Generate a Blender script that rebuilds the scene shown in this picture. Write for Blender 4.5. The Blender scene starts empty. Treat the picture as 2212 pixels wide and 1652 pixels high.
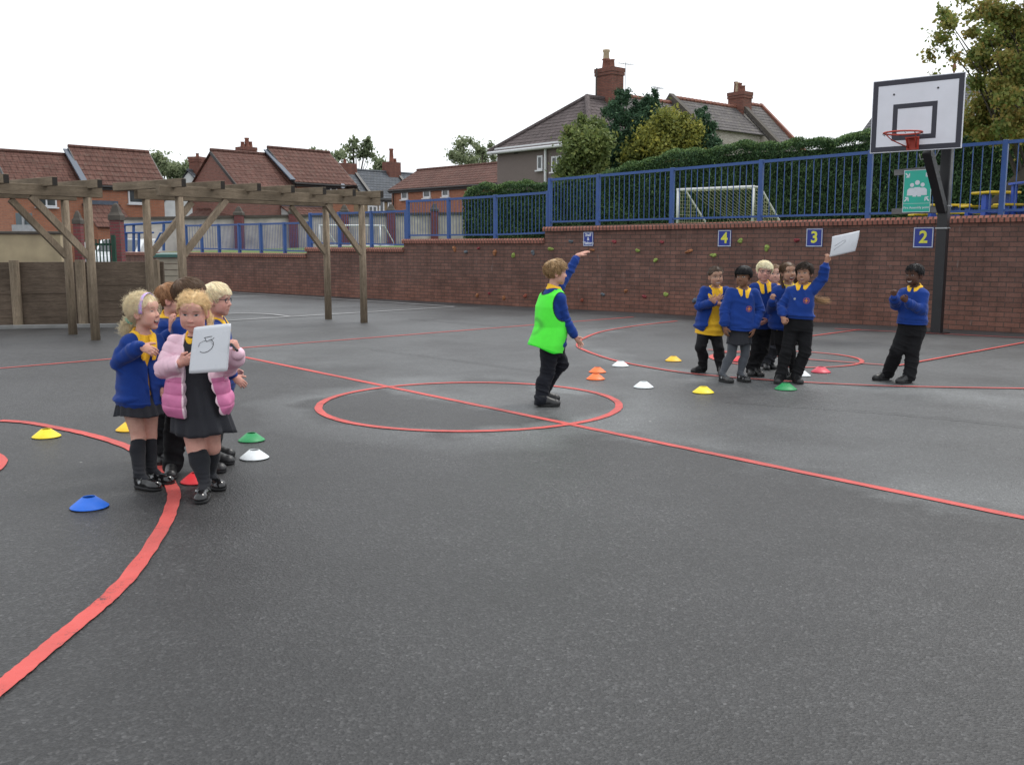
import bpy, bmesh, math, random
import numpy as np
from mathutils import Vector, Matrix
import openvdb as vdb
R = math.radians
S = bpy.context.scene
COL = S.collection

# ------------------------------------------------------------------ camera, sky, sun, exposure
FPX, CX, CY, YH, HC = 2100.0, 1106.0, 826.0, 530.0, 1.30
PITCH = math.atan((CY - YH) / FPX)
cam_d = bpy.data.cameras.new('camera')
cam_d.sensor_width = 36.0
cam_d.lens = 36.0 * FPX / 2212.0
cam_d.clip_end = 2000
cam = bpy.data.objects.new('camera', cam_d)
cam.location = (0, 0, HC)
cam.rotation_euler = (math.pi / 2 - PITCH, 0, 0)
COL.objects.link(cam)
S.camera = cam

W = bpy.data.worlds.new('World'); S.world = W; W.use_nodes = True
wn = W.node_tree.nodes; wl = W.node_tree.links
wn.clear()
SUN_EL, SUN_AZ = R(60), R(52)          # azimuth measured from straight ahead towards the right
sky = wn.new('ShaderNodeTexSky'); sky.sky_type = 'NISHITA'; sky.sun_disc = False
sky.sun_elevation = SUN_EL; sky.sun_rotation = SUN_AZ
sky.air_density = 1.0; sky.dust_density = 5.0; sky.ozone_density = 1.0
hs = wn.new('ShaderNodeHueSaturation'); hs.inputs['Saturation'].default_value = 0.12
# an even overcast layer of cloud in front of the blue
cl = wn.new('ShaderNodeMix'); cl.data_type = 'RGBA'; cl.inputs[0].default_value = 0.72
cl.inputs[7].default_value = (9.5, 9.85, 10.2, 1)
bg = wn.new('ShaderNodeBackground'); bg.inputs['Strength'].default_value = 0.115
ow = wn.new('ShaderNodeOutputWorld')
wl.new(sky.outputs[0], hs.inputs['Color']); wl.new(hs.outputs[0], cl.inputs[6])
wl.new(cl.outputs[2], bg.inputs['Color']); wl.new(bg.outputs[0], ow.inputs['Surface'])

sd = bpy.data.lights.new('sun', 'SUN'); sd.energy = 1.1; sd.angle = R(12); sd.color = (1.0, 0.96, 0.9)
sun = bpy.data.objects.new('sun', sd); COL.objects.link(sun)
_sv = Vector((math.sin(SUN_AZ) * math.cos(SUN_EL), math.cos(SUN_AZ) * math.cos(SUN_EL), math.sin(SUN_EL)))
sun.rotation_euler = _sv.to_track_quat('Z', 'Y').to_euler()
sun.location = _sv * 50

S.view_settings.view_transform = 'Standard'
try: S.view_settings.look = 'None'
except Exception: pass
S.view_settings.exposure = 0.47
S.view_settings.gamma = 1.0
S.view_settings.use_curve_mapping = False
S.render.engine = 'CYCLES'
S.cycles.max_bounces = 5
S.cycles.use_denoising = True

# ------------------------------------------------------------------ photo pixel -> point in the place
CAM = Vector((0, 0, HC))
_fw = Vector((0, math.cos(PITCH), -math.sin(PITCH))); _up = Vector((0, math.sin(PITCH), math.cos(PITCH)))
def ray(x, y):
    return Vector((1, 0, 0)) * ((x - CX) / FPX) + _fw + _up * ((CY - y) / FPX)
def gp(x, y, z=0.0):
    d = ray(x, y); t = (z - HC) / d.z
    return CAM + d * t
def wp(x, y, Y):
    d = ray(x, y); return CAM + d * (Y / d.y)
def pp(x, y, P, n):
    d = ray(x, y); t = (Vector(P) - CAM).dot(n) / d.dot(n)
    return CAM + d * t
_CR = {'1': (250, 660, 2.6644), '2': (1260, 580, 3.44), '3': (1700, 560, 3.3515), '4': (0, 340, 3.059),
       '5': (500, 320, 2.836), '6': (1200, 100, 3.16), '7': (1800, 0, 2.9105), '8': (1340, 540, 1.8131),
       'A': (0, 560, 3.456), 'B': (600, 480, 2.765), 'C': (760, 880, 2.4578), 'D': (0, 980, 1.7724), 'E': (1400, 760, 1.9069)}
def K(c, x, y):
    a, b, s = _CR[c]
    return ((a + x / s) * 0.8640625, (b + y / s) * 0.8640625)

# ------------------------------------------------------------------ helpers
def setp(o, label=None, cat=None, group=None, kind=None):
    if label: o['label'] = label
    if cat: o['category'] = cat
    if group: o['group'] = group
    if kind: o['kind'] = kind
    return o
def thing(name, label, cat, loc=(0, 0, 0), group=None):
    o = bpy.data.objects.new(name, None); COL.objects.link(o); o.location = loc
    o.empty_display_size = 0.1
    return setp(o, label, cat, group)

def box_uv(me):
    uvl = me.uv_layers.new(name='UVMap')
    n = len(me.polygons)
    co = np.empty(len(me.vertices) * 3, np.float32); me.vertices.foreach_get('co', co); co = co.reshape(-1, 3)
    li = np.empty(len(me.loops), np.int32); me.loops.foreach_get('vertex_index', li)
    no = np.empty(n * 3, np.float32); me.polygons.foreach_get('normal', no); no = no.reshape(-1, 3)
    lt = np.empty(n, np.int32); me.polygons.foreach_get('loop_total', lt)
    t = np.stack([-no[:, 1], no[:, 0], np.zeros(n)], 1)
    L = np.linalg.norm(t, axis=1)
    flat = L < 0.05
    t[flat] = (1, 0, 0); L[flat] = 1
    t /= L[:, None]
    b = np.cross(no, t)
    tl = np.repeat(t, lt, 0); bl = np.repeat(b, lt, 0); p = co[li]
    uv = np.stack([(p * tl).sum(1), (p * bl).sum(1)], 1).astype(np.float32)
    uvl.data.foreach_set('uv', uv.ravel())

class MB:
    def __init__(s): s.v = []; s.f = []
    def add(s, vs, fs):
        b = len(s.v); s.v += [tuple(p) for p in vs]; s.f += [tuple(i + b for i in q) for q in fs]
    def quad(s, a, b, c, d): s.add((a, b, c, d), ((0, 1, 2, 3),))
    def poly(s, pts): s.add(pts, (tuple(range(len(pts))),))
    def box(s, c, size, ax=None, ay=None, az=None):
        c = Vector(c); ax = Vector(ax or (1, 0, 0)); az = Vector(az or (0, 0, 1)); ay = Vector(ay) if ay else az.cross(ax)
        hx, hy, hz = [q / 2 for q in size]
        P = [c + ax * (i * hx) + ay * (j * hy) + az * (k * hz) for k in (-1, 1) for j in (-1, 1) for i in (-1, 1)]
        s.add(P, ((0, 2, 3, 1), (4, 5, 7, 6), (0, 1, 5, 4), (2, 6, 7, 3), (0, 4, 6, 2), (1, 3, 7, 5)))
    def beam(s, a, b, w, h, up=(0, 0, 1)):
        a = Vector(a); b = Vector(b); ax = (b - a); L = ax.length; ax /= L
        ay = Vector(up).cross(ax).normalized(); az = ax.cross(ay)
        s.box((a + b) / 2, (L, w, h), ax, ay, az)
    def prism(s, pts, ext):
        ext = Vector(ext); n = len(pts); P = [Vector(p) for p in pts]; Q = [p + ext for p in P]
        nn = Vector((0, 0, 0))
        for i in range(n): nn += P[i].cross(P[(i + 1) % n])
        if nn.dot(ext) > 0: P.reverse(); Q.reverse()
        s.add(P + Q, [tuple(range(n)), tuple(range(2 * n - 1, n - 1, -1))] + [(i, i + n, (i + 1) % n + n, (i + 1) % n) for i in range(n)])
    def tube(s, path, r, n=8, cap=True):
        path = [Vector(p) for p in path]; m = len(path)
        rr = r if hasattr(r, '__len__') else [r] * m
        b = len(s.v); up = None
        for i, p in enumerate(path):
            t = (path[min(i + 1, m - 1)] - path[max(i - 1, 0)]).normalized()
            if up is None: up = t.orthogonal().normalized()
            up = (up - t * up.dot(t)).normalized(); sd_ = t.cross(up)
            for k in range(n):
                a = 2 * math.pi * k / n
                s.v.append(tuple(p + (up * math.cos(a) + sd_ * math.sin(a)) * rr[i]))
        for i in range(m - 1):
            for k in range(n):
                k2 = (k + 1) % n
                s.f.append((b + i * n + k, b + i * n + k2, b + (i + 1) * n + k2, b + (i + 1) * n + k))
        if cap:
            s.f.append(tuple(b + k for k in range(n - 1, -1, -1)))
            s.f.append(tuple(b + (m - 1) * n + k for k in range(n)))
    def lathe(s, prof, c=(0, 0, 0), n=24, close=True):
        c = Vector(c); b = len(s.v)
        for (r, z) in prof:
            for k in range(n):
                a = 2 * math.pi * k / n
                s.v.append((c.x + r * math.cos(a), c.y + r * math.sin(a), c.z + z))
        for i in range(len(prof) - 1):
            for k in range(n):
                k2 = (k + 1) % n
                s.f.append((b + i * n + k, b + i * n + k2, b + (i + 1) * n + k2, b + (i + 1) * n + k))
    def ell(s, c, r, ax=None, n=12, m=8):
        c = Vector(c); M = ax or Matrix.Identity(3); b = len(s.v)
        for i in range(m + 1):
            th = math.pi * i / m
            for k in range(n):
                a = 2 * math.pi * k / n
                q = Vector((r[0] * math.sin(th) * math.cos(a), r[1] * math.sin(th) * math.sin(a), r[2] * math.cos(th)))
                s.v.append(tuple(c + M @ q))
        for i in range(m):
            for k in range(n):
                k2 = (k + 1) % n
                s.f.append((b + i * n + k, b + (i + 1) * n + k, b + (i + 1) * n + k2, b + i * n + k2))
    def build(s, name, m, parent=None, loc=None, smooth=False, uv=False, bevel=0.0):
        o_ = Vector(loc) if loc is not None else (parent.matrix_world.translation.copy() if False else (world_loc(parent) if parent else Vector((0, 0, 0))))
        me = bpy.data.meshes.new(name)
        me.from_pydata([(p[0] - o_.x, p[1] - o_.y, p[2] - o_.z) for p in s.v], [], s.f)
        me.update()
        if bevel > 0:
            bm = bmesh.new(); bm.from_mesh(me)
            bmesh.ops.remove_doubles(bm, verts=bm.verts, dist=1e-5)
            bmesh.ops.bevel(bm, geom=[e for e in bm.edges if len(e.link_faces) == 2 and e.calc_face_angle(0) > 0.5], offset=bevel, segments=2, affect='EDGES', profile=0.5)
            bm.to_mesh(me); bm.free()
        return finish(me, name, m, parent, o_ if not parent else Vector((0, 0, 0)), smooth, uv)
def world_loc(o):
    p = Vector((0, 0, 0))
    while o is not None: p += o.location; o = o.parent
    return p
def finish(me, name, m, parent, loc, smooth, uv):
    me.name = name
    if uv: box_uv(me)
    if smooth: me.polygons.foreach_set('use_smooth', [True] * len(me.polygons))
    for mm in (m if isinstance(m, (list, tuple)) else [m]): me.materials.append(mm)
    o = bpy.data.objects.new(name, me); COL.objects.link(o)
    o.location = loc
    if parent: o.parent = parent
    return o
def np_mesh(name, V, F, m, parent=None, loc=(0, 0, 0), smooth=True, col=None, mi=None):
    """V (n,3), F (k,3|4) arrays in world coordinates -> one object"""
    o_ = world_loc(parent) if parent else Vector(loc)
    V = np.asarray(V, np.float32) - np.array(o_, np.float32)
    F = np.asarray(F, np.int32)
    me = bpy.data.meshes.new(name)
    me.vertices.add(len(V)); me.vertices.foreach_set('co', V.ravel())
    k = F.shape[1]
    me.loops.add(F.size); me.loops.foreach_set('vertex_index', F.ravel())
    me.polygons.add(len(F))
    me.polygons.foreach_set('loop_start', np.arange(len(F), dtype=np.int32) * k)
    try: me.polygons.foreach_set('loop_total', np.full(len(F), k, np.int32))
    except Exception: pass
    if mi is not None: me.polygons.foreach_set('material_index', np.asarray(mi, np.int32))
    me.update(calc_edges=True)
    if col is not None:
        a = me.color_attributes.new('Col', 'FLOAT_COLOR', 'POINT')
        c4 = np.ones((len(V), 4), np.float32); c4[:, :3] = col
        a.data.foreach_set('color', c4.ravel())
    return finish(me, name, m, parent, Vector(loc) if not parent else Vector((0, 0, 0)), smooth, False)

# ------------------------------------------------------------------ materials
def srgb(r, g, b):
    return tuple(((c / 255 / 12.92) if c / 255 <= 0.04045 else ((c / 255 + 0.055) / 1.055) ** 2.4) for c in (r, g, b))
class NT:
    def __init__(s, name):
        s.m = bpy.data.materials.new(name); s.m.use_nodes = True
        s.t = s.m.node_tree; s.n = s.t.nodes; s.b = s.n['Principled BSDF']
    def new(s, t, **kw):
        q = s.n.new(t)
        for k, v in kw.items(): setattr(q, k, v)
        return q
    def link(s, a, b): s.t.links.new(a, b)
    def coord(s, kind='Object', scale=(1, 1, 1), rot=(0, 0, 0)):
        c = s.new('ShaderNodeTexCoord'); mp = s.new('ShaderNodeMapping')
        mp.inputs['Scale'].default_value = scale; mp.inputs['Rotation'].default_value = rot
        s.link(c.outputs[kind], mp.inputs[0]); return mp.outputs[0]
    def noise(s, vec, scale, detail=3, rough=0.55, dist=0.0):
        q = s.new('ShaderNodeTexNoise'); q.inputs['Scale'].default_value = scale; q.inputs['Detail'].default_value = detail
        q.inputs['Roughness'].default_value = rough; q.inputs['Distortion'].default_value = dist
        if vec is not None: s.link(vec, q.inputs['Vector'])
        return q.outputs['Fac']
    def ramp(s, fac, stops):
        q = s.new('ShaderNodeValToRGB'); e = q.color_ramp.elements
        while len(e) < len(stops): e.new(0.5)
        for k, (p, c) in enumerate(stops):
            e[k].position = p; e[k].color = (c if len(c) == 4 else (*c, 1)) if hasattr(c, '__len__') else (c, c, c, 1)
        s.link(fac, q.inputs[0]); return q.outputs[0]
    def mix(s, fac, a, b, mode='MIX'):
        q = s.new('ShaderNodeMix', data_type='RGBA', blend_type=mode)
        for sk, v in ((q.inputs[0], fac), (q.inputs[6], a), (q.inputs[7], b)):
            if isinstance(v, bpy.types.NodeSocket): s.link(v, sk)
            elif hasattr(v, '__len__'): sk.default_value = (*v[:3], 1)
            else: sk.default_value = v
        return q.outputs[2]
    def math(s, op, a, b=0.5, c=None, clamp=False):
        q = s.new('ShaderNodeMath', operation=op, use_clamp=clamp)
        for sk, v in zip(q.inputs, (a, b, c)):
            if v is None: continue
            if isinstance(v, bpy.types.NodeSocket): s.link(v, sk)
            else: sk.default_value = v
        return q.outputs[0]
    def bump(s, h, strength=0.3, dist=0.01, prev=None):
        q = s.new('ShaderNodeBump'); q.inputs['Strength'].default_value = strength; q.inputs['Distance'].default_value = dist
        s.link(h, q.inputs['Height'])
        if prev is not None: s.link(prev, q.inputs['Normal'])
        return q.outputs[0]
    def out(s, col=None, rough=None, nor=None, spec=None, metal=None):
        for k, v in (('Base Color', col), ('Roughness', rough), ('Normal', nor), ('Specular IOR Level', spec), ('Metallic', metal)):
            if v is None: continue
            if isinstance(v, bpy.types.NodeSocket): s.link(v, s.b.inputs[k])
            elif hasattr(v, '__len__'): s.b.inputs[k].default_value = (*v[:3], 1)
            else: s.b.inputs[k].default_value = v
        return s.m
def simple(name, col, rough=0.6, var=0.12, scale=8.0, bump=0.0, bscale=60.0, metal=0.0, spec=None):
    t = NT(name); v = t.coord()
    a = t.noise(v, scale, 4)
    c = t.ramp(a, [(0.3, tuple(x * (1 - var) for x in col)), (0.7, tuple(min(1, x * (1 + var)) for x in col))])
    nor = t.bump(t.noise(v, bscale, 3), bump, 0.004) if bump else None
    r = t.ramp(a, [(0.3, max(0, rough - 0.06)), (0.7, min(1, rough + 0.06))])
    return t.out(c, r, nor, spec, metal)
# ------------------------------------------------------------------ surface materials of the place
def asphalt_mat():
    t = NT('asphalt'); v = t.coord()
    big = t.noise(v, 0.30, 5, 0.6); mid = t.noise(v, 1.6, 5, 0.65); fine = t.noise(v, 88, 4, 0.75)
    vo = t.new('ShaderNodeTexVoronoi'); vo.inputs['Scale'].default_value = 108; t.link(v, vo.inputs['Vector'])
    peb = t.ramp(vo.outputs['Color'], [(0.0, 0.010), (0.45, 0.034), (0.75, 0.080), (0.92, 0.16), (1.0, 0.29)])
    base = t.mix(0.42, peb, t.ramp(fine, [(0.30, (0.016, 0.016, 0.018)), (0.5, (0.042, 0.042, 0.045)), (0.72, (0.088, 0.087, 0.088))]))
    base = t.mix(1.0, base, (0.55, 0.55, 0.556), 'MULTIPLY')
    patch = t.ramp(t.math('ADD', t.math('MULTIPLY', big, 0.6), t.math('MULTIPLY', mid, 0.4)), [(0.34, 0.50), (0.5, 0.95), (0.62, 1.50)])
    base = t.mix(1.0, base, patch, 'MULTIPLY')
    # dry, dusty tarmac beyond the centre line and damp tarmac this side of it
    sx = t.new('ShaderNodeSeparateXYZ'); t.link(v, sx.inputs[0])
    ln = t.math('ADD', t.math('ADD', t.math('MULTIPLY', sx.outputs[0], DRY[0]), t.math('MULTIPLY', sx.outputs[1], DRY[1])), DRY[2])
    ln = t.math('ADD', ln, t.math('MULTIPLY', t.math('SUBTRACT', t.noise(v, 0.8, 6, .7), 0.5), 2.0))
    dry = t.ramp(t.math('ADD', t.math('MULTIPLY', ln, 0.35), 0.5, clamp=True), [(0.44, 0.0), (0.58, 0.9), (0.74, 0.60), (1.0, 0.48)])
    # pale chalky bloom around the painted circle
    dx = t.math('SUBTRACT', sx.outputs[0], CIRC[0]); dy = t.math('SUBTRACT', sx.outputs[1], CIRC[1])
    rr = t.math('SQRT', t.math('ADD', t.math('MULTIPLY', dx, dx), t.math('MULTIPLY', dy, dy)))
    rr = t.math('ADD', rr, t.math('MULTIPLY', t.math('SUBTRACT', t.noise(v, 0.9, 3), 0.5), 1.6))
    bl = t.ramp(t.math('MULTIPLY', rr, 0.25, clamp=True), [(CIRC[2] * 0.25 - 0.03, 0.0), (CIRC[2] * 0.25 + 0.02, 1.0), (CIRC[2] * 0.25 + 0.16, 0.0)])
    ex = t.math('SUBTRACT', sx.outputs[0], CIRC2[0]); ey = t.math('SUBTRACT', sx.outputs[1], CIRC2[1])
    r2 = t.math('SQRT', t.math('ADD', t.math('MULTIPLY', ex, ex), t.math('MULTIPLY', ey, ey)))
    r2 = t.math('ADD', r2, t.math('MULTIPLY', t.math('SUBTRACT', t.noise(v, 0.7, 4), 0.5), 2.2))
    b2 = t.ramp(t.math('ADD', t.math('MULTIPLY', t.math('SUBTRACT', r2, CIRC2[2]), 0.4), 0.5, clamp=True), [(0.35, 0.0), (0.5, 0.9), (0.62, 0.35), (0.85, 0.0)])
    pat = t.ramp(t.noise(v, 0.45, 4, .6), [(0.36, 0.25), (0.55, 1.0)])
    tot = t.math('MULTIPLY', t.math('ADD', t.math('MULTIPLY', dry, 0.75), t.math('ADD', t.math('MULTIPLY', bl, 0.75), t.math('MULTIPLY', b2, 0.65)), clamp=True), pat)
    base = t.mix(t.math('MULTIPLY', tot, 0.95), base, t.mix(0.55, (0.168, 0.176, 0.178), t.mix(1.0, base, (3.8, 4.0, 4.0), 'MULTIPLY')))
    v2 = t.new('ShaderNodeTexVoronoi'); v2.inputs['Scale'].default_value = 1.3; t.link(v, v2.inputs['Vector'])
    base = t.mix(t.ramp(v2.outputs['Distance'], [(0.010, 0.85), (0.017, 0.0)]), base, (0.38, 0.38, 0.36))
    rough = t.ramp(t.math('ADD', t.math('MULTIPLY', fine, 0.3), t.math('MULTIPLY', mid, 0.5)), [(0.2, 0.44), (0.6, 0.62)])
    nor = t.bump(t.math('ADD', fine, vo.outputs['Distance']), 0.55, 0.005)
    return t.out(base, rough, nor, 0.5)

def paint_mat(name, col):
    t = NT(name); v = t.coord()
    fine = t.noise(v, 90, 4, 0.7); wear = t.noise(v, 5.0, 5, 0.7)
    w = t.ramp(t.math('ADD', t.math('MULTIPLY', fine, 0.55), t.math('MULTIPLY', wear, 0.5)), [(0.37, 0.0), (0.46, 1.0)])
    c = t.mix(t.ramp(wear, [(0.3, 0.0), (0.75, 0.35)]), col, tuple(min(1, x * 1.25 + 0.06) for x in col))
    fade = t.ramp(t.noise(v, 1.1, 4, .65), [(0.38, 0.75), (0.6, 1.0)])
    base = t.mix(t.math('MULTIPLY', w, fade), (0.05, 0.045, 0.045), c)
    return t.out(base, 0.62, t.bump(fine, 0.5, 0.004), 0.35)

def brick_mat(name, c1, c2, mortar, bw=0.225, rh=0.075, ms=0.010, ang=0.0, dirt=0.5, bloom=0.0):
    t = NT(name); v = t.coord('UV')
    b = t.new('ShaderNodeTexBrick'); t.link(v, b.inputs['Vector'])
    b.inputs['Scale'].default_value = 1.0; b.inputs['Brick Width'].default_value = bw; b.inputs['Row Height'].default_value = rh
    b.inputs['Mortar Size'].default_value = ms; b.inputs['Mortar Smooth'].default_value = 0.3; b.inputs['Bias'].default_value = 0.0
    b.inputs['Color1'].default_value = (*c1, 1); b.inputs['Color2'].default_value = (*c2, 1); b.inputs['Mortar'].default_value = (*mortar, 1)
    big = t.noise(v, 0.8, 5, 0.6); fine = t.noise(v, 45, 4, 0.7)
    streak = t.noise(t.coord('UV', (3.0, 0.35, 1)), 2.0, 4, 0.6)
    c = t.mix(1.0, b.outputs['Color'], t.ramp(fine, [(0.25, 0.72), (0.75, 1.25)]), 'MULTIPLY')
    c = t.mix(1.0, c, t.ramp(t.math('ADD', t.math('MULTIPLY', big, 0.5), t.math('MULTIPLY', streak, 0.5)), [(0.3, 1 - 0.5 * dirt), (0.65, 1 + 0.25 * dirt)]), 'MULTIPLY')
    if bloom:
        cell = t.new('ShaderNodeTexWhiteNoise', noise_dimensions='2D'); sx = t.new('ShaderNodeSeparateXYZ'); t.link(v, sx.inputs[0]); cx = t.new('ShaderNodeCombineXYZ')
        row = t.math('FLOOR', t.math('DIVIDE', sx.outputs[1], rh)); off = t.math('MULTIPLY', t.math('MODULO', row, 2.0), 0.5)
        t.link(t.math('FLOOR', t.math('ADD', t.math('DIVIDE', sx.outputs[0], bw), off)), cx.inputs[0]); t.link(row, cx.inputs[1]); t.link(cx.outputs[0], cell.inputs['Vector'])
        c = t.mix(1.0, c, t.ramp(cell.outputs['Value'], [(0.0, 0.84), (0.3, 0.97), (0.8, 1.04), (1.0, 1.14)]), 'MULTIPLY')
        st = t.noise(t.coord('UV', (2.6, 0.55, 1)), 3.1, 5, .7)
        c = t.mix(t.math('MULTIPLY', t.ramp(st, [(0.63, 0.0), (0.74, 1.0)]), bloom), c, (0.26, 0.23, 0.215))
        low = t.ramp(t.math('ADD', sx.outputs[1], t.math('MULTIPLY', big, 0.6)), [(0.45, 0.4), (1.15, 0.0)])
        c = t.mix(low, c, t.mix(1.0, c, (1.35, 1.02, 0.86), 'MULTIPLY'))
    nor = t.bump(t.math('SUBTRACT', t.math('MULTIPLY', fine, 0.3), b.outputs['Fac']), 0.6, 0.006)
    return t.out(c, 0.85, nor, 0.3)

def wood_mat(name, c_dark, c_light, vert=False):
    t = NT(name)
    v = t.coord('UV', (1.2, 14, 1) if not vert else (14, 1.2, 1))
    a = t.noise(v, 2.5, 6, 0.65, 1.2); b = t.noise(t.coord('UV', (1, 1, 1)), 1.7, 4, 0.6); k = t.noise(t.coord('UV', (5, 60, 1) if not vert else (60, 5, 1)), 3, 4, 0.7)
    c = t.mix(t.ramp(a, [(0.25, 0.1), (0.75, 0.9)]), c_dark, c_light)
    c = t.mix(1.0, c, t.ramp(b, [(0.3, 0.62), (0.7, 1.25)]), 'MULTIPLY')
    c = t.mix(1.0, c, t.ramp(k, [(0.36, 0.72), (0.52, 1.05)]), 'MULTIPLY')
    return t.out(c, 0.82, t.bump(t.math('ADD', a, k), 0.5, 0.005), 0.25)

def painted_metal(name, col, rough=0.42):
    t = NT(name); v = t.coord()
    a = t.noise(v, 3.0, 5, 0.6); chip = t.noise(v, 22, 5, 0.7)
    c = t.mix(t.ramp(a, [(0.3, 0.0), (0.7, 1.0)]), tuple(x * 0.8 for x in col), tuple(min(1, x * 1.12) for x in col))
    c = t.mix(t.ramp(chip, [(0.70, 0.0), (0.74, 0.8)]), c, (0.20, 0.18, 0.17))
    return t.out(c, t.ramp(a, [(0.3, rough - 0.08), (0.7, rough + 0.12)]), t.bump(chip, 0.12, 0.003))

def tile_mat(name, col, rows=0.34, wave=0.26, moss=0.0, bumpy=0.5):
    t = NT(name); v = t.coord('UV')
    sx = t.new('ShaderNodeSeparateXYZ'); t.link(v, sx.inputs[0])
    b = t.new('ShaderNodeTexBrick'); t.link(v, b.inputs['Vector'])
    b.inputs['Scale'].default_value = 1.0; b.inputs['Brick Width'].default_value = wave; b.inputs['Row Height'].default_value = rows
    b.inputs['Mortar Size'].default_value = 0.012; b.offset = 0.5
    b.inputs['Color1'].default_value = (*[x * 0.88 for x in col], 1); b.inputs['Color2'].default_value = (*[x * 1.1 for x in col], 1)
    b.inputs['Mortar'].default_value = (*[x * 0.35 for x in col], 1)
    n = t.noise(v, 0.6, 5, 0.6); f = t.noise(v, 14, 4, 0.7)
    c = t.mix(1.0, b.outputs['Color'], t.ramp(n, [(0.3, 0.75), (0.7, 1.2)]), 'MULTIPLY')
    c = t.mix(1.0, c, t.ramp(f, [(0.3, 0.82), (0.7, 1.15)]), 'MULTIPLY')
    if moss: c = t.mix(t.math('MULTIPLY', t.ramp(t.noise(v, 3.2, 5, 0.7), [(0.54, 0.0), (0.66, 1.0)]), moss), c, (0.17, 0.16, 0.13))
    wv = t.math('SINE', t.math('MULTIPLY', sx.outputs[0], 2 * math.pi / wave))
    nor = t.bump(t.math('ADD', t.math('MULTIPLY', wv, bumpy), f), 0.6, 0.03)
    return t.out(c, 0.88, nor, 0.25)

def grass_mat():
    t = NT('grass'); v = t.coord()
    a = t.noise(v, 60, 4, 0.7); b = t.noise(v, 0.7, 4)
    c = t.mix(t.ramp(a, [(0.3, 0.0), (0.7, 1.0)]), (0.035, 0.075, 0.014), (0.13, 0.20, 0.04))
    c = t.mix(t.ramp(b, [(0.4, 0.0), (0.75, 0.5)]), c, (0.16, 0.17, 0.06))
    return t.out(c, 0.9, t.bump(a, 1.0, 0.03))

def leaf_mat(name, cols, rough=0.6, trans=0.25):
    """colour per leaf from the attribute Col (its red channel picks along the ramp)"""
    t = NT(name); at = t.new('ShaderNodeAttribute', attribute_name='Col')
    sp = t.new('ShaderNodeSeparateColor'); t.link(at.outputs['Color'], sp.inputs[0])
    n = len(cols)
    c = t.ramp(sp.outputs[0], [(k / (n - 1), q) for k, q in enumerate(cols)])
    t.out(c, rough, None, 0.3)
    if trans:
        tr = t.new('ShaderNodeBsdfTranslucent'); t.link(c, tr.inputs['Color'])
        mx = t.new('ShaderNodeMixShader'); mx.inputs[0].default_value = trans
        o = t.n['Material Output']
        t.link(t.b.outputs[0], mx.inputs[1]); t.link(tr.outputs[0], mx.inputs[2]); t.link(mx.outputs[0], o.inputs[0])
    return t.m

# ------------------------------------------------------------------ painted circle: fit on the ground
def fit_circle(pts):
    A = np.array([[2 * p.x, 2 * p.y, 1] for p in pts]); b = np.array([p.x ** 2 + p.y ** 2 for p in pts])
    s = np.linalg.lstsq(A, b, rcond=None)[0]
    return s[0], s[1], math.sqrt(s[2] + s[0] ** 2 + s[1] ** 2)
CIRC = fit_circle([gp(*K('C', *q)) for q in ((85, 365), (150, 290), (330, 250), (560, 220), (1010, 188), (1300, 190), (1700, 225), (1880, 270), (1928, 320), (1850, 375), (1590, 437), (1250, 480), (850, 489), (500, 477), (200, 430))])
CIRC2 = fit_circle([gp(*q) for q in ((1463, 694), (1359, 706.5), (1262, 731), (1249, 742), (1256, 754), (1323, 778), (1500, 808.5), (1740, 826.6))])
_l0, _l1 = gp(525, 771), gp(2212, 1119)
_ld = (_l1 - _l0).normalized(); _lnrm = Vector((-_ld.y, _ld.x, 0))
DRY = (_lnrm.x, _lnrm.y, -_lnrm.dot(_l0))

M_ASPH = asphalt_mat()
M_RED = paint_mat('red_line_paint', (0.50, 0.068, 0.058)); M_WHITEL = paint_mat('white_line_paint', (0.34, 0.34, 0.34))

# ground: one sheet, denser near the camera is not needed (flat)
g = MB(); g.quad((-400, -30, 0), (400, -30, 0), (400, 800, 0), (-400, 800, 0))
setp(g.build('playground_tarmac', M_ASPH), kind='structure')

def catmull(pts, n=10):
    P = [pts[0] * 2 - pts[1]] + list(pts) + [pts[-1] * 2 - pts[-2]]; o = []
    for i in range(1, len(P) - 2):
        for k in range(n):
            t = k / n; a, b, c, d = P[i - 1], P[i], P[i + 1], P[i + 2]
            o.append(0.5 * ((2 * b) + (c - a) * t + (2 * a - 5 * b + 4 * c - d) * t * t + (3 * b - a - 3 * c + d) * t ** 3))
    o.append(P[-2]); return o
_lz = [0.004]
def stripe(name, pts, w, m, closed=False, z=None):
    z = _lz[0] if z is None else z; rnd = random.Random(len(pts)); s = MB(); n = len(pts); L = []
    for i, p in enumerate(pts):
        a = pts[(i - 1) % n] if closed else pts[max(i - 1, 0)]; b = pts[(i + 1) % n] if closed else pts[min(i + 1, n - 1)]
        t = Vector((b.x - a.x, b.y - a.y, 0)).normalized(); q = Vector((-t.y, t.x, 0))
        j1, j2 = rnd.uniform(-.05, .05), rnd.uniform(-.05, .05)
        L.append((Vector((p.x, p.y, z)) + q * w * (0.5 + j1), Vector((p.x, p.y, z)) - q * w * (0.5 + j2)))
    for i in range(n if closed else n - 1):
        a, b = L[i], L[(i + 1) % n]; s.quad(a[1], b[1], b[0], a[0])
    _lz[0] += 0.0007
    return setp(s.build(name, m), kind='structure')
def seg(a, b, n=40): return [a.lerp(b, k / n) for k in range(n + 1)]
LW = 0.062
stripe('red_court_line', seg(gp(525, 771), gp(525, 771) + (gp(2212, 1119) - gp(525, 771)) * 1.25, 90), LW, M_RED)
stripe('red_court_line', seg(gp(-120, 806), gp(545, 750), 60) + seg(gp(550, 749.6), gp(1368, 685), 60), 0.055, M_RED)
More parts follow.
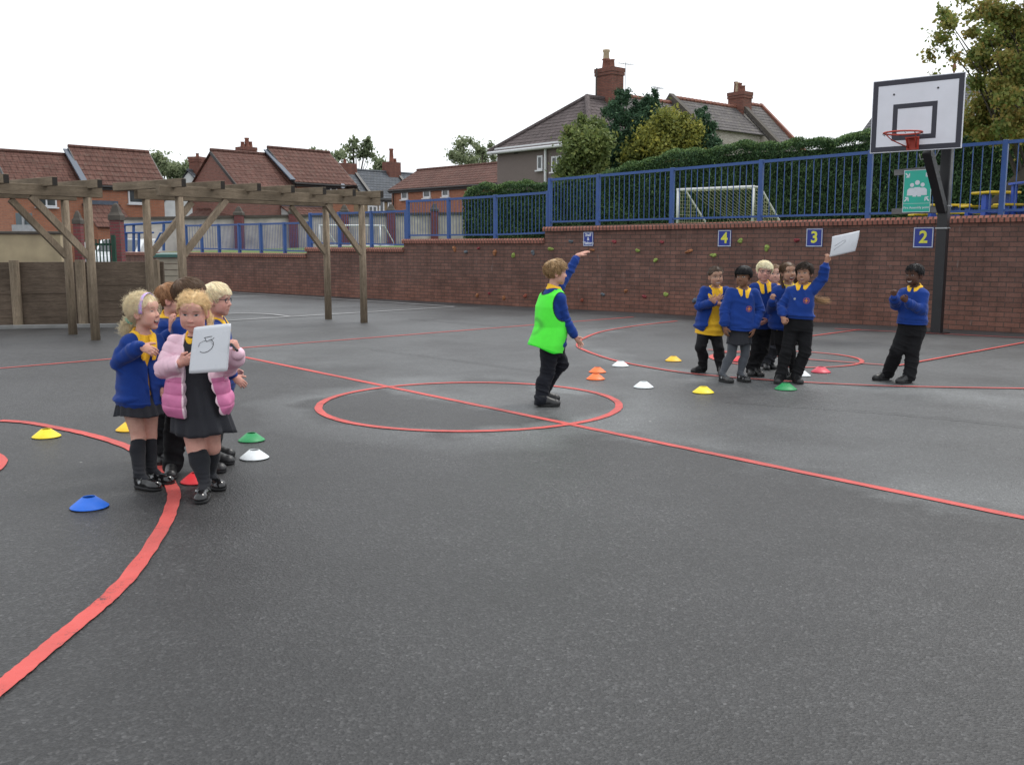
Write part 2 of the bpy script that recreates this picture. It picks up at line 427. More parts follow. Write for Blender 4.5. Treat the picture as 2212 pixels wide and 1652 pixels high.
stripe('red_centre_circle', [Vector((CIRC[0] + CIRC[2] * math.cos(2 * math.pi * k / 160), CIRC[1] + CIRC[2] * math.sin(2 * math.pi * k / 160), 0)) for k in range(160)], LW, M_RED, True)
_arcpts = [gp(*K('D', *q)) for q in ((0, 128), (120, 137), (240, 158), (350, 180), (450, 206), (575, 250), (690, 325), (765, 430), (757, 520), (700, 640), (580, 810), (450, 940), (300, 1065), (150, 1190), (0, 1315), (-150, 1430))]
_fc = fit_circle(_arcpts)
stripe('red_court_arc', catmull(_arcpts, 8), 0.068, M_RED)
def ring_at(cx, cy, r):
    c = gp(cx, cy); stripe('red_court_circle', [Vector((c.x + r * math.cos(2 * math.pi * k / 90), c.y + r * math.sin(2 * math.pi * k / 90), 0)) for k in range(90)], .05, M_RED, True)
ring_at(-26 - 0.84 * FPX / gp(0, 1030).y, 1030, .84)
ring_at(1538 + 0.84 * FPX / gp(1538, 775).y, 775, .84)
stripe('red_court_arc', catmull([gp(*q) for q in ((1463, 694), (1410, 700), (1359, 706.5), (1300, 717), (1262, 731), (1249, 742), (1256, 754), (1323, 778), (1413.6, 796), (1500, 808.5), (1620, 819), (1740, 826.6), (1860, 832.5), (1971, 836), (2212, 840), (2500, 843))], 8), .05, M_RED)
def pl(pts, w=.048, m=None): stripe('red_court_line' if m is None else 'white_court_line', [q for i in range(len(pts) - 1) for q in seg(gp(*pts[i]), gp(*pts[i + 1]), 30)], w, m or M_RED)
pl([(1700, 735.5), (1749, 727), (1858, 712.5)])
pl([(1803, 711), (2212, 730.5), (2600, 749)])
pl([(1529, 756), (1740, 777), (1917, 790)])
pl([(1939, 791), (2212, 741), (2700, 651)])
M_SEAM = simple('tarmac_seam', (0.020, 0.020, 0.021), .85, .3, 20, .4)
def seam(pts, w):
    rn = random.Random(int(pts[0][0])); q = catmull([gp(*p) for p in pts], 14)
    for i in range(len(q)): q[i] = q[i] + Vector((rn.uniform(-.02, .02), rn.uniform(-.02, .02), 0))
    o = stripe('tarmac_seam', q, w, M_SEAM)
seam([(800, 756), (930, 772), (1060, 790), (1180, 806)], .009); seam([(1560, 869), (1720, 880), (1900, 893), (2060, 908), (2230, 926)], .010); seam([(880, 690), (1010, 700), (1140, 712)], .013); seam([(700, 668), (780, 664), (860, 668)], .013)
pl([(300, 619), (518, 633.5), (981, 663)], 0.08, M_WHITEL)
pl([(981, 664), (518, 692), (360, 701.5)], 0.07, M_WHITEL)
pl([(420, 646), (518, 642), (575, 640)], 0.07, M_WHITEL)
stripe('white_court_arc', catmull([gp(*q) for q in ((430, 682), (518, 678), (581, 680), (628, 685.5))], 8), 0.07, M_WHITEL)

# ------------------------------------------------------------------ the retaining wall
WA, WB = gp(518, 630), gp(2212, 720)
WU = (WB - WA).normalized(); WN = Vector((WU.y, -WU.x, 0))           # WN faces the court
if WN.y > 0: WN = -WN
def onwall(x, y, off=0.0): return pp(x, y, WA + WN * off, WN)
def wall_s(x):   # distance along the wall of the photo column x at the wall foot
    return (onwall(x, 600) - WA).dot(WU)
def WP(s, z, off=0.0): q = WA + WU * s + WN * off; return Vector((q.x, q.y, z))
M_BRICK = brick_mat('red_brown_brick', (0.188, 0.098, 0.077), (0.140, 0.077, 0.063), (0.088, 0.062, 0.054), ms=0.009, dirt=.8, bloom=.5)
M_COPE = brick_mat('coping_brick', (0.37, 0.155, 0.115), (0.28, 0.115, 0.088), (0.085, 0.06, 0.05), bw=0.082, rh=0.26, ms=0.014)
S0, S1, S2, S3, S4 = wall_s(248), wall_s(664), wall_s(873.5), wall_s(1176.5), wall_s(2212) + 3.0
def zat(x, y): return onwall(x, y).z
STG = [(S0, S1, zat(350, 543), zat(664, 550)), (S1, S2, zat(664, 532), zat(873, 537)), (S2, S3, zat(873, 515.4), zat(1176, 516)), (S3, S4, zat(1176, 490), zat(2212, 460))]
STG = [(a, b, (z0 + z1) / 2 + 0.0, (z0 + z1) / 2 if i < 3 else z1) for i, (a, b, z0, z1) in enumerate(STG)]
STG[3] = (S3, S4, zat(1176, 490), zat(2212, 461) + 0.01)
wt = thing('brick_wall', 'long stepped red-brown brick retaining wall behind the playground', 'wall', WP((S0 + S4) / 2, 0))
wb = MB(); TH = 0.33
for (a, b, z0, z1) in STG:
    P = [WP(a, -0.05), WP(b, -0.05), WP(b, z1 - 0.105), WP(a, z0 - 0.105)]
    wb.prism(P, -WN * TH)
wb.build('brickwork', M_BRICK, wt, uv=True)
for (a, b, z0, z1) in STG:
    c = MB(); n = 1
    a2 = a - 0.02
    prof = [(0.045, -0.105), (0.058, -0.04), (0.025, 0.0), (-TH + 0.01, 0.0), (-TH - 0.03, -0.105)]
    c.prism([WP(a2, z0 + dz, off) for off, dz in prof], WP(b, z1) - WP(a2, z0))
    # single bricks on edge, each a hair proud
    o = c.build('coping', M_COPE, wt, uv=True)

# lawn behind the wall (a bank that follows the stages)
def lawn_z(s, t):
    zz = np.interp(s, [S0, S1 - 1.5, S1 + 1.5, S2 - 1, S2 + 1.2, S3 - 1, S3 + 1.0, S4 + 10], [STG[0][2] - .05, STG[0][2] - .02, STG[1][2] - .06, STG[1][2] - 0.05, STG[2][2] - .05, STG[2][2] - .05, STG[3][2] - .12, STG[3][3] - .10])
    return float(zz) + min(t, 14) * float(np.interp(s, [S0, S1 - 1, S1 + 2, S2, S4], [.022, .021, .013, .012, .012]))
lm = MB(); ns, nt = 50, 14
TT = [0.33 + 0.0, 0.6, 1.2, 2, 3, 4, 6, 8, 10, 13, 16, 20, 26, 45]
SS = [S0 + (S4 + 16 - S0) * k / (ns - 1) for k in range(ns)]
for s_ in SS:
    for t_ in TT: lm.v.append(tuple(WP(s_, lawn_z(s_, t_) - (0.06 if t_ < 0.4 else 0), -t_)))
for i in range(ns - 1):
    for j in range(len(TT) - 1):
        n_ = len(TT); lm.f.append((i * n_ + j, (i + 1) * n_ + j, (i + 1) * n_ + j + 1, i * n_ + j + 1))
setp(lm.build('lawn', grass_mat(), smooth=True), kind='structure')

# ------------------------------------------------------------------ blue railings on the wall
M_BLUE = painted_metal('blue_railing_paint', (0.026, 0.078, 0.255))
def railing(label, posts, top, bot, off=-0.10):
    """posts: photo columns; top/bot: (x,y) pairs of the rails"""
    ss = [wall_s(x) for x in posts]
    def zi(prs, s): return float(np.interp(s, [wall_s(x) for x, y in prs], [onwall(x, y, off).z for x, y in prs]))
    base = WP((ss[0] + ss[-1]) / 2, zi(bot, (ss[0] + ss[-1]) / 2) - .1, off)
    t = thing('railing', label, 'railing', base, 'blue railings along the wall')
    for i, s in enumerate(ss):
        zt = zi(top, s) + 0.015; m = MB(); zb = min(q[2] if q[0] <= s + .01 <= q[1] + 2 else 9 for q in STG) if False else None
        k = [q for q in STG if q[0] - 0.06 <= s <= q[1] + 0.06]
        zb = (k[-1][2] + (k[-1][3] - k[-1][2]) * (s - k[-1][0]) / (k[-1][1] - k[-1][0])) - 0.01 if k else zi(bot, s) - .15
        m.box(WP(s, (zb + zt) / 2, off), (0.075, 0.075, zt - zb), WU, -WN, (0, 0, 1))
        m.build('post', M_BLUE, t, bevel=0.006)
    for i in range(len(ss) - 1):
        a, b = ss[i] + 0.038, ss[i + 1] - 0.038; m = MB()
        m.beam(WP(a, zi(top, a) - 0.02, off), WP(b, zi(top, b) - 0.02, off), 0.05, 0.05)
        m.beam(WP(a, zi(bot, a), off), WP(b, zi(bot, b), off), 0.045, 0.035)
        n = 14 if b - a > .9 else max(3, round((b - a) / .14))
        for k in range(1, n):
            s = a + (b - a) * k / n
            m.tube([WP(s, zi(bot, s), off), WP(s, zi(top, s) - 0.02, off)], 0.0078 if s > S3 - .5 else 0.0062, 6, False)
        m.build('railing_panel', M_BLUE, t)
railing('lowest blue railing on the wall behind the wooden pergola', [400, 433, 470, 513.6, 560, 611, 663.0], [(400, 486.5), (433, 486), (663, 480)], [(400, 536.5), (433, 537), (663, 543)])
railing('blue railing on the second step of the wall, behind the right pergola posts', [667.5, 729, 798, 872.5], [(667, 461.5), (872, 454.8)], [(667, 525), (872, 529)])
railing('blue railing in front of the left end of the hedge, on the third wall step', [877, 964, 1064, 1177], [(877, 434), (1064, 422.8), (1177, 414.6)], [(877, 508.7), (1064, 507), (1177, 503)])
railing('tall blue railing on the highest wall step, in front of the hedge and goal', [1181, 1284, 1441.7, 1631, 1862.7, 2149, 2490], [(1183, 387), (1441, 365), (1636, 347.6), (1864, 328), (2149, 306), (2490, 280)], [(1183, 479.5), (1441, 473), (1636, 468), (1864, 462), (2149, 455), (2490, 446)])
# ------------------------------------------------------------------ signs on the wall
def text_mesh(txt, size, O, ux, uz, un, name, m, parent, bold=0.0, ext=0.0015, align='CENTER', space=1.0):
    cu = bpy.data.curves.new('t', 'FONT'); cu.body = txt; cu.size = size; cu.align_x = align; cu.align_y = 'CENTER'
    cu.extrude = ext; cu.offset = bold; cu.space_line = space; cu.resolution_u = 3
    o = bpy.data.objects.new('t', cu); COL.objects.link(o)
    dg = bpy.context.evaluated_depsgraph_get(); dg.update()
    me = bpy.data.meshes.new_from_object(o.evaluated_get(dg))
    bpy.data.objects.remove(o); bpy.data.curves.remove(cu)
    M = Matrix((ux, uz, un)).transposed().to_4x4()
    base = world_loc(parent) if parent else Vector((0, 0, 0))
    me.transform(Matrix.Translation(Vector(O) - base) @ M)
    me.materials.clear()
    return finish(me, name, m, parent, Vector((0, 0, 0)), False, False)
M_SBLUE = simple('sign_blue', (0.010, 0.028, 0.24), 0.35, 0.08, 6)
M_SGREY = simple('sign_pale_border', (0.48, 0.52, 0.58), 0.4, 0.08, 10)
M_SYEL = simple('sign_yellow', (0.62, 0.62, 0.06), 0.4, 0.06, 10)
M_SWHITE = simple('sign_white', (0.62, 0.66, 0.72), 0.4, 0.06, 10)
M_DARK = simple('dark_metal', (0.012, 0.012, 0.015), 0.45, 0.3, 12, 0.1)
def wall_sign(label, x0, x1, y0, y1, txt, tm, size, bold, space=1.0):
    a, b = wall_s(x0), wall_s(x1); z1, z0 = onwall((x0 + x1) / 2, y0).z, onwall((x0 + x1) / 2, y1).z
    c = WP((a + b) / 2, (z0 + z1) / 2, 0.010); w, h = b - a, z1 - z0
    t = thing('wall_sign', label, 'sign', c, 'blue signs on the brick wall')
    m = MB(); m.box(c, (w, 0.012, h), WU, -WN); m.build('board', M_SBLUE, t, bevel=0.003)
    e = 0.013; f = MB()
    for (px, pz, sx_, sz_) in ((0, h / 2 - e / 2 - .006, w - .012, e), (0, -h / 2 + e / 2 + .006, w - .012, e), (-w / 2 + e / 2 + .006, 0, e, h - .012 - 2 * e), (w / 2 - e / 2 - .006, 0, e, h - .012 - 2 * e)):
        f.box(c + WU * px + Vector((0, 0, pz)) + WN * 0.0075, (sx_, 0.003, sz_), WU, -WN)
    f.build('border', M_SGREY, t)
    # the four fixing screws
    text_mesh(txt, size, c + WN * 0.0075, WU, Vector((0, 0, 1)), WN, 'lettering', tm, t, bold, 0.0015, 'CENTER', space)
wall_sign('blue square sign with a yellow number 4 on the brick wall', 1549, 1577.5, 497, 533, '4', M_SYEL, 0.265, 0.007)
wall_sign('blue square sign with a yellow number 3 on the brick wall', 1738.5, 1774, 493.5, 533.4, '3', M_SYEL, 0.265, 0.007)
wall_sign('blue square sign with a yellow number 2 beside the basketball post', 1968.6, 2012, 491, 535.5, '2', M_SYEL, 0.265, 0.007)
wall_sign('small blue sign reading Staff & Visitors on the brick wall', 1260, 1281.5, 501, 532, 'Staff\n&\nVisitors', M_SWHITE, 0.085, 0.0022, 0.95)

# ------------------------------------------------------------------ climbing holds
HC_ = {'orange': (0.34, 0.14, 0.06), 'grey': (0.12, 0.14, 0.16), 'red': (0.26, 0.04, 0.05), 'green': (0.27, 0.35, 0.08), 'blue grey': (0.11, 0.15, 0.21), 'brick red': (0.30, 0.075, 0.045)}
M_HOLD = {k: simple('hold_' + k.replace(' ', '_'), v, 0.7, 0.3, 25, 0.3, 90) for k, v in HC_.items()}
def hold(col, x, y, label, w=1.0, h=1.0, rot=0.0):
    s = wall_s(x); p = onwall(x, y, 0.0); rnd = random.Random(int(x * 7 + y))
    m = MB(); M = Matrix((WU, Vector((0, 0, 1)), WN)).transposed()
    Rz = Matrix.Rotation(rot + rnd.uniform(-.3, .3), 3, 'Z'); n1, n2 = 14, 8
    ph = [rnd.uniform(0, 6.28) for _ in range(4)]
    for i in range(n2 + 1):
        th = (math.pi * 0.5) * i / n2
        for k in range(n1):
            a = 2 * math.pi * k / n1
            rad = math.sin(th) ** 0.8 * (1 + 0.22 * math.sin(2 * a + ph[0]) + 0.13 * math.sin(3 * a + ph[1]))
            q = Vector((0.050 * w * rad * math.cos(a), 0.046 * h * rad * math.sin(a), 0.052 * (math.cos(th) ** 0.75) * (1 + 0.25 * math.sin(a + ph[2])) - 0.003))
            if (q - Vector((0, 0, .05))).length < 0.012: q.z -= 0.012
            m.v.append(tuple(p + M @ (Rz @ q)))
    for i in range(n2):
        for k in range(n1):
            k2 = (k + 1) % n1; m.f.append((i * n1 + k, (i + 1) * n1 + k, (i + 1) * n1 + k2, i * n1 + k2))
    o = m.build('climbing_hold', M_HOLD[col], loc=p, smooth=True)
    setp(o, label, 'climbing hold', 'climbing holds on the brick wall')
for h in (
    ('orange', 982, 537.6, 'orange climbing hold high on the wall, furthest left of all the holds', 1, 1.3),
    ('grey', 1007, 544, 'grey climbing hold high on the wall, just right of the leftmost orange hold', .9, .9),
    ('red', 1034.6, 536, 'small dark red climbing hold between the two upper orange holds at the left', .6, .6),
    ('orange', 1069, 546, 'orange climbing hold high on the wall left of the small green hold', 1.1, 1.3),
    ('green', 1109.6, 552, 'leftmost green climbing hold, halfway between an orange and a grey hold', .9, 1.1),
    ('grey', 1152, 546, 'grey climbing hold on the lower wall step, left of the bib boy\'s hair', .9, 1.1),
    ('green', 1190, 538, 'green climbing hold beside the wall step, above and right of the bib boy\'s hair', 1.2, .9),
    ('orange', 1031, 638, 'low orange climbing hold near the ground, leftmost of the low row', .8, .9),
    ('red', 1058, 633.6, 'small red climbing hold in the low row between two orange holds', .5, .5),
    ('orange', 1089, 644, 'narrow low orange climbing hold left of the bib boy\'s back', .7, 1.1),
    ('brick red', 1135, 639, 'low brick red climbing hold just beside the bib boy\'s shoulder', .8, .8),
    ('grey', 1234, 522, 'pale grey climbing hold left of the Staff and Visitors sign', .9, .9),
    ('red', 1327.6, 522, 'red climbing hold right of the Staff and Visitors sign', .9, .8),
    ('orange', 1279, 540, 'flat orange climbing hold just under the Staff and Visitors sign, at the boy\'s raised fingertips', 1.2, .6),
    ('red', 1430.5, 523, 'small red climbing hold high on the wall midway between the Staff sign and sign 4', .7, .7),
    ('green', 1378, 541.4, 'green climbing hold high on the wall right of the Staff and Visitors sign', .8, .8),
    ('green', 1416.7, 562, 'green climbing hold lowest of the upper row, left of the girl crossing her arms', .9, .8),
    ('orange', 1489, 543, 'wide flat orange climbing hold left of sign 4', 1.5, .7),
    ('green', 1541.5, 551.4, 'green climbing hold just below and left of sign 4', 1.1, .9),
    ('green', 1599.7, 520.5, 'green climbing hold just right of sign 4', 1, .9),
    ('green', 1657, 535.7, 'long tilted green climbing hold above the fair boy with glasses', .9, 1.2),
    ('red', 1720.8, 519, 'red climbing hold just left of sign 3', .9, .8),
    ('grey', 1303, 636, 'low grey climbing hold right of the bib boy', .8, .8),
    ('orange', 1352, 628.6, 'low orange climbing hold between a grey and a red hold', .7, .8),
    ('red', 1392, 640.6, 'low red climbing hold between an orange and a green hold', .9, .7),
    ('green', 1439, 636, 'upright green climbing hold low on the wall', .8, 1.1),
    ('blue grey', 1501, 649, 'low blue grey climbing hold beside the elbow of the girl crossing her arms', .9, 1.1),
    ('brick red', 1258, 648.6, 'small brick red climbing hold in the low row, nearest the bib boy\'s chest', .6, .7)):
    hold(*h)

# ------------------------------------------------------------------ disc cones
def disc_mesh():
    m = MB(); n = 36
    prof = [(0.032, 0.052), (0.090, 0.006), (0.0945, 0.002), (0.095, 0.0), (0.0925, 0.0), (0.087, 0.003), (0.0295, 0.050), (0.032, 0.052)]
    m.lathe(prof, (0, 0, 0), n)
    me = bpy.data.meshes.new('disc_cone'); me.from_pydata(m.v, [], m.f); me.update()
    bm = bmesh.new(); bm.from_mesh(me); bmesh.ops.remove_doubles(bm, verts=bm.verts, dist=1e-5); bmesh.ops.recalc_face_normals(bm, faces=bm.faces); bm.to_mesh(me); bm.free()
    me.polygons.foreach_set('use_smooth', [True] * len(me.polygons))
    me.materials.append(None)
    return me
DISC = disc_mesh()
def plastic(name, c):
    t = NT(name); v = t.coord(); a = t.noise(v, 40, 4, 0.7); b = t.noise(v, 9, 3)
    cc = t.mix(t.ramp(a, [(0.55, 0.0), (0.78, 0.35)]), c, tuple(x * 0.5 for x in c))
    t.out(cc, t.ramp(b, [(0.3, 0.42), (0.7, 0.6)]), t.bump(a, 0.1, 0.002))
    t.b.inputs['Subsurface Weight'].default_value = 0.0
    return t.m
M_PL = {k: plastic('plastic_' + k, v) for k, v in {'yellow': (0.78, 0.60, 0.02), 'green': (0.012, 0.25, 0.075), 'white': (0.70, 0.74, 0.76), 'red': (0.68, 0.035, 0.045), 'blue': (0.01, 0.13, 0.62), 'orange': (0.90, 0.16, 0.03), 'pinkred': (0.62, 0.05, 0.085), 'amber': (0.80, 0.47, 0.015)}.items()}
_cone0 = bpy.data.objects.new('disc_cone', DISC)
def disc(col, x, y, w, label, tilt=None):
    p = gp(x, y)
    global _cone0
    o = _cone0 if not disc.used else _cone0.copy()
    COL.objects.link(o); disc.used = True
    o.location = (p.x, p.y, 0.006)
    o.rotation_euler = tilt or (0, 0, x)
    sc = w / 2212 * 2212 / FPX * p.y / 0.19
    o.scale = (sc, sc, sc)
    o.material_slots[0].link = 'OBJECT'; o.material_slots[0].material = M_PL[col]
    setp(o, label, 'disc cone', 'disc cones on the playground')
disc.used = False
disc('yellow', 100.5, 944, 60, 'yellow disc cone left of the painted red arc, furthest left of all the cones')
disc('amber', 281, 929, 60, 'amber yellow disc cone partly hidden behind the legs of the curly blonde girl')
disc('green', 543.5, 952, 58, 'green disc cone on the tarmac just behind a white one, right of the girls')
disc('white', 549.5, 990, 64, 'white disc cone directly in front of a green one, right of the pink coat girl')
disc('red', 425, 1041, 70, 'red disc cone behind the shoes of the girl in the pink coat')
disc('blue', 193.5, 1096, 82, 'blue disc cone, the nearest cone, left of the two girls')
disc('orange', 1290.5, 804.5, 38, 'orange disc cone, the further of the two orange ones')
disc('orange', 1286.5, 819.5, 41, 'orange disc cone, the nearer of the two orange ones')
disc('white', 1340, 791, 37, 'white disc cone on the red arc beyond the orange cones')
disc('white', 1390, 837, 44, 'white disc cone between the orange cones and a yellow one')
disc('amber', 1454.5, 780, 36, 'amber yellow disc cone left of the girl crossing her arms')
disc('yellow', 1519, 848.5, 47, 'bright yellow disc cone in front of the girl with a black bowl haircut')
disc('green', 1697, 841.5, 48, 'green disc cone at the feet of the boy raising the paper')
disc('red', 1599, 780.5, 38, 'red disc cone seen between the legs behind the grey skirt girl')
disc('pinkred', 1773, 804.5, 42, 'pinkish red disc cone right of the boy raising the paper')
disc('white', 1731, 812, 40, 'white disc cone half hidden behind the legs of the boy raising the paper')

# ------------------------------------------------------------------ basketball post
pb = gp(2023, 719.5); BN = (WN * 1.0).normalized(); BU = WU
hoop = thing('basketball_hoop', 'black basketball post with white backboard and red ring in front of the brick wall', 'basketball hoop', (pb.x, pb.y, 0))
M_BLACK = painted_metal('black_post_paint', (0.011, 0.011, 0.013), 0.4)
M_BOARD = simple('white_board', (0.66, 0.67, 0.73), 0.35, 0.05, 3, 0.05)
M_BAND = simple('dark_board_marking', (0.020, 0.020, 0.034), 0.45, 0.15, 8)
M_RING = painted_metal('red_ring_paint', (0.42, 0.05, 0.03), 0.5)
M_NET = simple('net_cord', (0.45, 0.45, 0.42), 0.8)
M_GALV = simple('galvanised_steel', (0.33, 0.34, 0.35), 0.42, 0.15, 14, 0.05, 60, 0.7)
q = pb + BN * 0.02
ptop = 3.1
m = MB(); m.box((pb.x, pb.y, ptop / 2), (0.145, 0.145, ptop), BU, -BN); m.build('post', M_BLACK, hoop, bevel=0.012)
m = MB(); m.box((pb.x, pb.y, 0.006), (0.3, 0.3, 0.012), BU, -BN); m.build('base_plate', M_BLACK, hoop, bevel=0.003)
# board: centre in the plane facing the court
bl, br = wp(1887, 180.5, 0), None
BC0 = pb + BN * 0.74
def onboard(x, y): return pp(x, y, BC0, BN)
tl, tr, brr, bll = onboard(1887, 180.5), onboard(2086, 150.8), onboard(2078, 317.7), onboard(1878, 334.6)
u0 = ((tl - BC0).dot(BU) + (bll - BC0).dot(BU)) / 2; u1 = ((tr - BC0).dot(BU) + (brr - BC0).dot(BU)) / 2
zt = (tl.z + tr.z) / 2; zb_ = (bll.z + brr.z) / 2
def BP(u, z, o=0.0): p = BC0 + BU * u + BN * o; return Vector((p.x, p.y, z))
m = MB(); m.box(BP((u0 + u1) / 2, (zt + zb_) / 2, -0.01), (u1 - u0, 0.02, zt - zb_), BU, -BN)
bo = m.build('backboard', M_BOARD, hoop, bevel=0.003)
bw, bh = u1 - u0, zt - zb_
def frame_band(ua, ub, za, zb2, e, o=0.0015):
    f = MB()
    for (c, sx_, sz_) in ((BP((ua + ub) / 2, zb2 - e / 2, o), ub - ua, e), (BP((ua + ub) / 2, za + e / 2, o), ub - ua, e), (BP(ua + e / 2, (za + zb2) / 2, o), e, zb2 - za - 2 * e), (BP(ub - e / 2, (za + zb2) / 2, o), e, zb2 - za - 2 * e)):
        f.box(c, (sx_, 0.003, sz_), BU, -BN)
    return f
frame_band(u0 + .012, u1 - .012, zb_ + .012, zt - .012, 0.070).build('border_marking', M_BAND, bo)
i0 = (onboard(*K('7', 1262, 768)) - BC0).dot(BU); i1 = (onboard(*K('7', 1585, 728)) - BC0).dot(BU)
iz1 = (onboard(*K('7', 1262, 768)).z + onboard(*K('7', 1588, 728)).z) / 2; iz0 = (onboard(*K('7', 1250, 1030)).z + onboard(*K('7', 1575, 1000)).z) / 2
frame_band(i0, i1, iz0, iz1, 0.066).build('target_marking', M_BAND, bo)
m = MB()
for px, py in ((1267, 690), (1588, 640)):
    c = onboard(*K('7', px, py)); m.tube([c - BN * .001, c + BN * 0.008], 0.014, 8)
m.build('bolt', M_DARK, bo)
# ring and bracket
rc = BP((i0 + i1) / 2 + 0.0, iz0 + 0.055, 0); rz = rc.z
m = MB(); m.box(rc + BN * 0.06 - Vector((0, 0, 0.035)), (0.15, 0.12, 0.012), BU, -BN); m.box(rc + BN * 0.008 - Vector((0, 0, .11)), (0.17, 0.014, 0.18), BU, -BN)
m.beam(rc + BN * .11 - Vector((0.0, 0, .04)) + BU * .06, rc + BN * .012 - Vector((0, 0, .18)) + BU * .06, 0.012, 0.04)
m.beam(rc + BN * .11 - Vector((0.0, 0, .04)) - BU * .06, rc + BN * .012 - Vector((0, 0, .18)) - BU * .06, 0.012, 0.04)
m.build('bracket', M_RING, hoop)
cc = rc + BN * 0.43; m = MB(); rad = 0.25
m.tube([cc + BU * rad * math.cos(a) + BN * rad * math.sin(a) for a in [2 * math.pi * k / 48 for k in range(49)]], 0.0125, 8, False)
for sgn in (-1, 1):
    m.tube([cc + BU * sgn * rad * math.cos(R(200 if False else 35)) + BN * (rad * math.sin(R(35))), cc + BU * sgn * 0.17 - BN * .05 - Vector((0, 0, .08)), rc + BU * sgn * 0.05 + BN * .02 - Vector((0, 0, .17))], 0.008, 6)
rg = m.build('ring', M_RING, hoop, smooth=True)
m = MB()
for k in range(12):
    a = 2 * math.pi * k / 12 + .1; p = cc + BU * rad * math.cos(a) + BN * rad * math.sin(a)
    m.tube([p + Vector((0, 0, .012)), p + BU * .012 * math.cos(a) + Vector((0, 0, -0.022)), p + BU * .02 * math.sin(a) + Vector((0, 0, -.03))], 0.004, 5)
m.build('net_hook', M_DARK, rg)
# cantilever arm and braces
a0 = Vector((pb.x, pb.y, 2.02 - 0.12)) + BN * .06
m = MB(); m.beam(onboard(*K('7', 1500, 1108)) - BN * 0.06 - Vector((0, 0, -.02)), a0 - Vector((0, 0, .1)), 0.125, 0.12); m.build('arm', M_BLACK, hoop, bevel=0.008)
m = MB(); m.beam(BP((u0 + u1) / 2 + .05, zb_ + 0.25, -0.03), Vector((pb.x, pb.y, zb_ + 0.25)), 0.09, 0.09); m.box(BP((u0 + u1) / 2, (zt + zb_) / 2, -0.035), (1.1, 0.03, 0.06), BU, -BN); m.box(BP((u0 + u1) / 2, zb_ + .03, -0.035), (0.5, 0.03, 0.06), BU, -BN)
m.build('top_arm', M_BLACK, hoop)
m = MB()
for dz in (0.02, -0.30): 
    c = Vector((pb.x, pb.y, a0.z - .05 + dz)); m.box(c, (0.17, 0.17, 0.02), BU, -BN)
    m.tube([c - BU * .1, c + BU * .1], 0.008, 6)
m.build('clamp', M_GALV, hoop)
c = onboard(*K('7', 1500, 1130)) - BN * .08
m = MB(); m.tube([c + BU * (-.12) + Vector((0, 0, .03)), c + BU * -.1 + Vector((0, 0, -.05)), c + BU * .1 + Vector((0, 0, -.02)), c + BU * .16 + Vector((0, 0, .1))], 0.009, 6); m.build('loop', M_GALV, hoop)

# ------------------------------------------------------------------ fire assembly sign on the railing
FO = -0.10 + 0.055
def onf(x, y): return onwall(x, y, FO)
M_TEAL = simple('sign_green', (0.015, 0.40, 0.30), 0.4, 0.06, 5)
c = onf(1981, 413); a, b = onf(1952, 413), onf(2012, 413); w = (b - a).length; h = onf(1981, 367.5).z - onf(1981, 459).z
sg = thing('assembly_point_sign', 'green fire assembly point sign on two grey battens across the blue railing', 'sign', c)
m = MB(); m.box(c, (w, 0.006, h), WU, -WN); m.build('board', M_TEAL, sg, bevel=0.002)
def ip(u, v, o=0.0045): p = c + WU * (u * w) + WN * o; return Vector((p.x, p.y, c.z + v * h))
m = MB()
def rect(u0_, u1_, v0_, v1_): m.add([ip(u0_, v0_), ip(u1_, v0_), ip(u1_, v1_), ip(u0_, v1_)], ((0, 1, 2, 3),))
def disc2(u, v, r, o=0.0045): m.poly([ip(u + r * math.cos(k * math.pi / 10), v + r * math.sin(k * math.pi / 10) * w / h, o) for k in range(20)])
for (u, v, r) in ((0, .20, .085), (-.19, .145, .075), (.19, .145, .075)): disc2(u, v, r)
m.poly([ip(-.36, -.10), ip(.36, -.10), ip(.35, .03), ip(.28, .075), ip(.11, .075), ip(.10, .09), ip(-.10, .09), ip(-.11, .075), ip(-.28, .075), ip(-.35, .03)])
rect(-.15, -.02, -.13, -.101); rect(.02, .15, -.13, -.101)
for (u, v, dx, dy) in ((-.37, .38, 1, -1), (.37, .38, -1, -1), (-.37, -.19, 1, 1), (.37, -.19, -1, 1)):
    e = .085
    tip = (u + dx * e, v + dy * e * w / h)
    m.poly([ip(tip[0], tip[1]), ip(tip[0] - dx * .15, tip[1]), ip(tip[0] - dx * .1, tip[1] - dy * .035)][:: (1 if dx * dy < 0 else -1)])
    m.poly([ip(tip[0], tip[1]), ip(tip[0] - dx * .05, tip[1] - dy * .075), ip(tip[0], tip[1] - dy * .11)][:: (1 if dx * dy < 0 else -1)])
    m.poly([ip(tip[0] - dx * .02, tip[1] - dy * .03), ip(tip[0] - dx * .14, tip[1] - dy * .115), ip(tip[0] - dx * .17, tip[1] - dy * .09), ip(tip[0] - dx * .05, tip[1] - dy * .01)][:: (1 if dx * dy < 0 else -1)])
rect(-.47, .47, -.295, -.288)
for (u0_, u1_, v0_, v1_) in ((-.5, .5, .488, .5), (-.5, .5, -.5, -.488), (-.5, -.482, -.488, .488), (.482, .5, -.488, .488)): rect(u0_, u1_, v0_, v1_)
m.build('pictogram', M_SWHITE, sg)
text_mesh('Fire Assembly point', 0.049, ip(0, -.39), WU, Vector((0, 0, 1)), WN, 'lettering', M_SWHITE, sg, 0.0005)
M_BATTEN = wood_mat('grey_batten', (0.10, 0.10, 0.10), (0.20, 0.20, 0.20))
for (xa, ya, xb, yb) in (((1268), 1258, 1625, 1222), (1250, 1540, 1605, 1525)):
    A, B = onwall(*K('7', xa, ya), FO - .022), onwall(*K('7', xb, yb), FO - .022)
    m = MB(); m.beam(A, B, 0.022, 0.09); m.build('batten', M_BATTEN, sg, uv=True)

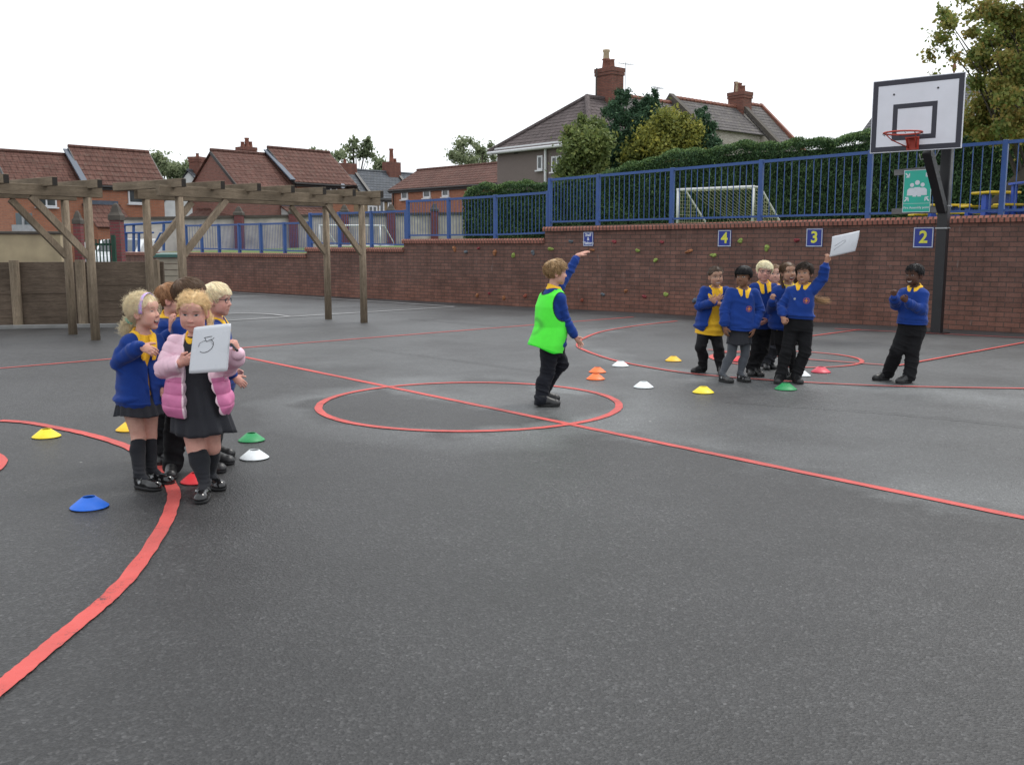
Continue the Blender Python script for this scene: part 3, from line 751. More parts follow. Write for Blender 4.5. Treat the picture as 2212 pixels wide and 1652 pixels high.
# ------------------------------------------------------------------ football goals on the lawn
M_GOALP = simple('white_goal_paint', (0.66, 0.67, 0.68), 0.35, 0.08, 10)
M_GNET = simple('goal_net', (0.40, 0.40, 0.27), 0.8)
M_GNETW = simple('goal_net_white', (0.5, 0.5, 0.5), 0.8)
def goal(label, FL, FR, h, depth_v, top_d, netm, r=0.03, mesh=0.10):
    FL, FR, D = Vector(FL), Vector(FR), Vector(depth_v)
    t = thing('football_goal', label, 'football goal', (FL + FR) / 2); Z = Vector((0, 0, h))
    m = MB()
    m.tube([FL, FL + Z], r, 10); m.tube([FR, FR + Z], r, 10); m.tube([FL + Z - (FR - FL).normalized() * r, FR + Z + (FR - FL).normalized() * r], r, 10)
    m.build('goal_frame', M_GOALP, t, smooth=True)
    dn = D.normalized()
    for P in (FL, FR):
        m = MB(); m.tube([P + Z, P + Z + dn * top_d, P + D + Vector((0, 0, .12)), P + D, P], r * .7, 8); m.build('side_stay', M_GOALP, t, smooth=True)
    m = MB(); m.tube([FL + D, FR + D], r * .7, 8); m.build('back_bar', M_GOALP, t, smooth=True)
    m = MB(); U = FR - FL; nu = round(U.length / mesh)
    prof = [Z, Z + dn * top_d, D * .98 + Vector((0, 0, .14)), D * .98 + Vector((0, 0, .01))]
    L = [(prof[i + 1] - prof[i]).length for i in range(3)]; nl = round(sum(L) / mesh)
    def pf(s):
        s *= sum(L)
        for i in range(3):
            if s <= L[i] + 1e-6: return prof[i].lerp(prof[i + 1], s / L[i]) + Vector((0, 0, -.05 * math.sin(math.pi * s / L[i])))
            s -= L[i]
        return prof[3]
    for k in range(nu + 1):
        for sg_ in (1, -1):
            pts = []
            for j in range(nl + 1):
                u = (k + sg_ * j * 0.5) / nu
                if -0.001 <= u <= 1.001: pts.append(FL + U * u + pf(j / nl))
            if len(pts) > 1: m.tube(pts, 0.0045, 4, False)
    for P in (FL, FR):
        for k in range(1, 10):
            z_ = h * k / 10; xx = top_d + (D.length - top_d) * min(1, (h - z_) / (h - .12))
            m.tube([P + Vector((0, 0, z_)), P + Vector((0, 0, z_)) + dn * xx], 0.0045, 4, False)
        for k in range(1, 12):
            f_ = k / 12; d_ = D.length * f_; zt_ = h if d_ < top_d else h - (h - .12) * (d_ - top_d) / (D.length - top_d)
            m.tube([P + dn * d_, P + dn * d_ + Vector((0, 0, zt_))], 0.0045, 4, False)
    if netm: m.build('net', netm, t)
GY = 24.0
fl, fr = wp(1463, 483, GY), wp(1625, 480, GY - 1.2)
fl.z = fr.z = 1.78
bk = wp(1523, 483, GY + 0.75) - wp(1463, 483, GY); bk.z = 0
hh = wp(1462, 410, GY).z - 1.78
goal('white framed football goal with pale net on the grass behind the tall blue railing', fl, fr, hh, bk, 0.28, M_GNET, 0.032, 0.10)
fl, fr = wp(K('5', 850, 835)[0], 531, 33), wp(K('5', 1278, 820)[0], 528, 33.6)
zz = wp(700, 531, 33).z
fl.z = fr.z = zz
goal('far white football goal seen through the blue railing in front of the grey boundary wall', fl, fr, wp(700, K('5', 900, 690)[1], 33).z - zz, (0.35, 0.9, 0), 0.3, None, 0.028, 0.15)

# ------------------------------------------------------------------ picnic tables
M_TYEL = painted_metal('yellow_table_paint', (0.62, 0.42, 0.01), 0.4)
M_TBLUE = painted_metal('blue_table_paint', (0.02, 0.07, 0.42), 0.4)
def picnic(label, c, w, h, yaw, z0):
    t = thing('picnic_table', label, 'picnic table', (c.x, c.y, z0), 'painted picnic tables on the lawn')
    ux = Vector((math.cos(yaw), math.sin(yaw), 0)); uy = Vector((-ux.y, ux.x, 0)); o = Vector((c.x, c.y, z0))
    m = MB(); m.box(o + Vector((0, 0, h)), (w, w * .8, .045), ux, uy); m.build('table_top', M_TYEL, t, bevel=0.018)
    for sg_ in (-1, 1):
        m = MB(); m.box(o + uy * sg_ * w * .68 + Vector((0, 0, h * .62)), (w, .26, .04), ux, uy); m.build('bench_seat', M_TYEL, t, bevel=0.015)
    for sx_ in (-1, 1):
        m = MB(); p = o + ux * sx_ * w * .3
        m.box(p + Vector((0, 0, h * .5)), (.12, .12, h - .05), ux, uy); m.box(p + Vector((0, 0, h * .45)), (.06, w * 1.45, .06), ux, uy)
        for sg_ in (-1, 1): m.box(p + uy * sg_ * w * .68 + Vector((0, 0, h * .29)), (.1, .1, h * .58), ux, uy)
        m.build('leg', M_TBLUE, t, bevel=0.008)
c = wp(2150, 440, 17.6); z_ = lawn_z((c - WA).dot(WU), 2.5)
picnic('yellow topped picnic table with blue legs behind the railing at the far right', c, .64, wp(2150, 417, 17.6).z - z_, 0.25, z_)
c = wp(2040, 440, 19.6); z_ = lawn_z((c - WA).dot(WU), 4)
picnic('yellow and blue picnic table partly hidden behind the black basketball post', c, .8, 0.44, 0.1, z_)
c = wp(2290, 440, 16.4); z_ = lawn_z((c - WA).dot(WU), 2.5)
t = thing('blue_play_frame', 'blue painted box frame on the lawn behind the railing at the right edge', 'play frame', (c.x, c.y, z_))
hz = wp(2290, 392, 16.4).z - z_
for dx in (-1, 1):
    for dy in (0, 1): m = MB(); m.box(c + Vector((dx * .42, dy * .7, 0)) + Vector((0, 0, z_ - c.z + hz / 2)), (.08, .08, hz)); m.build('leg', M_TBLUE, t, bevel=0.006)
m = MB(); m.box((c.x, c.y + .35, z_ + hz), (1.0, .85, .04)); m.box((c.x, c.y + .35, z_ + .25), (.84, .7, .04)); m.build('deck', M_TBLUE, t, bevel=0.006)

# ------------------------------------------------------------------ timber wall, kerb, pergolas
M_SLEEP = wood_mat('weathered_boards', (0.068, 0.050, 0.037), (0.200, 0.152, 0.115))
M_POSTW = wood_mat('weathered_post', (0.150, 0.115, 0.080), (0.345, 0.275, 0.20), True)
M_BEAMW = wood_mat('weathered_beam', (0.115, 0.089, 0.062), (0.275, 0.218, 0.155))
M_CONC = simple('pale_concrete', (0.22, 0.22, 0.215), 0.9, 0.2, 5, 0.3)
tw = gp(180, 706); tw0, tw1 = gp(-160, 711), gp(360, 702); tu = (tw1 - tw0).normalized(); tn = Vector((tu.y, -tu.x, 0))
twt = thing('timber_wall', 'low dark timber board wall behind the wooden pergola at the left', 'wall', (tw0 + tw1) / 2)
L = (tw1 - tw0).length; nb = 8; hz = wp(180, 566, gp(180, 706).y).z; rnd = random.Random(4)
jo = [(gp(*K('A', x, 890)) - tw0).dot(tu) for x in (735,)]
cuts = [0] + jo + [L]
for k in range(nb):
    m = MB()
    for i in range(len(cuts) - 1):
        z0, z1 = 0.03 + (hz - .03) * k / nb + .0005, 0.03 + (hz - .03) * (k + 1) / nb - .0005
        th = 0.06 + rnd.uniform(-.006, .006); A = tw0 + tu * (cuts[i] + .004); B = tw0 + tu * (cuts[i + 1] - .004)
        m.box((A + B) / 2 + Vector((0, 0, (z0 + z1) / 2)) + tn * rnd.uniform(-.006, .006), ((B - A).length, th, z1 - z0), tu, -tn)
    m.build('board', M_SLEEP, twt, uv=True, bevel=0.003)
m = MB(); m.box((tw0 + tw1) / 2 - tn * .045 + Vector((0, 0, hz / 2)), (L, .02, hz - .02), tu, -tn); m.build('backing', M_SLEEP, twt, uv=True)
for x, yb in ((28, 955), (738, 897), (1385, 880)):
    p = gp(*K('A', x + 15, yb - 20)); s = (p - tw0).dot(tu); p = tw0 + tu * s + tn * 0.10
    m = MB(); m.tube([p, p + Vector((0, 0, hz + 0.03))], 0.075 if x < 1300 else 0.06, 12); m.build('post', M_POSTW, twt, uv=True, smooth=False)
kb = MB(); kb.box((tw0 + tw1) / 2 + tn * 0.19 + Vector((0, 0, .02)), (L, 0.10, 0.07), tu, -tn)
setp(kb.build('kerb_strip', M_CONC, bevel=0.008), kind='structure')

M_ENDG = simple('dark_end_grain', (0.022, 0.018, 0.015), .9, .3, 30, .4)
PU = Vector((0.54, 0.84, 0)).normalized()
def pergola(label, fp, bp, fbeam, bbeam, zf, rafters, braces, rh=0.115):
    """fp / bp: front and back post feet (metres); beams as (start,end) along their own post line"""
    t = thing('pergola', label, 'pergola', (fp[0] + bp[0]) / 2, 'wooden pergolas at the left of the playground')
    for row, (posts, bm_) in enumerate(((fp, fbeam), (bp, bbeam))):
        for p in posts:
            m = MB(); m.tube([p, p + Vector((0, 0, zf - 0.01 - .14))], [0.062, 0.056], 14); m.build('post', M_POSTW, t, uv=True, smooth=True)
        d = (posts[-1] - posts[0]).normalized() if len(posts) > 1 else PU
        m = MB(); m.beam(posts[0] + d * bm_[0] + Vector((0, 0, zf - .075)), posts[0] + d * bm_[1] + Vector((0, 0, zf - .075)), 0.095, 0.145)
        m.build('beam', M_BEAMW, t, uv=True, bevel=0.006)
    d = (fp[-1] - fp[0]).normalized()
    acr = (bp[0] - fp[0]); acr = (acr - d * acr.dot(d)); aw = acr.length; acr.normalize()
    for s in rafters:
        a = fp[0] + d * s - acr * 0.30; b = fp[0] + d * s + acr * (aw + 0.32)
        m = MB(); m.beam(a + Vector((0, 0, zf + rh / 2 - .030)), b + Vector((0, 0, zf + rh / 2 - .030)), 0.075, rh); m.build('rafter', M_BEAMW, t, uv=True, bevel=0.006)
        m = MB(); m.beam(a + Vector((0, 0, zf + rh / 2 - .030)) - acr * .004, a + Vector((0, 0, zf + rh / 2 - .030)) + acr * .001, 0.066, rh - .010); m.build('end_grain', M_ENDG, t)
    for (p, sgn) in braces:
        m = MB(); m.beam(p + d * sgn * .03 + Vector((0, 0, zf - .95)), p + d * sgn * .78 + Vector((0, 0, zf - .16)), 0.06, 0.09); m.build('brace', M_POSTW, t, uv=True, bevel=0.005)
    return t
Pd, Pc = gp(786.5, 697), gp(709.6, 689.5)
ZP = wp(786, 425, Pd.y).z + 0.01
def fit_post(xtop, ytop, z):   # ground foot of a post whose beam top is seen at (xtop, ytop)
    r = ray(xtop, ytop); k = (z - HC) / r.z; p = CAM + r * k; return Vector((p.x, p.y, 0))
Pb = fit_post(*K('4', 1365, 383), ZP); Pa = Pb + (Pc - Pd)
fd = (Pd - Pb).normalized(); LF = (Pd - Pb).length
pergola('long wooden pergola behind the left group, its far posts on open tarmac', [Pb, Pd], [Pa, Pc], (-0.33, LF + 0.40), (-0.16, LF + 0.14), ZP,
        [-0.12 + (LF + .30) * k / 6 for k in range(7)], [(Pb, 1), (Pa, 1), (Pd, -1), (Pc, -1)])
Qb = gp(207, 734); Qa = gp(158, 722)
ZQ = wp(190, 403, Qb.y).z
LQ = 3.7; d2 = fd
q2 = Qb - d2 * LQ; q1 = Qa - d2 * LQ
pergola('wooden pergola cut off by the left edge of the photo', [q2, Qb], [q1, Qa], (-0.4, LQ + 0.20), (-0.4, LQ + .16), ZQ,
        [LQ + 0.02 - 0.62 * k for k in range(6)], [(Qb, -1), (Qa, -1)])

# ------------------------------------------------------------------ corner by the gate
M_CREAM = simple('cream_render', (0.33, 0.27, 0.175), 0.92, 0.22, 2.2, 0.35, 40)
M_STONE = simple('dark_stone_coping', (0.075, 0.065, 0.055), 0.9, 0.3, 6, 0.5, 20)
CY_ = 21.0
a, b = wp(-160, 565, CY_ - 0.6), wp(136, 565, CY_)
a.z = b.z = 0; zt1 = wp(60, K('A', 0, 92)[1], CY_ - .2).z
t = thing('cream_wall', 'cream rendered wall with dark stone coping behind the timber wall', 'wall', (a + b) / 2)
u = (b - a).normalized(); n_ = Vector((u.y, -u.x, 0))
m = MB(); m.box((a + b) / 2 + Vector((0, 0, zt1 / 2)), ((b - a).length, .25, zt1), u, -n_); m.build('wall', M_CREAM, t)
zt2 = wp(60, K('A', 0, 64)[1], CY_ - .2).z
m = MB(); m.box((a + b) / 2 + Vector((0, 0, (zt1 + zt2) / 2 + .004)), ((b - a).length + .05, .34, zt2 - zt1), u, -n_); m.build('coping', M_STONE, t, bevel=0.02)
M_BRICKO = brick_mat('orange_brick', (0.41, 0.165, 0.092), (0.33, 0.128, 0.074), (0.24, 0.17, 0.13), dirt=0.25)
M_BRICKP = brick_mat('plum_brick', (0.20, 0.055, 0.06), (0.15, 0.045, 0.05), (0.12, 0.09, 0.08), dirt=0.3)
def pier(label, x0, x1, ytop, Y, zb, capm=None, captop=None, group=None, zcap=None):
    A, B = wp(x0, ytop, Y), wp(x1, ytop, Y); w_ = B.x - A.x; c_ = (A + B) / 2
    t_ = thing('brick_pier', label, 'pier', (c_.x, c_.y + w_ / 2, zb), group)
    m_ = MB(); m_.box((c_.x, c_.y + w_ / 2, (A.z + zb) / 2), (w_, w_, A.z - zb)); m_.build('pier', M_BRICKP, t_, uv=True)
    h_ = 0.34 if zcap is None else zcap; m_ = MB(); zz_ = A.z; e = w_ * .62
    m_.lathe([(e * 1.35, 0.002), (e * 1.35, h_ * .28), (e * .95, h_ * .45), (e * .8, h_ * .62), (e * .45, h_ * .9), (0.01, h_)], (c_.x, c_.y + w_ / 2, zz_), 4)
    M_ = Matrix.Rotation(math.pi / 4, 3, 'Z'); cc_ = Vector((c_.x, c_.y + w_ / 2, 0))
    m_.v = [tuple(cc_ + M_ @ (Vector(p) - cc_)) for p in m_.v]
    m_.build('cap', M_STONE, t_)
pier('plum brick gate pier left of the dark green gate', *[K('A', x, 0)[0] for x in (628, 692)], 484, 22.0, 0.0, zcap=0.3)
pier('brick gate pier with a stone cap between the green gate and the blue ramp railing', *[K('4', x, 0)[0] for x in (835, 915)], K('4', 0, 645)[1], 24.0, 0.0, zcap=0.42)
# green gate
M_GGRN = painted_metal('dark_green_gate_paint', (0.006, 0.05, 0.030), 0.5)
GY_ = 23.0
t = thing('green_gate', 'dark green metal palisade gate with a small white notice', 'gate', wp(208, 566, GY_) * 1.0)
xa, xb = K('A', 695, 0)[0], K('A', 962, 0)[0]
A, B = wp(xa, 520, GY_), wp(xb, 520, GY_); zt = wp(200, K('A', 0, 132)[1], GY_).z
m = MB()
n = 9
for k in range(n):
    x = A.x + (B.x - A.x) * (k + .5) / n; m.box((x, GY_, zt / 2), (.026, .02, zt)); 
for z in (0.25, zt * .55, zt - .12): m.box(((A.x + B.x) / 2, GY_ + .035, z), (B.x - A.x, .035, .05))
m.build('bars', M_GGRN, t)
for x in (A.x - .03, B.x + .05):
    m = MB(); m.box((x, GY_, zt / 2 + .05), (.08, .08, zt + .1)); m.build('post', M_GGRN, t)
p = wp(*K('A', 716, 205), GY_ - .03); m = MB(); m.box(p, (.17, .01, .26)); m.build('notice', simple('white_notice', (0.6, 0.6, 0.58), 0.5), t)
# ------------------------------------------------------------------ projection check helpers
def proj(P):
    d = Vector(P) - CAM; z = d.dot(_fw); return (CX + FPX * d.x / z, CY - FPX * d.dot(_up) / z)
def solve_s(P, u, xpix):
    P = Vector(P); u = Vector(u); lo, hi = -60.0, 60.0; f = lambda s: proj(P + u * s)[0] - xpix
    s = 0.0
    for _ in range(30):
        a = f(s); b = f(s + .01); s -= max(-8, min(8, a / ((b - a) / .01 + 1e-9)))
    return s
Z3 = Vector((0, 0, 1))
M_UPVC = simple('white_upvc', (0.62, 0.63, 0.65), 0.4, 0.05, 5)
def glass_mat():
    t = NT('window_glass'); v = t.coord(); a = t.noise(v, 0.7, 3)
    c = t.ramp(a, [(0.35, (0.02, 0.024, 0.028)), (0.7, (0.10, 0.11, 0.115))])
    return t.out(c, 0.08, None, 0.6)
M_GLASS = glass_mat()
M_GUT = simple('dark_gutter', (0.02, 0.018, 0.018), 0.5, 0.2)
M_LEAD = simple('lead_flashing', (0.075, 0.095, 0.13), 0.6, 0.2, 6, 0.1)
M_TILER = tile_mat('red_pantiles', (0.122, 0.060, 0.048), 0.34, 0.30, 0.25, 0.9)
M_SLATE = tile_mat('grey_slate', (0.105, 0.115, 0.13), 0.24, 0.30, 0.2, 0.0)
M_SLATEO = tile_mat('old_mossy_slate', (0.125, 0.115, 0.115), 0.24, 0.28, 0.8, 0.0)
M_TILEB = tile_mat('brown_concrete_tiles', (0.105, 0.085, 0.085), 0.36, 0.34, 0.1, 0.9)
M_BRICKC = brick_mat('chimney_brick', (0.22, 0.085, 0.06), (0.15, 0.06, 0.045), (0.10, 0.075, 0.065), dirt=0.6)
M_BRICKH = brick_mat('house_brick_red', (0.30, 0.105, 0.070), (0.23, 0.082, 0.056), (0.20, 0.14, 0.11), dirt=0.25)
M_BRICKG = brick_mat('house_brick_pinkish', (0.26, 0.115, 0.09), (0.20, 0.09, 0.072), (0.20, 0.15, 0.13), dirt=0.25)
M_RENDW = simple('white_render', (0.52, 0.53, 0.52), 0.85, 0.12, 2, 0.2, 30)
M_POT = simple('clay_chimney_pot', (0.20, 0.08, 0.055), 0.8, 0.3, 5)
M_POTB = simple('buff_chimney_pot', (0.42, 0.33, 0.22), 0.8, 0.2, 5)

def facade_window(par, E, n, x0, x1, y0, y1, lights=2, frame=0.07, rec=0.02):
    P0 = E + n * 0.02
    A, B = pp(x0, y1, P0, n), pp(x1, y1, P0, n); zt = pp((x0 + x1) / 2, y0, P0, n).z; zb = (A.z + B.z) / 2
    u = Vector((B.x - A.x, B.y - A.y, 0)); w = u.length; u.normalize(); c = (A + B) / 2; c.z = (zt + zb) / 2; h = zt - zb
    m = MB(); e = frame
    for (du, dz, sw, sh) in ((0, h / 2 - e / 2, w, e), (0, -h / 2 + e / 2, w, e), (-w / 2 + e / 2, 0, e, h - 2 * e), (w / 2 - e / 2, 0, e, h - 2 * e)):
        m.box(c + u * du + Z3 * dz + n * .012, (sw, .07, sh), u, -n)
    for k in range(1, lights): m.box(c + u * (-w / 2 + w * k / lights) + n * .012, (e, .06, h - 2 * e), u, -n)
    m.box(c - Z3 * (h / 2 + .04) + n * .05, (w + .12, .16, .06), u, -n)
    f = m.build('window', M_UPVC, par)
    m = MB(); m.box(c + n * .004, (w - e, .03, h - e), u, -n); m.build('pane', M_GLASS, f)
    # curtains or a blind showing behind the glass are left to the glass tone
    return f
def chimney(par, c, w, d, z0, z1, u, n, pots, mat_=None, band=True):
    m = MB(); c = Vector((c.x, c.y, 0))
    m.box(c + Z3 * (z0 + z1) / 2, (w, d, z1 - z0), u, -n)
    if band:
        m.box(c + Z3 * (z1 - .28), (w + .08, d + .08, .12), u, -n); m.box(c + Z3 * (z1 - .10), (w + .10, d + .10, .2), u, -n)
    ch = m.build('chimney', mat_ or M_BRICKC, par, uv=True)
    for (du, dn, r, h, mt) in pots:
        m = MB(); m.lathe([(r * 1.05, 0), (r, h * .15), (r * .8, h * .85), (r * 1.0, h * .92), (r * 1.0, h), (r * .7, h), (r * .7, h * .6)], c + u * du + n * dn + Z3 * (z1 - .002), 10)
        m.build('chimney_pot', mt, ch, smooth=True)
    return ch
def roof_slab(E0, E1, R0, R1, m, th=0.10, rows=0.34):
    """tiles in overlapping rows: each row a thin wedge from eave up to ridge"""
    E0, E1, R0, R1 = [Vector(q) for q in (E0, E1, R0, R1)]
    n = max(3, round((R0 - E0).length / rows)); nn = (E1 - E0).cross(R0 - E0).normalized()
    if nn.z < 0: nn = -nn
    for k in range(n):
        a, b = k / n, min(1, (k + 1.12) / n)
        p = [E0.lerp(R0, a), E1.lerp(R1, a), E1.lerp(R1, b), E0.lerp(R0, b)]
        lift = nn * 0.02
        q = [p[0] + lift, p[1] + lift, p[2] + nn * .004, p[3] + nn * .004]
        m.add(q + [p[0] - nn * .03, p[1] - nn * .03], ((0, 1, 2, 3), (4, 5, 1, 0), (4, 0, 3), (5, 2, 1)))
    m.add([E0 - nn * .04, E1 - nn * .04, R1 - nn * .04, R0 - nn * .04], ((3, 2, 1, 0),))
def section(par, Ef, u, n, L, run, zr, wall, roof, z0=0.0, back=None, gutter=True, over=0.18, verge=True, ridge=True, rows=0.34):
    """one block of a house. Ef = front eave corner (the end from which u runs), run = horizontal eave->ridge"""
    Ef = Vector(Ef); ze = Ef.z; A = Vector((Ef.x, Ef.y, 0)); B = A + u * L; back = back or run
    pent = [A + Z3 * z0, A - n * (run + back) + Z3 * z0, A - n * (run + back) + Z3 * (ze - .02), A - n * run + Z3 * (zr - .06), A + Z3 * (ze - .02)]
    m = MB(); m.prism(pent, u * L); m.build('wall', wall, par, uv=True)
    sl = (zr - ze) / run; o = over
    m = MB()
    E0, E1 = A + n * o + Z3 * (ze - sl * o) - u * .12, B + n * o + Z3 * (ze - sl * o) + u * .12
    R0, R1 = A - n * run + Z3 * (zr + .02) - u * .12, B - n * run + Z3 * (zr + .02) + u * .12
    roof_slab(E0, E1, R0, R1, m, rows=rows)
    G0, G1 = A - n * (run + back + o) + Z3 * (ze - sl * o) - u * .12, B - n * (run + back + o) + Z3 * (ze - sl * o) + u * .12
    m.quad(G1, G0, R0, R1)
    rf = m.build('roof', roof, par, uv=True)
    if ridge:
        m = MB(); m.tube([R0 + Z3 * .02, R1 + Z3 * .02], .09, 8); m.build('ridge_tile', roof, rf, uv=True)
    m = MB()
    if gutter: m.tube([E0 - Z3 * .08 + n * .03, E1 - Z3 * .08 + n * .03], .055, 6); m.box((E0 + E1) / 2 - Z3 * .13 - n * .05, (L + .2, .03, .2), u, -n)
    if verge:
        m.beam(E0 - Z3 * .10 - u * .02, R0 - Z3 * .10 - u * .02, .05, .16, n); m.beam(E1 - Z3 * .10 + u * .02, R1 - Z3 * .10 + u * .02, .05, .16, n)
    if m.v: m.build('gutter', M_GUT, par)
    return rf
def solve_house(Epx, Y, Rpx, u):
    E = wp(*Epx, Y); Rg = pp(*Rpx, E, u); n = Vector((u.y, -u.x, 0))
    if n.y > 0: n = -n
    run = -(Rg - E).dot(n); return E, n, run, Rg.z
UH = Vector((0.67, 0.74, 0)).normalized()
# house one: two staggered halves at the far left
E, n, run, zr = solve_house((353, 398), 50, (316, 330), UH)
print('H1', E, run, zr, math.degrees(math.atan((zr - E.z) / run)))
s = solve_s(E, -UH, 189); El = E - UH * s
h1 = thing('brick_house', 'orange brick house with red pantile roof in two stepped halves, furthest left', 'house', (E - UH * s / 2) * 1.0)
h1.location.z = -1.0
section(h1, El, UH, n, s, run, zr, M_BRICKO, M_TILER, -1.0)
s2 = solve_s(El, -UH, 24); E2 = El - UH * s2; dz = 0.42; E2.z -= dz * .9
section(h1, E2, UH, n, s2 - .13, run, zr - dz, M_BRICKO, M_TILER, -1.0)
m = MB(); m.beam(El + n * .2 + Z3 * (-.05) - UH * .25, El - n * run + Z3 * (zr - El.z - .12) - UH * .22, .30, .06, n); m.build('flashing', M_LEAD, h1)
facade_window(h1, E, n, 277.5, 316, 406.8, 440, 1); facade_window(h1, E, n, 78, 122.5, 413, 447, 2)
def porch(par, E, n, u, x0, x1, ytop, ybot, out, wallm, roofm, flash=True):
    A, B = pp(x0, ytop, E, n), pp(x1, ytop, E, n); z1 = (A.z + B.z) / 2; L = (Vector((B.x - A.x, B.y - A.y, 0))).length; A.z = 0
    z0 = pp((x0 + x1) / 2, ybot, E + n * out, n).z
    m = MB(); m.prism([A + Z3 * -1, A + n * out - Z3, A + n * out + Z3 * z0, A + Z3 * (z1 - .05)], u * L); m.build('porch_wall', wallm, par, uv=True)
    m = MB(); roof_slab(A + n * (out + .15) + Z3 * (z0 - .05) - u * .1, A + n * (out + .15) + Z3 * (z0 - .05) + u * (L + .1), A + n * .01 + Z3 * z1 - u * .1, A + n * .01 + Z3 * z1 + u * (L + .1), m)
    r = m.build('porch_roof', roofm, par, uv=True)
    if flash:
        m = MB(); m.beam(A + n * .04 + Z3 * (z1 + .06), A + n * .04 + Z3 * (z1 + .06) + u * L, .05, .2); m.build('porch_flashing', M_LEAD, par)
porch(h1, E, n, UH, *[K('4', x, 0)[0] for x in (640, 900)], K('4', 0, 520)[1], K('4', 0, 690)[1], 1.3, M_BRICKO, M_TILER)
# house two
E, n, run, zr = solve_house((763, 395), 55, (708, 331), UH)
print('H2', E, run, zr, math.degrees(math.atan((zr - E.z) / run)))
s = solve_s(E, -UH, 637); El = E - UH * s
h2 = thing('brick_house', 'red brick house with a stepped pantile roof and plain gable, behind the right pergola', 'house', (E - UH * s / 2) * 1.0); h2.location.z = -1.0
section(h2, El, UH, n, s, run, zr, M_BRICKO, M_TILER, -1.0)
s2 = solve_s(El, -UH, 513); E2 = El - UH * s2; E2.z -= .35
section(h2, E2, UH, n, s2 - .13, run, zr - .38, M_BRICKG, M_TILER, -1.0)
m = MB(); m.beam(El + n * .2 + Z3 * (-.05) - UH * .25, El - n * run + Z3 * (zr - El.z - .12) - UH * .22, .30, .06, n); m.build('flashing', M_LEAD, h2)
facade_window(h2, E, n, 543, 577, 403, 416, 3); facade_window(h2, E, n, 700, 728, 399, 421, 2)
porch(h2, E, n, UH, K('5', 575, 0)[0], K('5', 860, 0)[0], K('5', 0, 555)[1], K('5', 0, 650)[1], 1.6, M_RENDW, M_TILER)
m = MB(); c = pp(*K('5', 1005, 413), E + n * .1, n); m.tube([c, c + n * .12], .14, 10); m.build('alarm_box', M_SGREY, h2)
m = MB(); c = pp(*K('5', 1075, 430), E + n * .3, n); m.lathe([(0.01, 0), (.2, .05), (.33, .14)], c, 14); m.build('satellite_dish', M_GUT, h2)
# house two's lower side building (garage roof) to its left
E3 = E2 - UH * .15 + n * 1.0
gx = thing('garage', 'low brick garage with a red pantile roof left of the stepped brick house', 'garage', (E3.x, E3.y, -1))
P0, P1 = wp(*K('5', -110, 655), 49), wp(*K('5', 235, 660), 49.0)
L = (P1 - P0).length; uu = (P1 - P0); uu.z = 0; uu.normalize(); nn = Vector((uu.y, -uu.x, 0)); gx.location = (P0.x + P1.x) / 2, P0.y, -1
section(gx, Vector((P0.x, P0.y, P0.z)), uu, nn, L, 2.4, wp(*K('5', 60, 585), 51.4).z, M_BRICKG, M_TILER, -1.0)
# chimney seen above house two
c0 = wp(*K('5', 330, 180), 57 + 2)
chimney(h2, c0, .9, .7, c0.z - 1.0, wp(*K('5', 330, 138), 59).z, UH, n, [(-.25, 0, .13, .3, M_POT), (.05, 0, .15, .55, M_POT), (.3, 0, .12, .35, M_POT)])
# house three: long red-roofed terrace
U3 = Vector((0.69, -0.72, 0)).normalized()
E, n, run, zr = solve_house((846, 407), 62, (904, 369), U3)
print('H3', E, run, zr, math.degrees(math.atan((zr - E.z) / run)))
h3 = thing('brick_house', 'long brick house with a low red roof and small white windows beside the rendered house', 'house', (E.x + 4, E.y - 4, -1))
section(h3, E, U3, n, 12.5, run, zr, M_BRICKO, M_TILER, -1.0)
for (x0, x1, y0, y1) in ((1430, 1476, 433, 508), (1585, 1636, 422, 497), (1718, 1767, 414, 488), (1898, 1952, 404, 480)):
    facade_window(h3, E, n, K('5', x0, 0)[0], K('5', x1, 0)[0], K('5', 0, y0)[1], K('5', 0, y1)[1], 1, .09)
m = MB(); c = E + U3 * .3 + n * .12; m.tube([Vector((c.x, c.y, -1)), Vector((c.x, c.y, E.z - .3))], .05, 6); m.build('drainpipe', M_GUT, h3)
# house four: grey slate roofs with chimneys
E, n, run, zr = solve_house((788, 422), 70, (750, 367), UH)
print('H4', E, run, zr, math.degrees(math.atan((zr - E.z) / run)))
M_BUFF = brick_mat('buff_brick', (0.30, 0.22, 0.12), (0.24, 0.17, 0.095), (0.2, 0.16, 0.12), dirt=.3)
h4 = thing('terraced_house', 'buff brick terraced house with a grey slate roof and two brick chimneys', 'house', (E.x + 4, E.y + 4, -1))
section(h4, E, UH, n, 12.0, run, zr, M_BUFF, M_SLATE, -1.0, rows=.3)
def ridge_pt(E, n, run, u, xpix):
    Rp = E - n * run; s_ = solve_s(Vector((Rp.x, Rp.y, zr)), u, xpix); return Vector((Rp.x, Rp.y, 0)) + u * s_
for (xa, yt, pots) in ((750, 353.5, [(-.2, 0, .12, .3, M_POT)]), (846, 351, [(.0, 0, .17, 1.0, M_POT), (.35, 0, .13, .3, M_POT)])):
    c = ridge_pt(E, n, run, UH, xa); chimney(h4, c, 1.15, .8, zr - .8, wp(xa, yt, c.y).z, UH, n, pots, band=False)
    A = c + n * 0; m = MB(); m.beam(Vector((c.x, c.y, zr + .1)) + UH * .5, Vector((c.x, c.y, 0)) + n * (run + .1) + Z3 * (E.z + .08) + UH * .5, .25, .12, n); m.build('party_wall', M_GUT, h4)
for (x0, x1, y0, y1, l) in ((1190, 1256, 548, 605, 2), (1268, 1305, 500, 605, 1), (1330, 1372, 520, 575, 2)):
    facade_window(h4, E, n, K('5', x0, 0)[0], K('5', x1, 0)[0], K('5', 0, y0)[1], K('5', 0, y1)[1], l, .12)
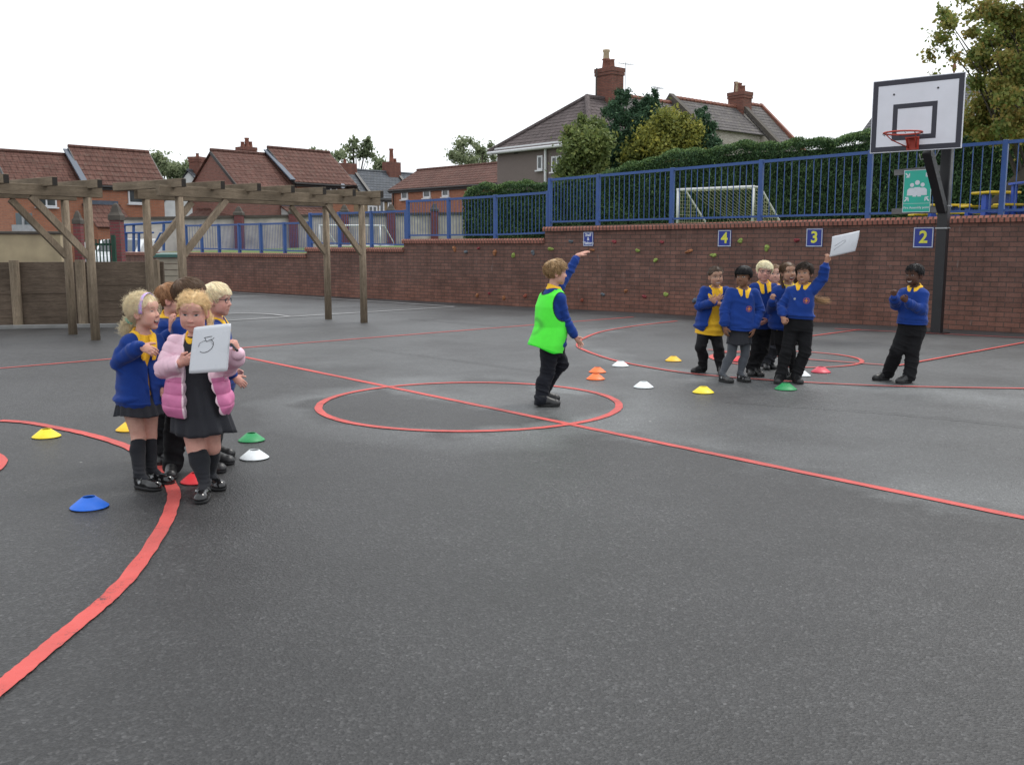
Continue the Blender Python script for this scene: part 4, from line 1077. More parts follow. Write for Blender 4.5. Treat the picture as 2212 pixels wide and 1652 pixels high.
# white gable house
YG = 66.0
U5 = Vector((0.25, 0.97, 0)).normalized(); n5 = Vector((U5.y, -U5.x, 0))
ap = wp(407, 369, YG); Ew = 3.2
E = Vector((ap.x, ap.y, 0)) + n5 * Ew; E.z = ap.z - 3.3
h5 = thing('gable_house', 'white rendered gable end with a slate roof and brick chimney, between the two stepped houses', 'house', (ap.x, ap.y, -1))
section(h5, E, U5, n5, 9.0, Ew, ap.z, M_RENDW, M_SLATE, -1.0, gutter=False, verge=False)
c = Vector((ap.x, ap.y, 0)) + U5 * .8
c.x += wp(413, 360, YG).x - ap.x
chimney(h5, c, .8, .85, ap.z - .9, wp(413, 337.5, YG).z, n5, -U5, [(0, 0, .12, .25, M_POT)], band=True)

# ------------------------------------------------------------------ rendered house and terrace above the hedge
UT, VT = Vector((0.75, 0.66, 0)).normalized(), Vector((-0.66, 0.75, 0)).normalized()
NTT = -VT
M_PEB = simple('grey_pebbledash', (0.165, 0.135, 0.125), 0.95, 0.18, 30, 0.6, 45)
M_BRW = brick_mat('white_painted_brick', (0.50, 0.47, 0.42), (0.42, 0.38, 0.34), (0.28, 0.25, 0.22), dirt=.3)
corner = wp(1275, 297, 42.0); ZE = corner.z
wE = solve_s(corner, VT, 1074)
run = wE / 2; C0 = Vector((corner.x, corner.y, 0))
ht = thing('terrace_houses', 'grey rendered end house and slate roofed terrace with two tall brick chimneys, above the hedge', 'house', C0 + UT * 10 + VT * 3)
hip = run * 0.95
ZR = wp(1276, 211, (C0 + UT * hip + VT * run).y).z
def tp(a, b, z): q = C0 + UT * a + VT * b; return Vector((q.x, q.y, z))
m = MB(); m.prism([tp(0, 0, 0), tp(0, wE, 0), tp(0, wE, ZE), tp(0, 0, ZE)], UT * 4.6); m.build('wall', M_PEB, ht)
def umark(x, z=8.0): return solve_s(tp(0, run, z), UT, x)
ua, ub, uc, ud = umark(1318), umark(1455), umark(1590), umark(1642)
def rz_at(x, y): q = C0 + VT * run + UT * umark(x); return wp(x, y, q.y).z
Z2, Z3r, Z4 = rz_at(1400, 217), rz_at(1520, 223), rz_at(1632, 229)
o = .3
def sl_pt(a, b, z): return tp(a, b, z)
dzo = (ZR - ZE) / run * o
# hipped end: left face and front face
m = MB(); roof_slab(tp(-o, wE + o, ZE - dzo), tp(-o, -o, ZE - dzo), tp(hip, run + .02, ZR), tp(hip, run - .02, ZR), m, rows=.36); lf = m.build('hip_roof', M_TILEB, ht, uv=True)
m = MB(); roof_slab(tp(-o, -o, ZE - dzo), tp(ua, -o, ZE - dzo), tp(hip, run, ZR), tp(ua, run, ZR), m, rows=.36); m.quad(tp(ua, wE + o, ZE - dzo), tp(-o, wE + o, ZE - dzo), tp(hip, run, ZR), tp(ua, run, ZR)); m.build('front_roof', M_TILEB, ht, uv=True)
m = MB(); m.tube([tp(-o, -o, ZE - dzo + .05), tp(hip, run, ZR + .05)], .13, 8); m.tube([tp(-o, wE + o, ZE - dzo + .05), tp(hip, run, ZR + .05)], .10, 8); m.tube([tp(hip, run, ZR + .04), tp(ua, run, ZR + .04)], .12, 8)
m.build('ridge_tile', M_TILEB, lf, uv=True)
m = MB(); m.box(tp(-.12, wE / 2, ZE - .16), (.06, wE + .4, .28), UT, VT); m.tube([tp(-o - .03, -o, ZE - dzo - .02), tp(-o - .03, wE + o, ZE - dzo - .02)], .07, 8)
P = pp(*K('6', 523, 830), tp(-.05, 0, 0), UT); m.tube([P - UT * .05, Vector((P.x, P.y, 1.0)) - UT * .05], .06, 8)
m.build('white_gutter', M_UPVC, ht)
for (x0, x1, y0, y1, l) in ((456, 497, 915, 1027, 1), (568, 650, 918, 1040, 2)):
    facade_window(ht, tp(0, 0, 0), -UT, K('6', x0, 0)[0], K('6', x1, 0)[0], K('6', 0, y0)[1], K('6', 0, y1)[1], l, .07)
m = MB(); m.box(pp(*K('6', 283, 886), tp(-.01, 0, 0), UT), (.03, .22, .18), UT, VT); m.build('air_vent', M_GUT, ht)
def tsec(a, b, zr, roofm, wallm, b0=0.0):
    ze = ZE + .12 + (zr - ZE - .12) * b0 / run
    m = MB(); m.prism([tp(a, b0 + .1, 0), tp(a, wE - .1, 0), tp(a, wE - .1, ZE - .1), tp(a, run, zr - .1), tp(a, b0 + .1, ze - .02)], UT * (b - a - .01)); m.build('wall', wallm, ht, uv=True)
    m = MB(); dz_ = (zr - ZE) / run * o; roof_slab(tp(a, b0 - .15, ze - .1), tp(b, b0 - .15, ze - .1), tp(a, run, zr), tp(b, run, zr), m, rows=.26); m.quad(tp(b, wE + o, ZE - dz_), tp(a, wE + o, ZE - dz_), tp(a, run, zr), tp(b, run, zr))
    rf = m.build('roof', roofm, ht, uv=True)
    m = MB(); nb_ = int((b - a) / .3)
    for k in range(nb_): m.tube([tp(a + (b - a) * (k + .04) / nb_, run, zr + .03), tp(a + (b - a) * (k + .96) / nb_, run, zr + .06)], .10, 7)
    m.build('ridge_tile', M_POT, rf)
tsec(ua, ub, Z2, M_SLATEO, M_BRICKC); tsec(ub, uc, Z3r, M_SLATEO, M_BRW, 1.35); tsec(uc, ud, Z4, M_SLATEO, M_BRW, .2)
def parapet(a, zr):
    m = MB(); m.beam(tp(a, run + .2, zr + .12), tp(a, -o, ZE - .1), .42, .34, UT); m.build('party_wall', M_STONE, ht)
parapet(ub - .1, Z3r - .04); parapet(uc + .2, Z4)
m = MB(); m.beam(tp(ud + .05, run + .1, Z4 + .07), tp(ud + .05, -o, ZE - .05), .3, .2, UT); m.build('verge_tile', M_POT, ht)
c = tp(umark(1316), run, 0)
zc = wp(1316, 149, c.y).z
chimney(ht, c, .80, 1.05, 6.6, zc, UT, NTT, [(-.2, .36, .11, .35, M_POT), (-.1, .12, .09, .25, M_POT), (.05, -.10, .14, .42, M_POT), (.12, -.34, .17, .92, M_POTB), (.12, -.34, .20, .5, M_POT)])
m = MB(); m.tube([c + UT * -.56 + NTT * -.3 + Z3 * 7, c + UT * -.56 + NTT * -.3 + Z3 * zc], .035, 5); m.build('cable', M_STONE, ht)
c = tp(umark(1597), run, 0); zc = wp(1597, 200.5, c.y).z
chimney(ht, c, .78, .98, 7.2, zc, UT, NTT, [(-.2, .36, .10, .3, M_POT), (-.1, .18, .10, .33, M_POT), (0, -.02, .12, .5, M_POT), (.05, -.21, .13, .55, M_POTB), (.12, -.38, .12, .62, M_POT)])
# two roof aerials
def aerial(p, h, yaw, label):
    m = MB(); m.tube([p, p + Z3 * h], .014, 5); d = Vector((math.cos(yaw), math.sin(yaw), 0)); e = Vector((-d.y, d.x, 0))
    m.tube([p + Z3 * h * .95 - d * .5, p + Z3 * h * .95 + d * .5], .008, 4)
    for k in range(8): c_ = p + Z3 * h * .95 + d * (-.45 + .12 * k); m.tube([c_ - e * (.14 + .015 * k), c_ + e * (.14 + .015 * k)], .007, 4)
    m.build('aerial', M_GALV, ht)
aerial(tp(umark(1350), run, Z2 - .1), 1.7, .6, ''); aerial(tp(umark(1420), run, Z2 - .1), .8, .9, '')

# house behind the backboard and the autumn tree
M_SLATED = tile_mat('dark_slate', (0.10, 0.10, 0.11), .24, .3, .4, 0)
Eb = wp(1866, 289, 39.0); ub_ = Vector((0.80, -0.60, 0)).normalized()
nb_ = Vector((ub_.y, -ub_.x, 0))
hb = thing('slate_house', 'white walled house with a dark slate roof mostly hidden by the backboard and tree', 'house', (Eb.x + 4, Eb.y + 3, 0))
section(hb, Eb, ub_, nb_, 11.5, 4.2, wp(1980, 186, 42).z, M_RENDW, M_SLATED, 0.0, rows=.28)
c = Vector((Eb.x, Eb.y, 0)) - nb_ * 4.2; c = c + ub_ * solve_s(Vector((c.x, c.y, 8)), ub_, 2017)
c2 = c + ub_ * solve_s(Vector((c.x, c.y, 8)), ub_, 2060)
m = MB(); zf = wp(2060, 170, c2.y).z; h_ = wp(2060, 114, c2.y).z - zf
m.lathe([(.10, 0), (.09, .3), (.045, .4), (.04, h_ * .55), (.08, h_ * .62), (.09, h_ * .75), (.05, h_ * .85), (.03, h_), (0.0, h_)], (c2.x, c2.y, zf - .3), 8); m.build('finial', M_POT, hb)
facade_window(hb, Eb, nb_, 2092, 2112, 208, 250, 1, .08)

# ------------------------------------------------------------------ boundary wall with piers behind the lawn
M_GREYR = simple('stained_grey_render', (0.44, 0.41, 0.375), 0.95, 0.3, 1.6, 0.5, 35)
bA = wp(430, 476, 37.0); bB = wp(1010, 462, 45.0)
z0 = 0.9
t = thing('boundary_wall', 'grey rendered boundary wall with flat coping at the back of the lawn', 'wall', (bA.x + bB.x) / 2 and ((bA.x + bB.x) / 2, (bA.y + bB.y) / 2, z0))
A, B = Vector((bA.x - 3, bA.y - .3, 0)), Vector((bB.x + 1, bB.y, 0))
m = MB(); m.prism([A + Z3 * z0, B + Z3 * z0, B + Z3 * bB.z, A + Z3 * bA.z], Vector((.1, .25, 0))); m.build('wall', M_GREYR, t)
m = MB(); m.beam(A + Vector((.05, .12, bA.z + .05)), B + Vector((.05, .12, bB.z + .05)), .36, .10); m.build('coping', M_STONE, t)
ln = B - A
for i, (xc, yt) in enumerate(((268, 594), (655, 585), (1020, 578), (1352, 572), (1660, 566))):
    X = K('5', xc, 0)[0]; s_ = solve_s(Vector((A.x, A.y, 2)), ln.normalized(), X); P = A + ln.normalized() * s_
    hw = 8.6 - i * .25
    pier(['plum brick pier, leftmost of the five in the boundary wall behind the lawn', 'plum brick pier in the boundary wall below the porch of the stepped brick house', 'middle plum brick pier of the boundary wall, between the right pergola posts', 'plum brick pier of the boundary wall right of the far white goal', 'plum brick pier of the boundary wall nearest the hedge, right of the others'][i],
         X - hw, X + hw, K('5', 0, yt + 26)[1], P.y - .25, z0, group='piers of the boundary wall', zcap=.36)

# ------------------------------------------------------------------ foliage
def quat_frames(rng, n):
    a = rng.normal(size=(n, 3)); a /= np.linalg.norm(a, axis=1)[:, None]
    b = rng.normal(size=(n, 3)); b -= a * (a * b).sum(1)[:, None]; b /= np.linalg.norm(b, axis=1)[:, None]
    return a, b
def leaves(C, size, rng, tone, up=0.0, aspect=0.55, axis=None):
    """C (n,3) centres -> diamond leaf quads with a slight fold"""
    n = len(C); a, b = quat_frames(rng, n)
    if axis is not None: a = a * 0.6 + axis; a /= np.linalg.norm(a, axis=1)[:, None]; b -= a * (a * b).sum(1)[:, None]; b /= np.linalg.norm(b, axis=1)[:, None]
    c = np.cross(a, b); s = size * rng.uniform(.6, 1.35, n)[:, None]
    V = np.stack([C - a * s * .5, C + b * s * aspect * .5 + c * s * .08, C + a * s * .5, C - b * s * aspect * .5 + c * s * .08], 1).reshape(-1, 3)
    F = np.arange(n * 4).reshape(n, 4)
    col = np.zeros((n * 4, 3)); col[:, 0] = np.repeat(np.clip(tone, 0, 1), 4)
    return V, F, col
def clump_points(rng, clumps, n):
    """clumps: list of (centre, (rx,ry,rz), weight)"""
    w = np.array([c[2] for c in clumps], float); w /= w.sum(); idx = rng.choice(len(clumps), n, p=w)
    d = rng.normal(size=(n, 3)); d /= np.linalg.norm(d, axis=1)[:, None]
    r = np.abs(rng.normal(0, .62, n)) ** .9 + .15
    C = np.array([c[0] for c in clumps])[idx] + d * r[:, None] * np.array([c[1] for c in clumps])[idx]
    ct = rng.uniform(-.18, .18, len(clumps))[idx]
    return C, idx, ct
M_BARK = simple('bark', (0.05, 0.042, 0.033), 0.9, 0.35, 6, 0.8, 18)
ML = {'dark': leaf_mat('dark_conifer', [(0.019, 0.046, 0.027), (0.049, 0.108, 0.057), (0.101, 0.182, 0.088)], .7, .15),
      'hedge': leaf_mat('hedge_leaf', [(0.019, 0.042, 0.022), (0.058, 0.117, 0.049), (0.195, 0.293, 0.098)], .7, .1),
      'olive': leaf_mat('olive_leaf', [(0.077, 0.112, 0.042), (0.182, 0.231, 0.077), (0.322, 0.336, 0.105)], .65, .3),
      'gold': leaf_mat('yellow_green_leaf', [(0.098, 0.127, 0.039), (0.260, 0.273, 0.065), (0.481, 0.429, 0.078)], .65, .3),
      'far': leaf_mat('far_leaf', [(0.120, 0.162, 0.090), (0.216, 0.264, 0.144), (0.336, 0.372, 0.228)], .7, .45),  # leaf colours lightened, distance haze put into them
      'maple': leaf_mat('autumn_leaf', [(0.101, 0.155, 0.041), (0.203, 0.250, 0.068), (0.324, 0.290, 0.088), (0.446, 0.297, 0.095)], .6, .5)}
def tree(name, label, cat, base, clumps, n, size, mat_, seed, trunk_r=.12, group=None, up=0, aspect=.55, limbs=True, lean=None, tshift=0.0, top=None):
    rng = np.random.default_rng(seed); t = thing(name, label, cat, base, group)
    C, idx, ct = clump_points(rng, clumps, n)
    V, F, col = leaves(C, size, rng, np.clip(rng.normal(.48 + tshift, .2, n) + ct, 0, 1), up, aspect)
    np_mesh('crown', V, F, mat_, t, smooth=False, col=col)
    base = Vector(base); cs = sorted(clumps, key=lambda c: c[0][2]); top = Vector(top or cs[len(cs) * 2 // 3][0])
    mid = base.lerp(top, .5) + Vector((.0, 0, 0)) + (Vector(lean) if lean else Vector((0, 0, 0)))
    m = MB(); m.tube([base, base.lerp(mid, .5) + Vector((trunk_r * .4, 0, 0)), mid, top], [trunk_r, trunk_r * .8, trunk_r * .6, trunk_r * .2], 8)
    if limbs:
        for k, c in enumerate(clumps):
            if limbs == 'few' and (c[1][0] < .16 or k % 2): continue
            c_ = Vector(c[0]); f = min(.95, max(.25, .35 + .5 * (k / len(clumps)))); s_ = base.lerp(mid, f / .75) if f < .75 else mid.lerp(top, (f - .75) * 3)
            m.tube([s_, s_.lerp(c_, .55) + Vector((0, 0, .1 * (c_ - s_).length)), c_], [trunk_r * .22, trunk_r * .12, trunk_r * .04], 5, False)
    m.build('trunk', M_BARK, t, smooth=True)
    return t
def cl(x, y, Y, r, w=1.0, fl=1.0, dy=0.0):
    p = wp(x, y, Y); r = r / FPX * Y; return ((p.x, p.y + dy, p.z), (r, r, r * fl), w * r * r)
# far trees
rr = random.Random(11)
def rndcl(x0, x1, y0, y1, Y, k, r0, r1):
    return [cl(rr.uniform(x0, x1), rr.uniform(y0, y1), Y, rr.uniform(r0, r1), dy=rr.uniform(-2, 2)) for _ in range(k)]
tree('tree', 'green tree behind the houses, left of the white gable', 'tree', (wp(370, 400, 78).x, 78, 0), rndcl(340, 432, 345, 395, 78, 16, 12, 18), 5200, .32, ML['far'], 1, .25, 'trees beyond the houses')
tree('tree', 'thin open tree with bare gaps above the slate roof, tallest of the distant trees', 'tree', (wp(770, 400, 92).x, 92, 0),
     [cl(752, 322, 92, 12, .7), cl(762, 308, 92, 9, .6), cl(768, 318, 92, 7), cl(771, 304, 92, 5, .8), cl(778, 335, 92, 10, .8), cl(787, 330, 92, 13, 1.1), cl(790, 312, 92, 10), cl(796, 302, 92, 6), cl(799, 320, 92, 8, .8), cl(803, 336, 92, 8, .6), cl(758, 340, 92, 7, .4), cl(764, 298, 92, 4, .6)], 1500, .34, ML['far'], 2, .28, 'trees beyond the houses')
tree('tree', 'low tree at the right end of the stepped roof, left of the thin tree', 'tree', (wp(727, 400, 90).x, 90, 0), rndcl(700, 750, 330, 362, 90, 9, 9, 13) + [cl(674, 325, 90, 7, .4), cl(688, 326, 90, 6, .4)], 2100, .33, ML['far'], 3, .22, 'trees beyond the houses')
tree('tree', 'low tree between the thin open tree and the right chimney of the slate roof', 'tree', (wp(820, 400, 91).x, 91, 0), rndcl(808, 832, 342, 364, 91, 6, 8, 11), 1100, .33, ML['far'], 4, .2, 'trees beyond the houses')
tree('tree', 'round airy tree behind the long red roofed house, next to the rendered gable', 'tree', (wp(1020, 400, 88).x, 88, 0), rndcl(975, 1068, 305, 358, 88, 24, 9, 14), 4200, .30, ML['far'], 5, .28, 'trees beyond the houses')
# hedge
def hedge_mesh():
    t = thing('hedge', 'long dark green clipped conifer hedge behind the blue railings and goal', 'hedge', wp(1500, 470, 29))
    px = [1000, 1012, 1040, 1106, 1176, 1215, 1265, 1332, 1390, 1447, 1500, 1556, 1630, 1700, 1760, 1823, 1860, 1900, 1990, 2100, 2300, 2420]
    ty = [432, 416, 402, 398, 399, 392, 385, 370, 350, 334, 327, 322, 311, 311, 306, 299, 292, 285, 279, 274, 270, 268]
    DY = np.interp(px, [1000, 1176, 1500, 1900, 2420], [36.5, 35.0, 31.5, 28.0, 25.0])
    top = [wp(x, y, Y) for x, y, Y in zip(px, ty, DY)]
    s = np.cumsum([0] + [(Vector((top[i + 1].x - top[i].x, top[i + 1].y - top[i].y, 0))).length for i in range(len(top) - 1)])
    rng = np.random.default_rng(8); ln_ = s[-1]
    X = np.array([p.x for p in top]); Y = np.array([p.y for p in top]); Z = np.array([p.z for p in top])
    # core
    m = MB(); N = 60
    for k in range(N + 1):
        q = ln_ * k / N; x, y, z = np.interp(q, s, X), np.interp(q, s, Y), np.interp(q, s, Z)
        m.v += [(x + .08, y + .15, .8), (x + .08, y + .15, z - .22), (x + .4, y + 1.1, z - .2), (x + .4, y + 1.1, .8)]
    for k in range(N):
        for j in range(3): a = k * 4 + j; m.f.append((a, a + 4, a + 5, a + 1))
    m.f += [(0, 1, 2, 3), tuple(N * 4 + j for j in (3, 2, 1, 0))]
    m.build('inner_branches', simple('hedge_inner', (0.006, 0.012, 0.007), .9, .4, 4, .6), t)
    n = 170000; q = rng.uniform(0, ln_, n); x, y, z = np.interp(q, s, X), np.interp(q, s, Y), np.interp(q, s, Z)
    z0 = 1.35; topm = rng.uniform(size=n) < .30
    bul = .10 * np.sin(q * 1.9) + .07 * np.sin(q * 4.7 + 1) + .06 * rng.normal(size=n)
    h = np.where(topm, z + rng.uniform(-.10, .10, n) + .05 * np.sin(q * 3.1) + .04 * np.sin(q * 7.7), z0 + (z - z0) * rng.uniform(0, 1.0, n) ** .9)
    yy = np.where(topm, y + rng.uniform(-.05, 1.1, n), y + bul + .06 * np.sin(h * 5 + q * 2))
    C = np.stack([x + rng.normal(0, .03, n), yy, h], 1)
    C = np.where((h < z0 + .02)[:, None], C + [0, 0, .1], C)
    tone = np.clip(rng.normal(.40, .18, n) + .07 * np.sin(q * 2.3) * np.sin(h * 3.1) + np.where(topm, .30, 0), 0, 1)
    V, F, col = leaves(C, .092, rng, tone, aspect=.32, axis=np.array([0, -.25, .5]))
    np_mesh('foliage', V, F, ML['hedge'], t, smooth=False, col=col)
    # ragged tufts along the top
hedge_mesh()
def conifer(label, x, ytop, ybot, halfw, Y, seed, n, matk='dark', cat='tree', tips=5):
    rng = random.Random(seed); c = []
    for k in range(26):
        f = k / 25; yy = ytop + (ybot - ytop) * f; w = halfw * (0.20 + .80 * f ** .45)
        for j in range(3 + int(4 * f)):
            c.append(cl(x + rng.uniform(-w, w) * .85, yy + rng.uniform(-4, 4), Y, 6 + 12 * f * halfw / 60, 1, 1.2, rng.uniform(-.6, .6)))
    c = [(q[0], q[1], 1.0 * q[1][0]) for q in c]
    b = wp(x, ybot, Y); return tree('conifer', label, cat, (b.x, b.y, 1.5), c, n, .15, ML[matk], seed, .13, limbs=False, aspect=.3)
conifer('tall dark conifer in front of the grey roof, below the tallest chimney', 1347, 200, 385, 76, 36.5, 21, 36000)
conifer('smaller pointed dark conifer right of the tall one', 1402, 206, 330, 42, 36.8, 22, 15000)
conifer('dark conifer at the right of the yellow bush, beside the white brick wall', 1519, 240, 345, 34, 36.0, 23, 9000)
def bush(label, pts, Y, n, size, matk, seed, ts=0.0):
    c = [cl(x, y, Y, r, 1, 1, random.Random(seed + i).uniform(-.6, .6)) for i, (x, y, r) in enumerate(pts)]
    b = wp(pts[0][0], 400, Y); return tree('bush', label, 'bush', (b.x, b.y, 1.5), c, n, size, ML[matk], seed, .1, tshift=ts)
bush('olive green bush against the rendered house, left of the dark conifer', [(1265, 310, 30), (1240, 330, 26), (1262, 280, 20), (1285, 272, 18), (1232, 300, 16), (1225, 365, 24), (1250, 365, 28), (1285, 345, 28), (1300, 310, 22), (1228, 280, 10), (1215, 385, 14), (1245, 395, 20), (1255, 262, 10), (1285, 385, 20)], 35.2, 15000, .15, 'olive', 31)
bush('yellow green bush between the dark conifers', [(1440, 290, 34), (1470, 275, 26), (1430, 265, 22), (1490, 300, 26), (1400, 300, 28), (1375, 320, 26), (1360, 335, 18), (1455, 252, 16), (1420, 325, 28), (1470, 320, 26), (1500, 280, 14), (1352, 350, 14), (1480, 255, 10), (1405, 272, 14)], 35.6, 17000, .14, 'gold', 41)
# autumn tree on the right
rr = random.Random(5); YT = 20.5
cs = [cl(K('7', x + (22 if x < 2000 else 0), y)[0], K('7', x, y)[1], YT, r * (1.5 if x < 1800 else .85), .22 if x < 1800 else 1, .8, rr.uniform(-1.2, 1.2)) for x, y, r in (
    (1650, 70, 10), (1700, 30, 9), (1760, 120, 17), (1745, 200, 16), (1690, 250, 14), (1660, 330, 12), (1730, 330, 14), (1800, 250, 18), (1810, 60, 20), (1760, 400, 14), (1700, 480, 9), (1720, 420, 9), (1850, 400, 22), (1870, 150, 24), (1930, 60, 28), (1960, 300, 26), (1840, 500, 18),
    (1950, 480, 26), (2020, 180, 30), (2080, 380, 34), (2130, 60, 34), (2180, 250, 38), (2200, 520, 40), (2060, 560, 34), (1900, 590, 24), (1830, 660, 20), (1850, 780, 24), (1860, 880, 24), (1900, 960, 20), (1960, 700, 34), (1990, 850, 36), (2080, 720, 40), (2100, 900, 42), (2180, 780, 44), (2200, 950, 40), (1960, 970, 22), (2050, 1000, 18),
    (2330, 150, 60), (2330, 400, 64), (2330, 650, 66), (2330, 880, 60), (2480, 300, 70), (2480, 650, 70), (2050, -120, 60), (2250, -140, 70), (2420, -60, 70), (2200, -330, 60), (1610, 20, 5), (1620, 90, 5), (1660, 240, 5), (1690, 40, 12), (1730, 160, 13), (1770, 320, 12))]
bt = gp(2127, 560); b = wp(2118, 460, YT)
tree('autumn_tree', 'tall maple tree turning brown on the lawn at the right edge', 'tree', (b.x, b.y, 1.75), cs, 70000, .082, ML['maple'], 51, .16, aspect=.75, lean=(.55, 0, -.2), limbs='few', top=tuple(wp(2330, 40, YT + .5)))
# low plants: dark shrub left of the far boundary
# ------------------------------------------------------------------ road sign back, parked car, shed, ramp rails
M_SIGNB = simple('grey_sign_back', (0.11, 0.14, 0.155), 0.5, 0.1, 5)
p0, p1 = wp(*K('4', 125, 695), 27), wp(*K('4', 245, 590), 27)
t = thing('road_sign', 'back of a grey road sign on a pole above the cream wall', 'sign', ((p0.x + p1.x) / 2, 27, 0))
m = MB(); m.box(((p0.x + p1.x) / 2, 27, (p0.z + p1.z) / 2), (p1.x - p0.x, .02, p1.z - p0.z)); m.build('board', M_SIGNB, t, bevel=.005)
m = MB(); m.tube([((p0.x + p1.x) / 2, 26.95, 0), ((p0.x + p1.x) / 2, 26.95, p1.z)], .04, 8)
q = wp(*K('4', 190, 715), 26.9); m.build('pole', M_GALV, t)
m = MB(); m.box(q, (.7, .02, .25)); m.build('lower_plate', M_GALV, t)
# white car behind the gate (body, windows, lamps, wheels)
YC = 34.0
c = wp(*K('A', 890, 250), YC); t = thing('parked_car', 'white parked car seen through the bars of the green gate', 'car', (c.x, YC, 0))
M_CARW = simple('white_car_paint', (0.62, 0.64, 0.66), 0.2, 0.03, 3); M_TYRE = simple('tyre_rubber', (0.01, 0.01, 0.01), .8)
hw = .80; X = c.x
m = MB(); prof = [(0, .35), (0, .75), (.15, .95), (1.1, 1.05), (1.75, 1.5), (3.0, 1.55), (3.9, 1.1), (4.1, .8), (4.1, .35)]
m.prism([(X - hw, YC + a, z) for a, z in prof], (2 * hw, 0, 0)); m.build('body', M_CARW, t, bevel=.05, smooth=False)
m = MB(); m.add([(X - hw * .86, YC + 1.14, 1.09), (X + hw * .86, YC + 1.14, 1.09), (X + hw * .78, YC + 1.72, 1.49), (X - hw * .78, YC + 1.72, 1.49)], ((0, 1, 2, 3),))
m.v = [(x, y - .01, z + .012) for x, y, z in m.v]; m.build('windscreen', M_GLASS, t)
for s_ in (-1, 1):
    m = MB(); m.box((X + s_ * .62, YC - .01, .78), (.36, .06, .16)); m.build('headlight', M_SGREY, t, bevel=.02)
    for yy in (.75, 3.3):
        m = MB(); m.tube([(X + s_ * (hw - .1), YC + yy, .31), (X + s_ * (hw + .01), YC + yy, .31)], .31, 20); m.build('wheel', M_TYRE, t)
m = MB(); m.box((X, YC - .015, .5), (1.2, .05, .16)); m.build('grille', M_DARK, t)
# small shed with a green lid
M_SHED = simple('pale_shed_board', (0.30, 0.265, 0.21), .8, .12, 6, .2)
M_LID = simple('green_shed_lid', (0.03, 0.10, 0.085), .5, .2)
YS = 19.0
p0, p1 = wp(*K('A', 1360, 500), YS), wp(*K('A', 1530, 290), YS)
t = thing('storage_shed', 'small pale storage box with a green lid behind the pergola post', 'shed', ((p0.x + p1.x) / 2, YS + .2, 0))
m = MB(); nbd = 9
for k in range(nbd):
    z0_, z1_ = p1.z * k / nbd, p1.z * (k + 1) / nbd - .012; m.box(((p0.x + p1.x) / 2, YS + .2, (z0_ + z1_) / 2), (p1.x - p0.x, .4, z1_ - z0_))
m.build('body', M_SHED, t, bevel=.004)
zl = wp(*K('A', 1450, 262), YS).z
m = MB(); m.prism([(p0.x - .05, YS - .06, p1.z + .002), (p0.x - .05, YS + .45, p1.z + .002), (p0.x - .05, YS + .45, zl + .03), (p0.x - .05, YS - .06, p1.z + .06)], (p1.x - p0.x + .1, 0, 0)); m.build('lid', M_LID, t)
# blue ramp railing beside the gate
YR = 32.6
t = thing('ramp_railing', 'sloping blue handrail and panel at the ramp beside the green gate', 'railing', (wp(*K('A', 1010, 300), YR).x, YR, 0))
def rp(x, y, Y=YR): return wp(*K('A', x, y), Y)
m = MB(); m.tube([rp(965, 240), rp(1060, 10)], .04, 6); m.tube([rp(1060, 10), rp(1560, -20, 32.8)], .04, 6); m.tube([rp(968, 80), rp(1330, 75, 32.7)], .03, 6)
m.tube([rp(1340, 165, 32.5), rp(1385, 80, 32.5), rp(1425, 78, 32.5)], .035, 6)
m.build('handrail', M_BLUE, t)
for x, y0_, y1_ in ((1075, 15, 240), (1155, 5, 240), (1270, 70, 240), (1415, 0, 230), (1090, 75, 240), (1200, 72, 240)):
    m = MB(); m.tube([rp(x, y0_, 32.7), rp(x, y1_, 32.7)], .05, 6); m.build('post', M_BLUE, t)
M_BLUEP = painted_metal('blue_panel_paint', (0.05, 0.09, 0.26), .5)
m = MB(); m.prism([rp(968, 85), rp(1050, 60), rp(1050, 210), rp(1010, 335), rp(968, 335)], (0, .04, 0)); m.build('panel', M_BLUEP, t)
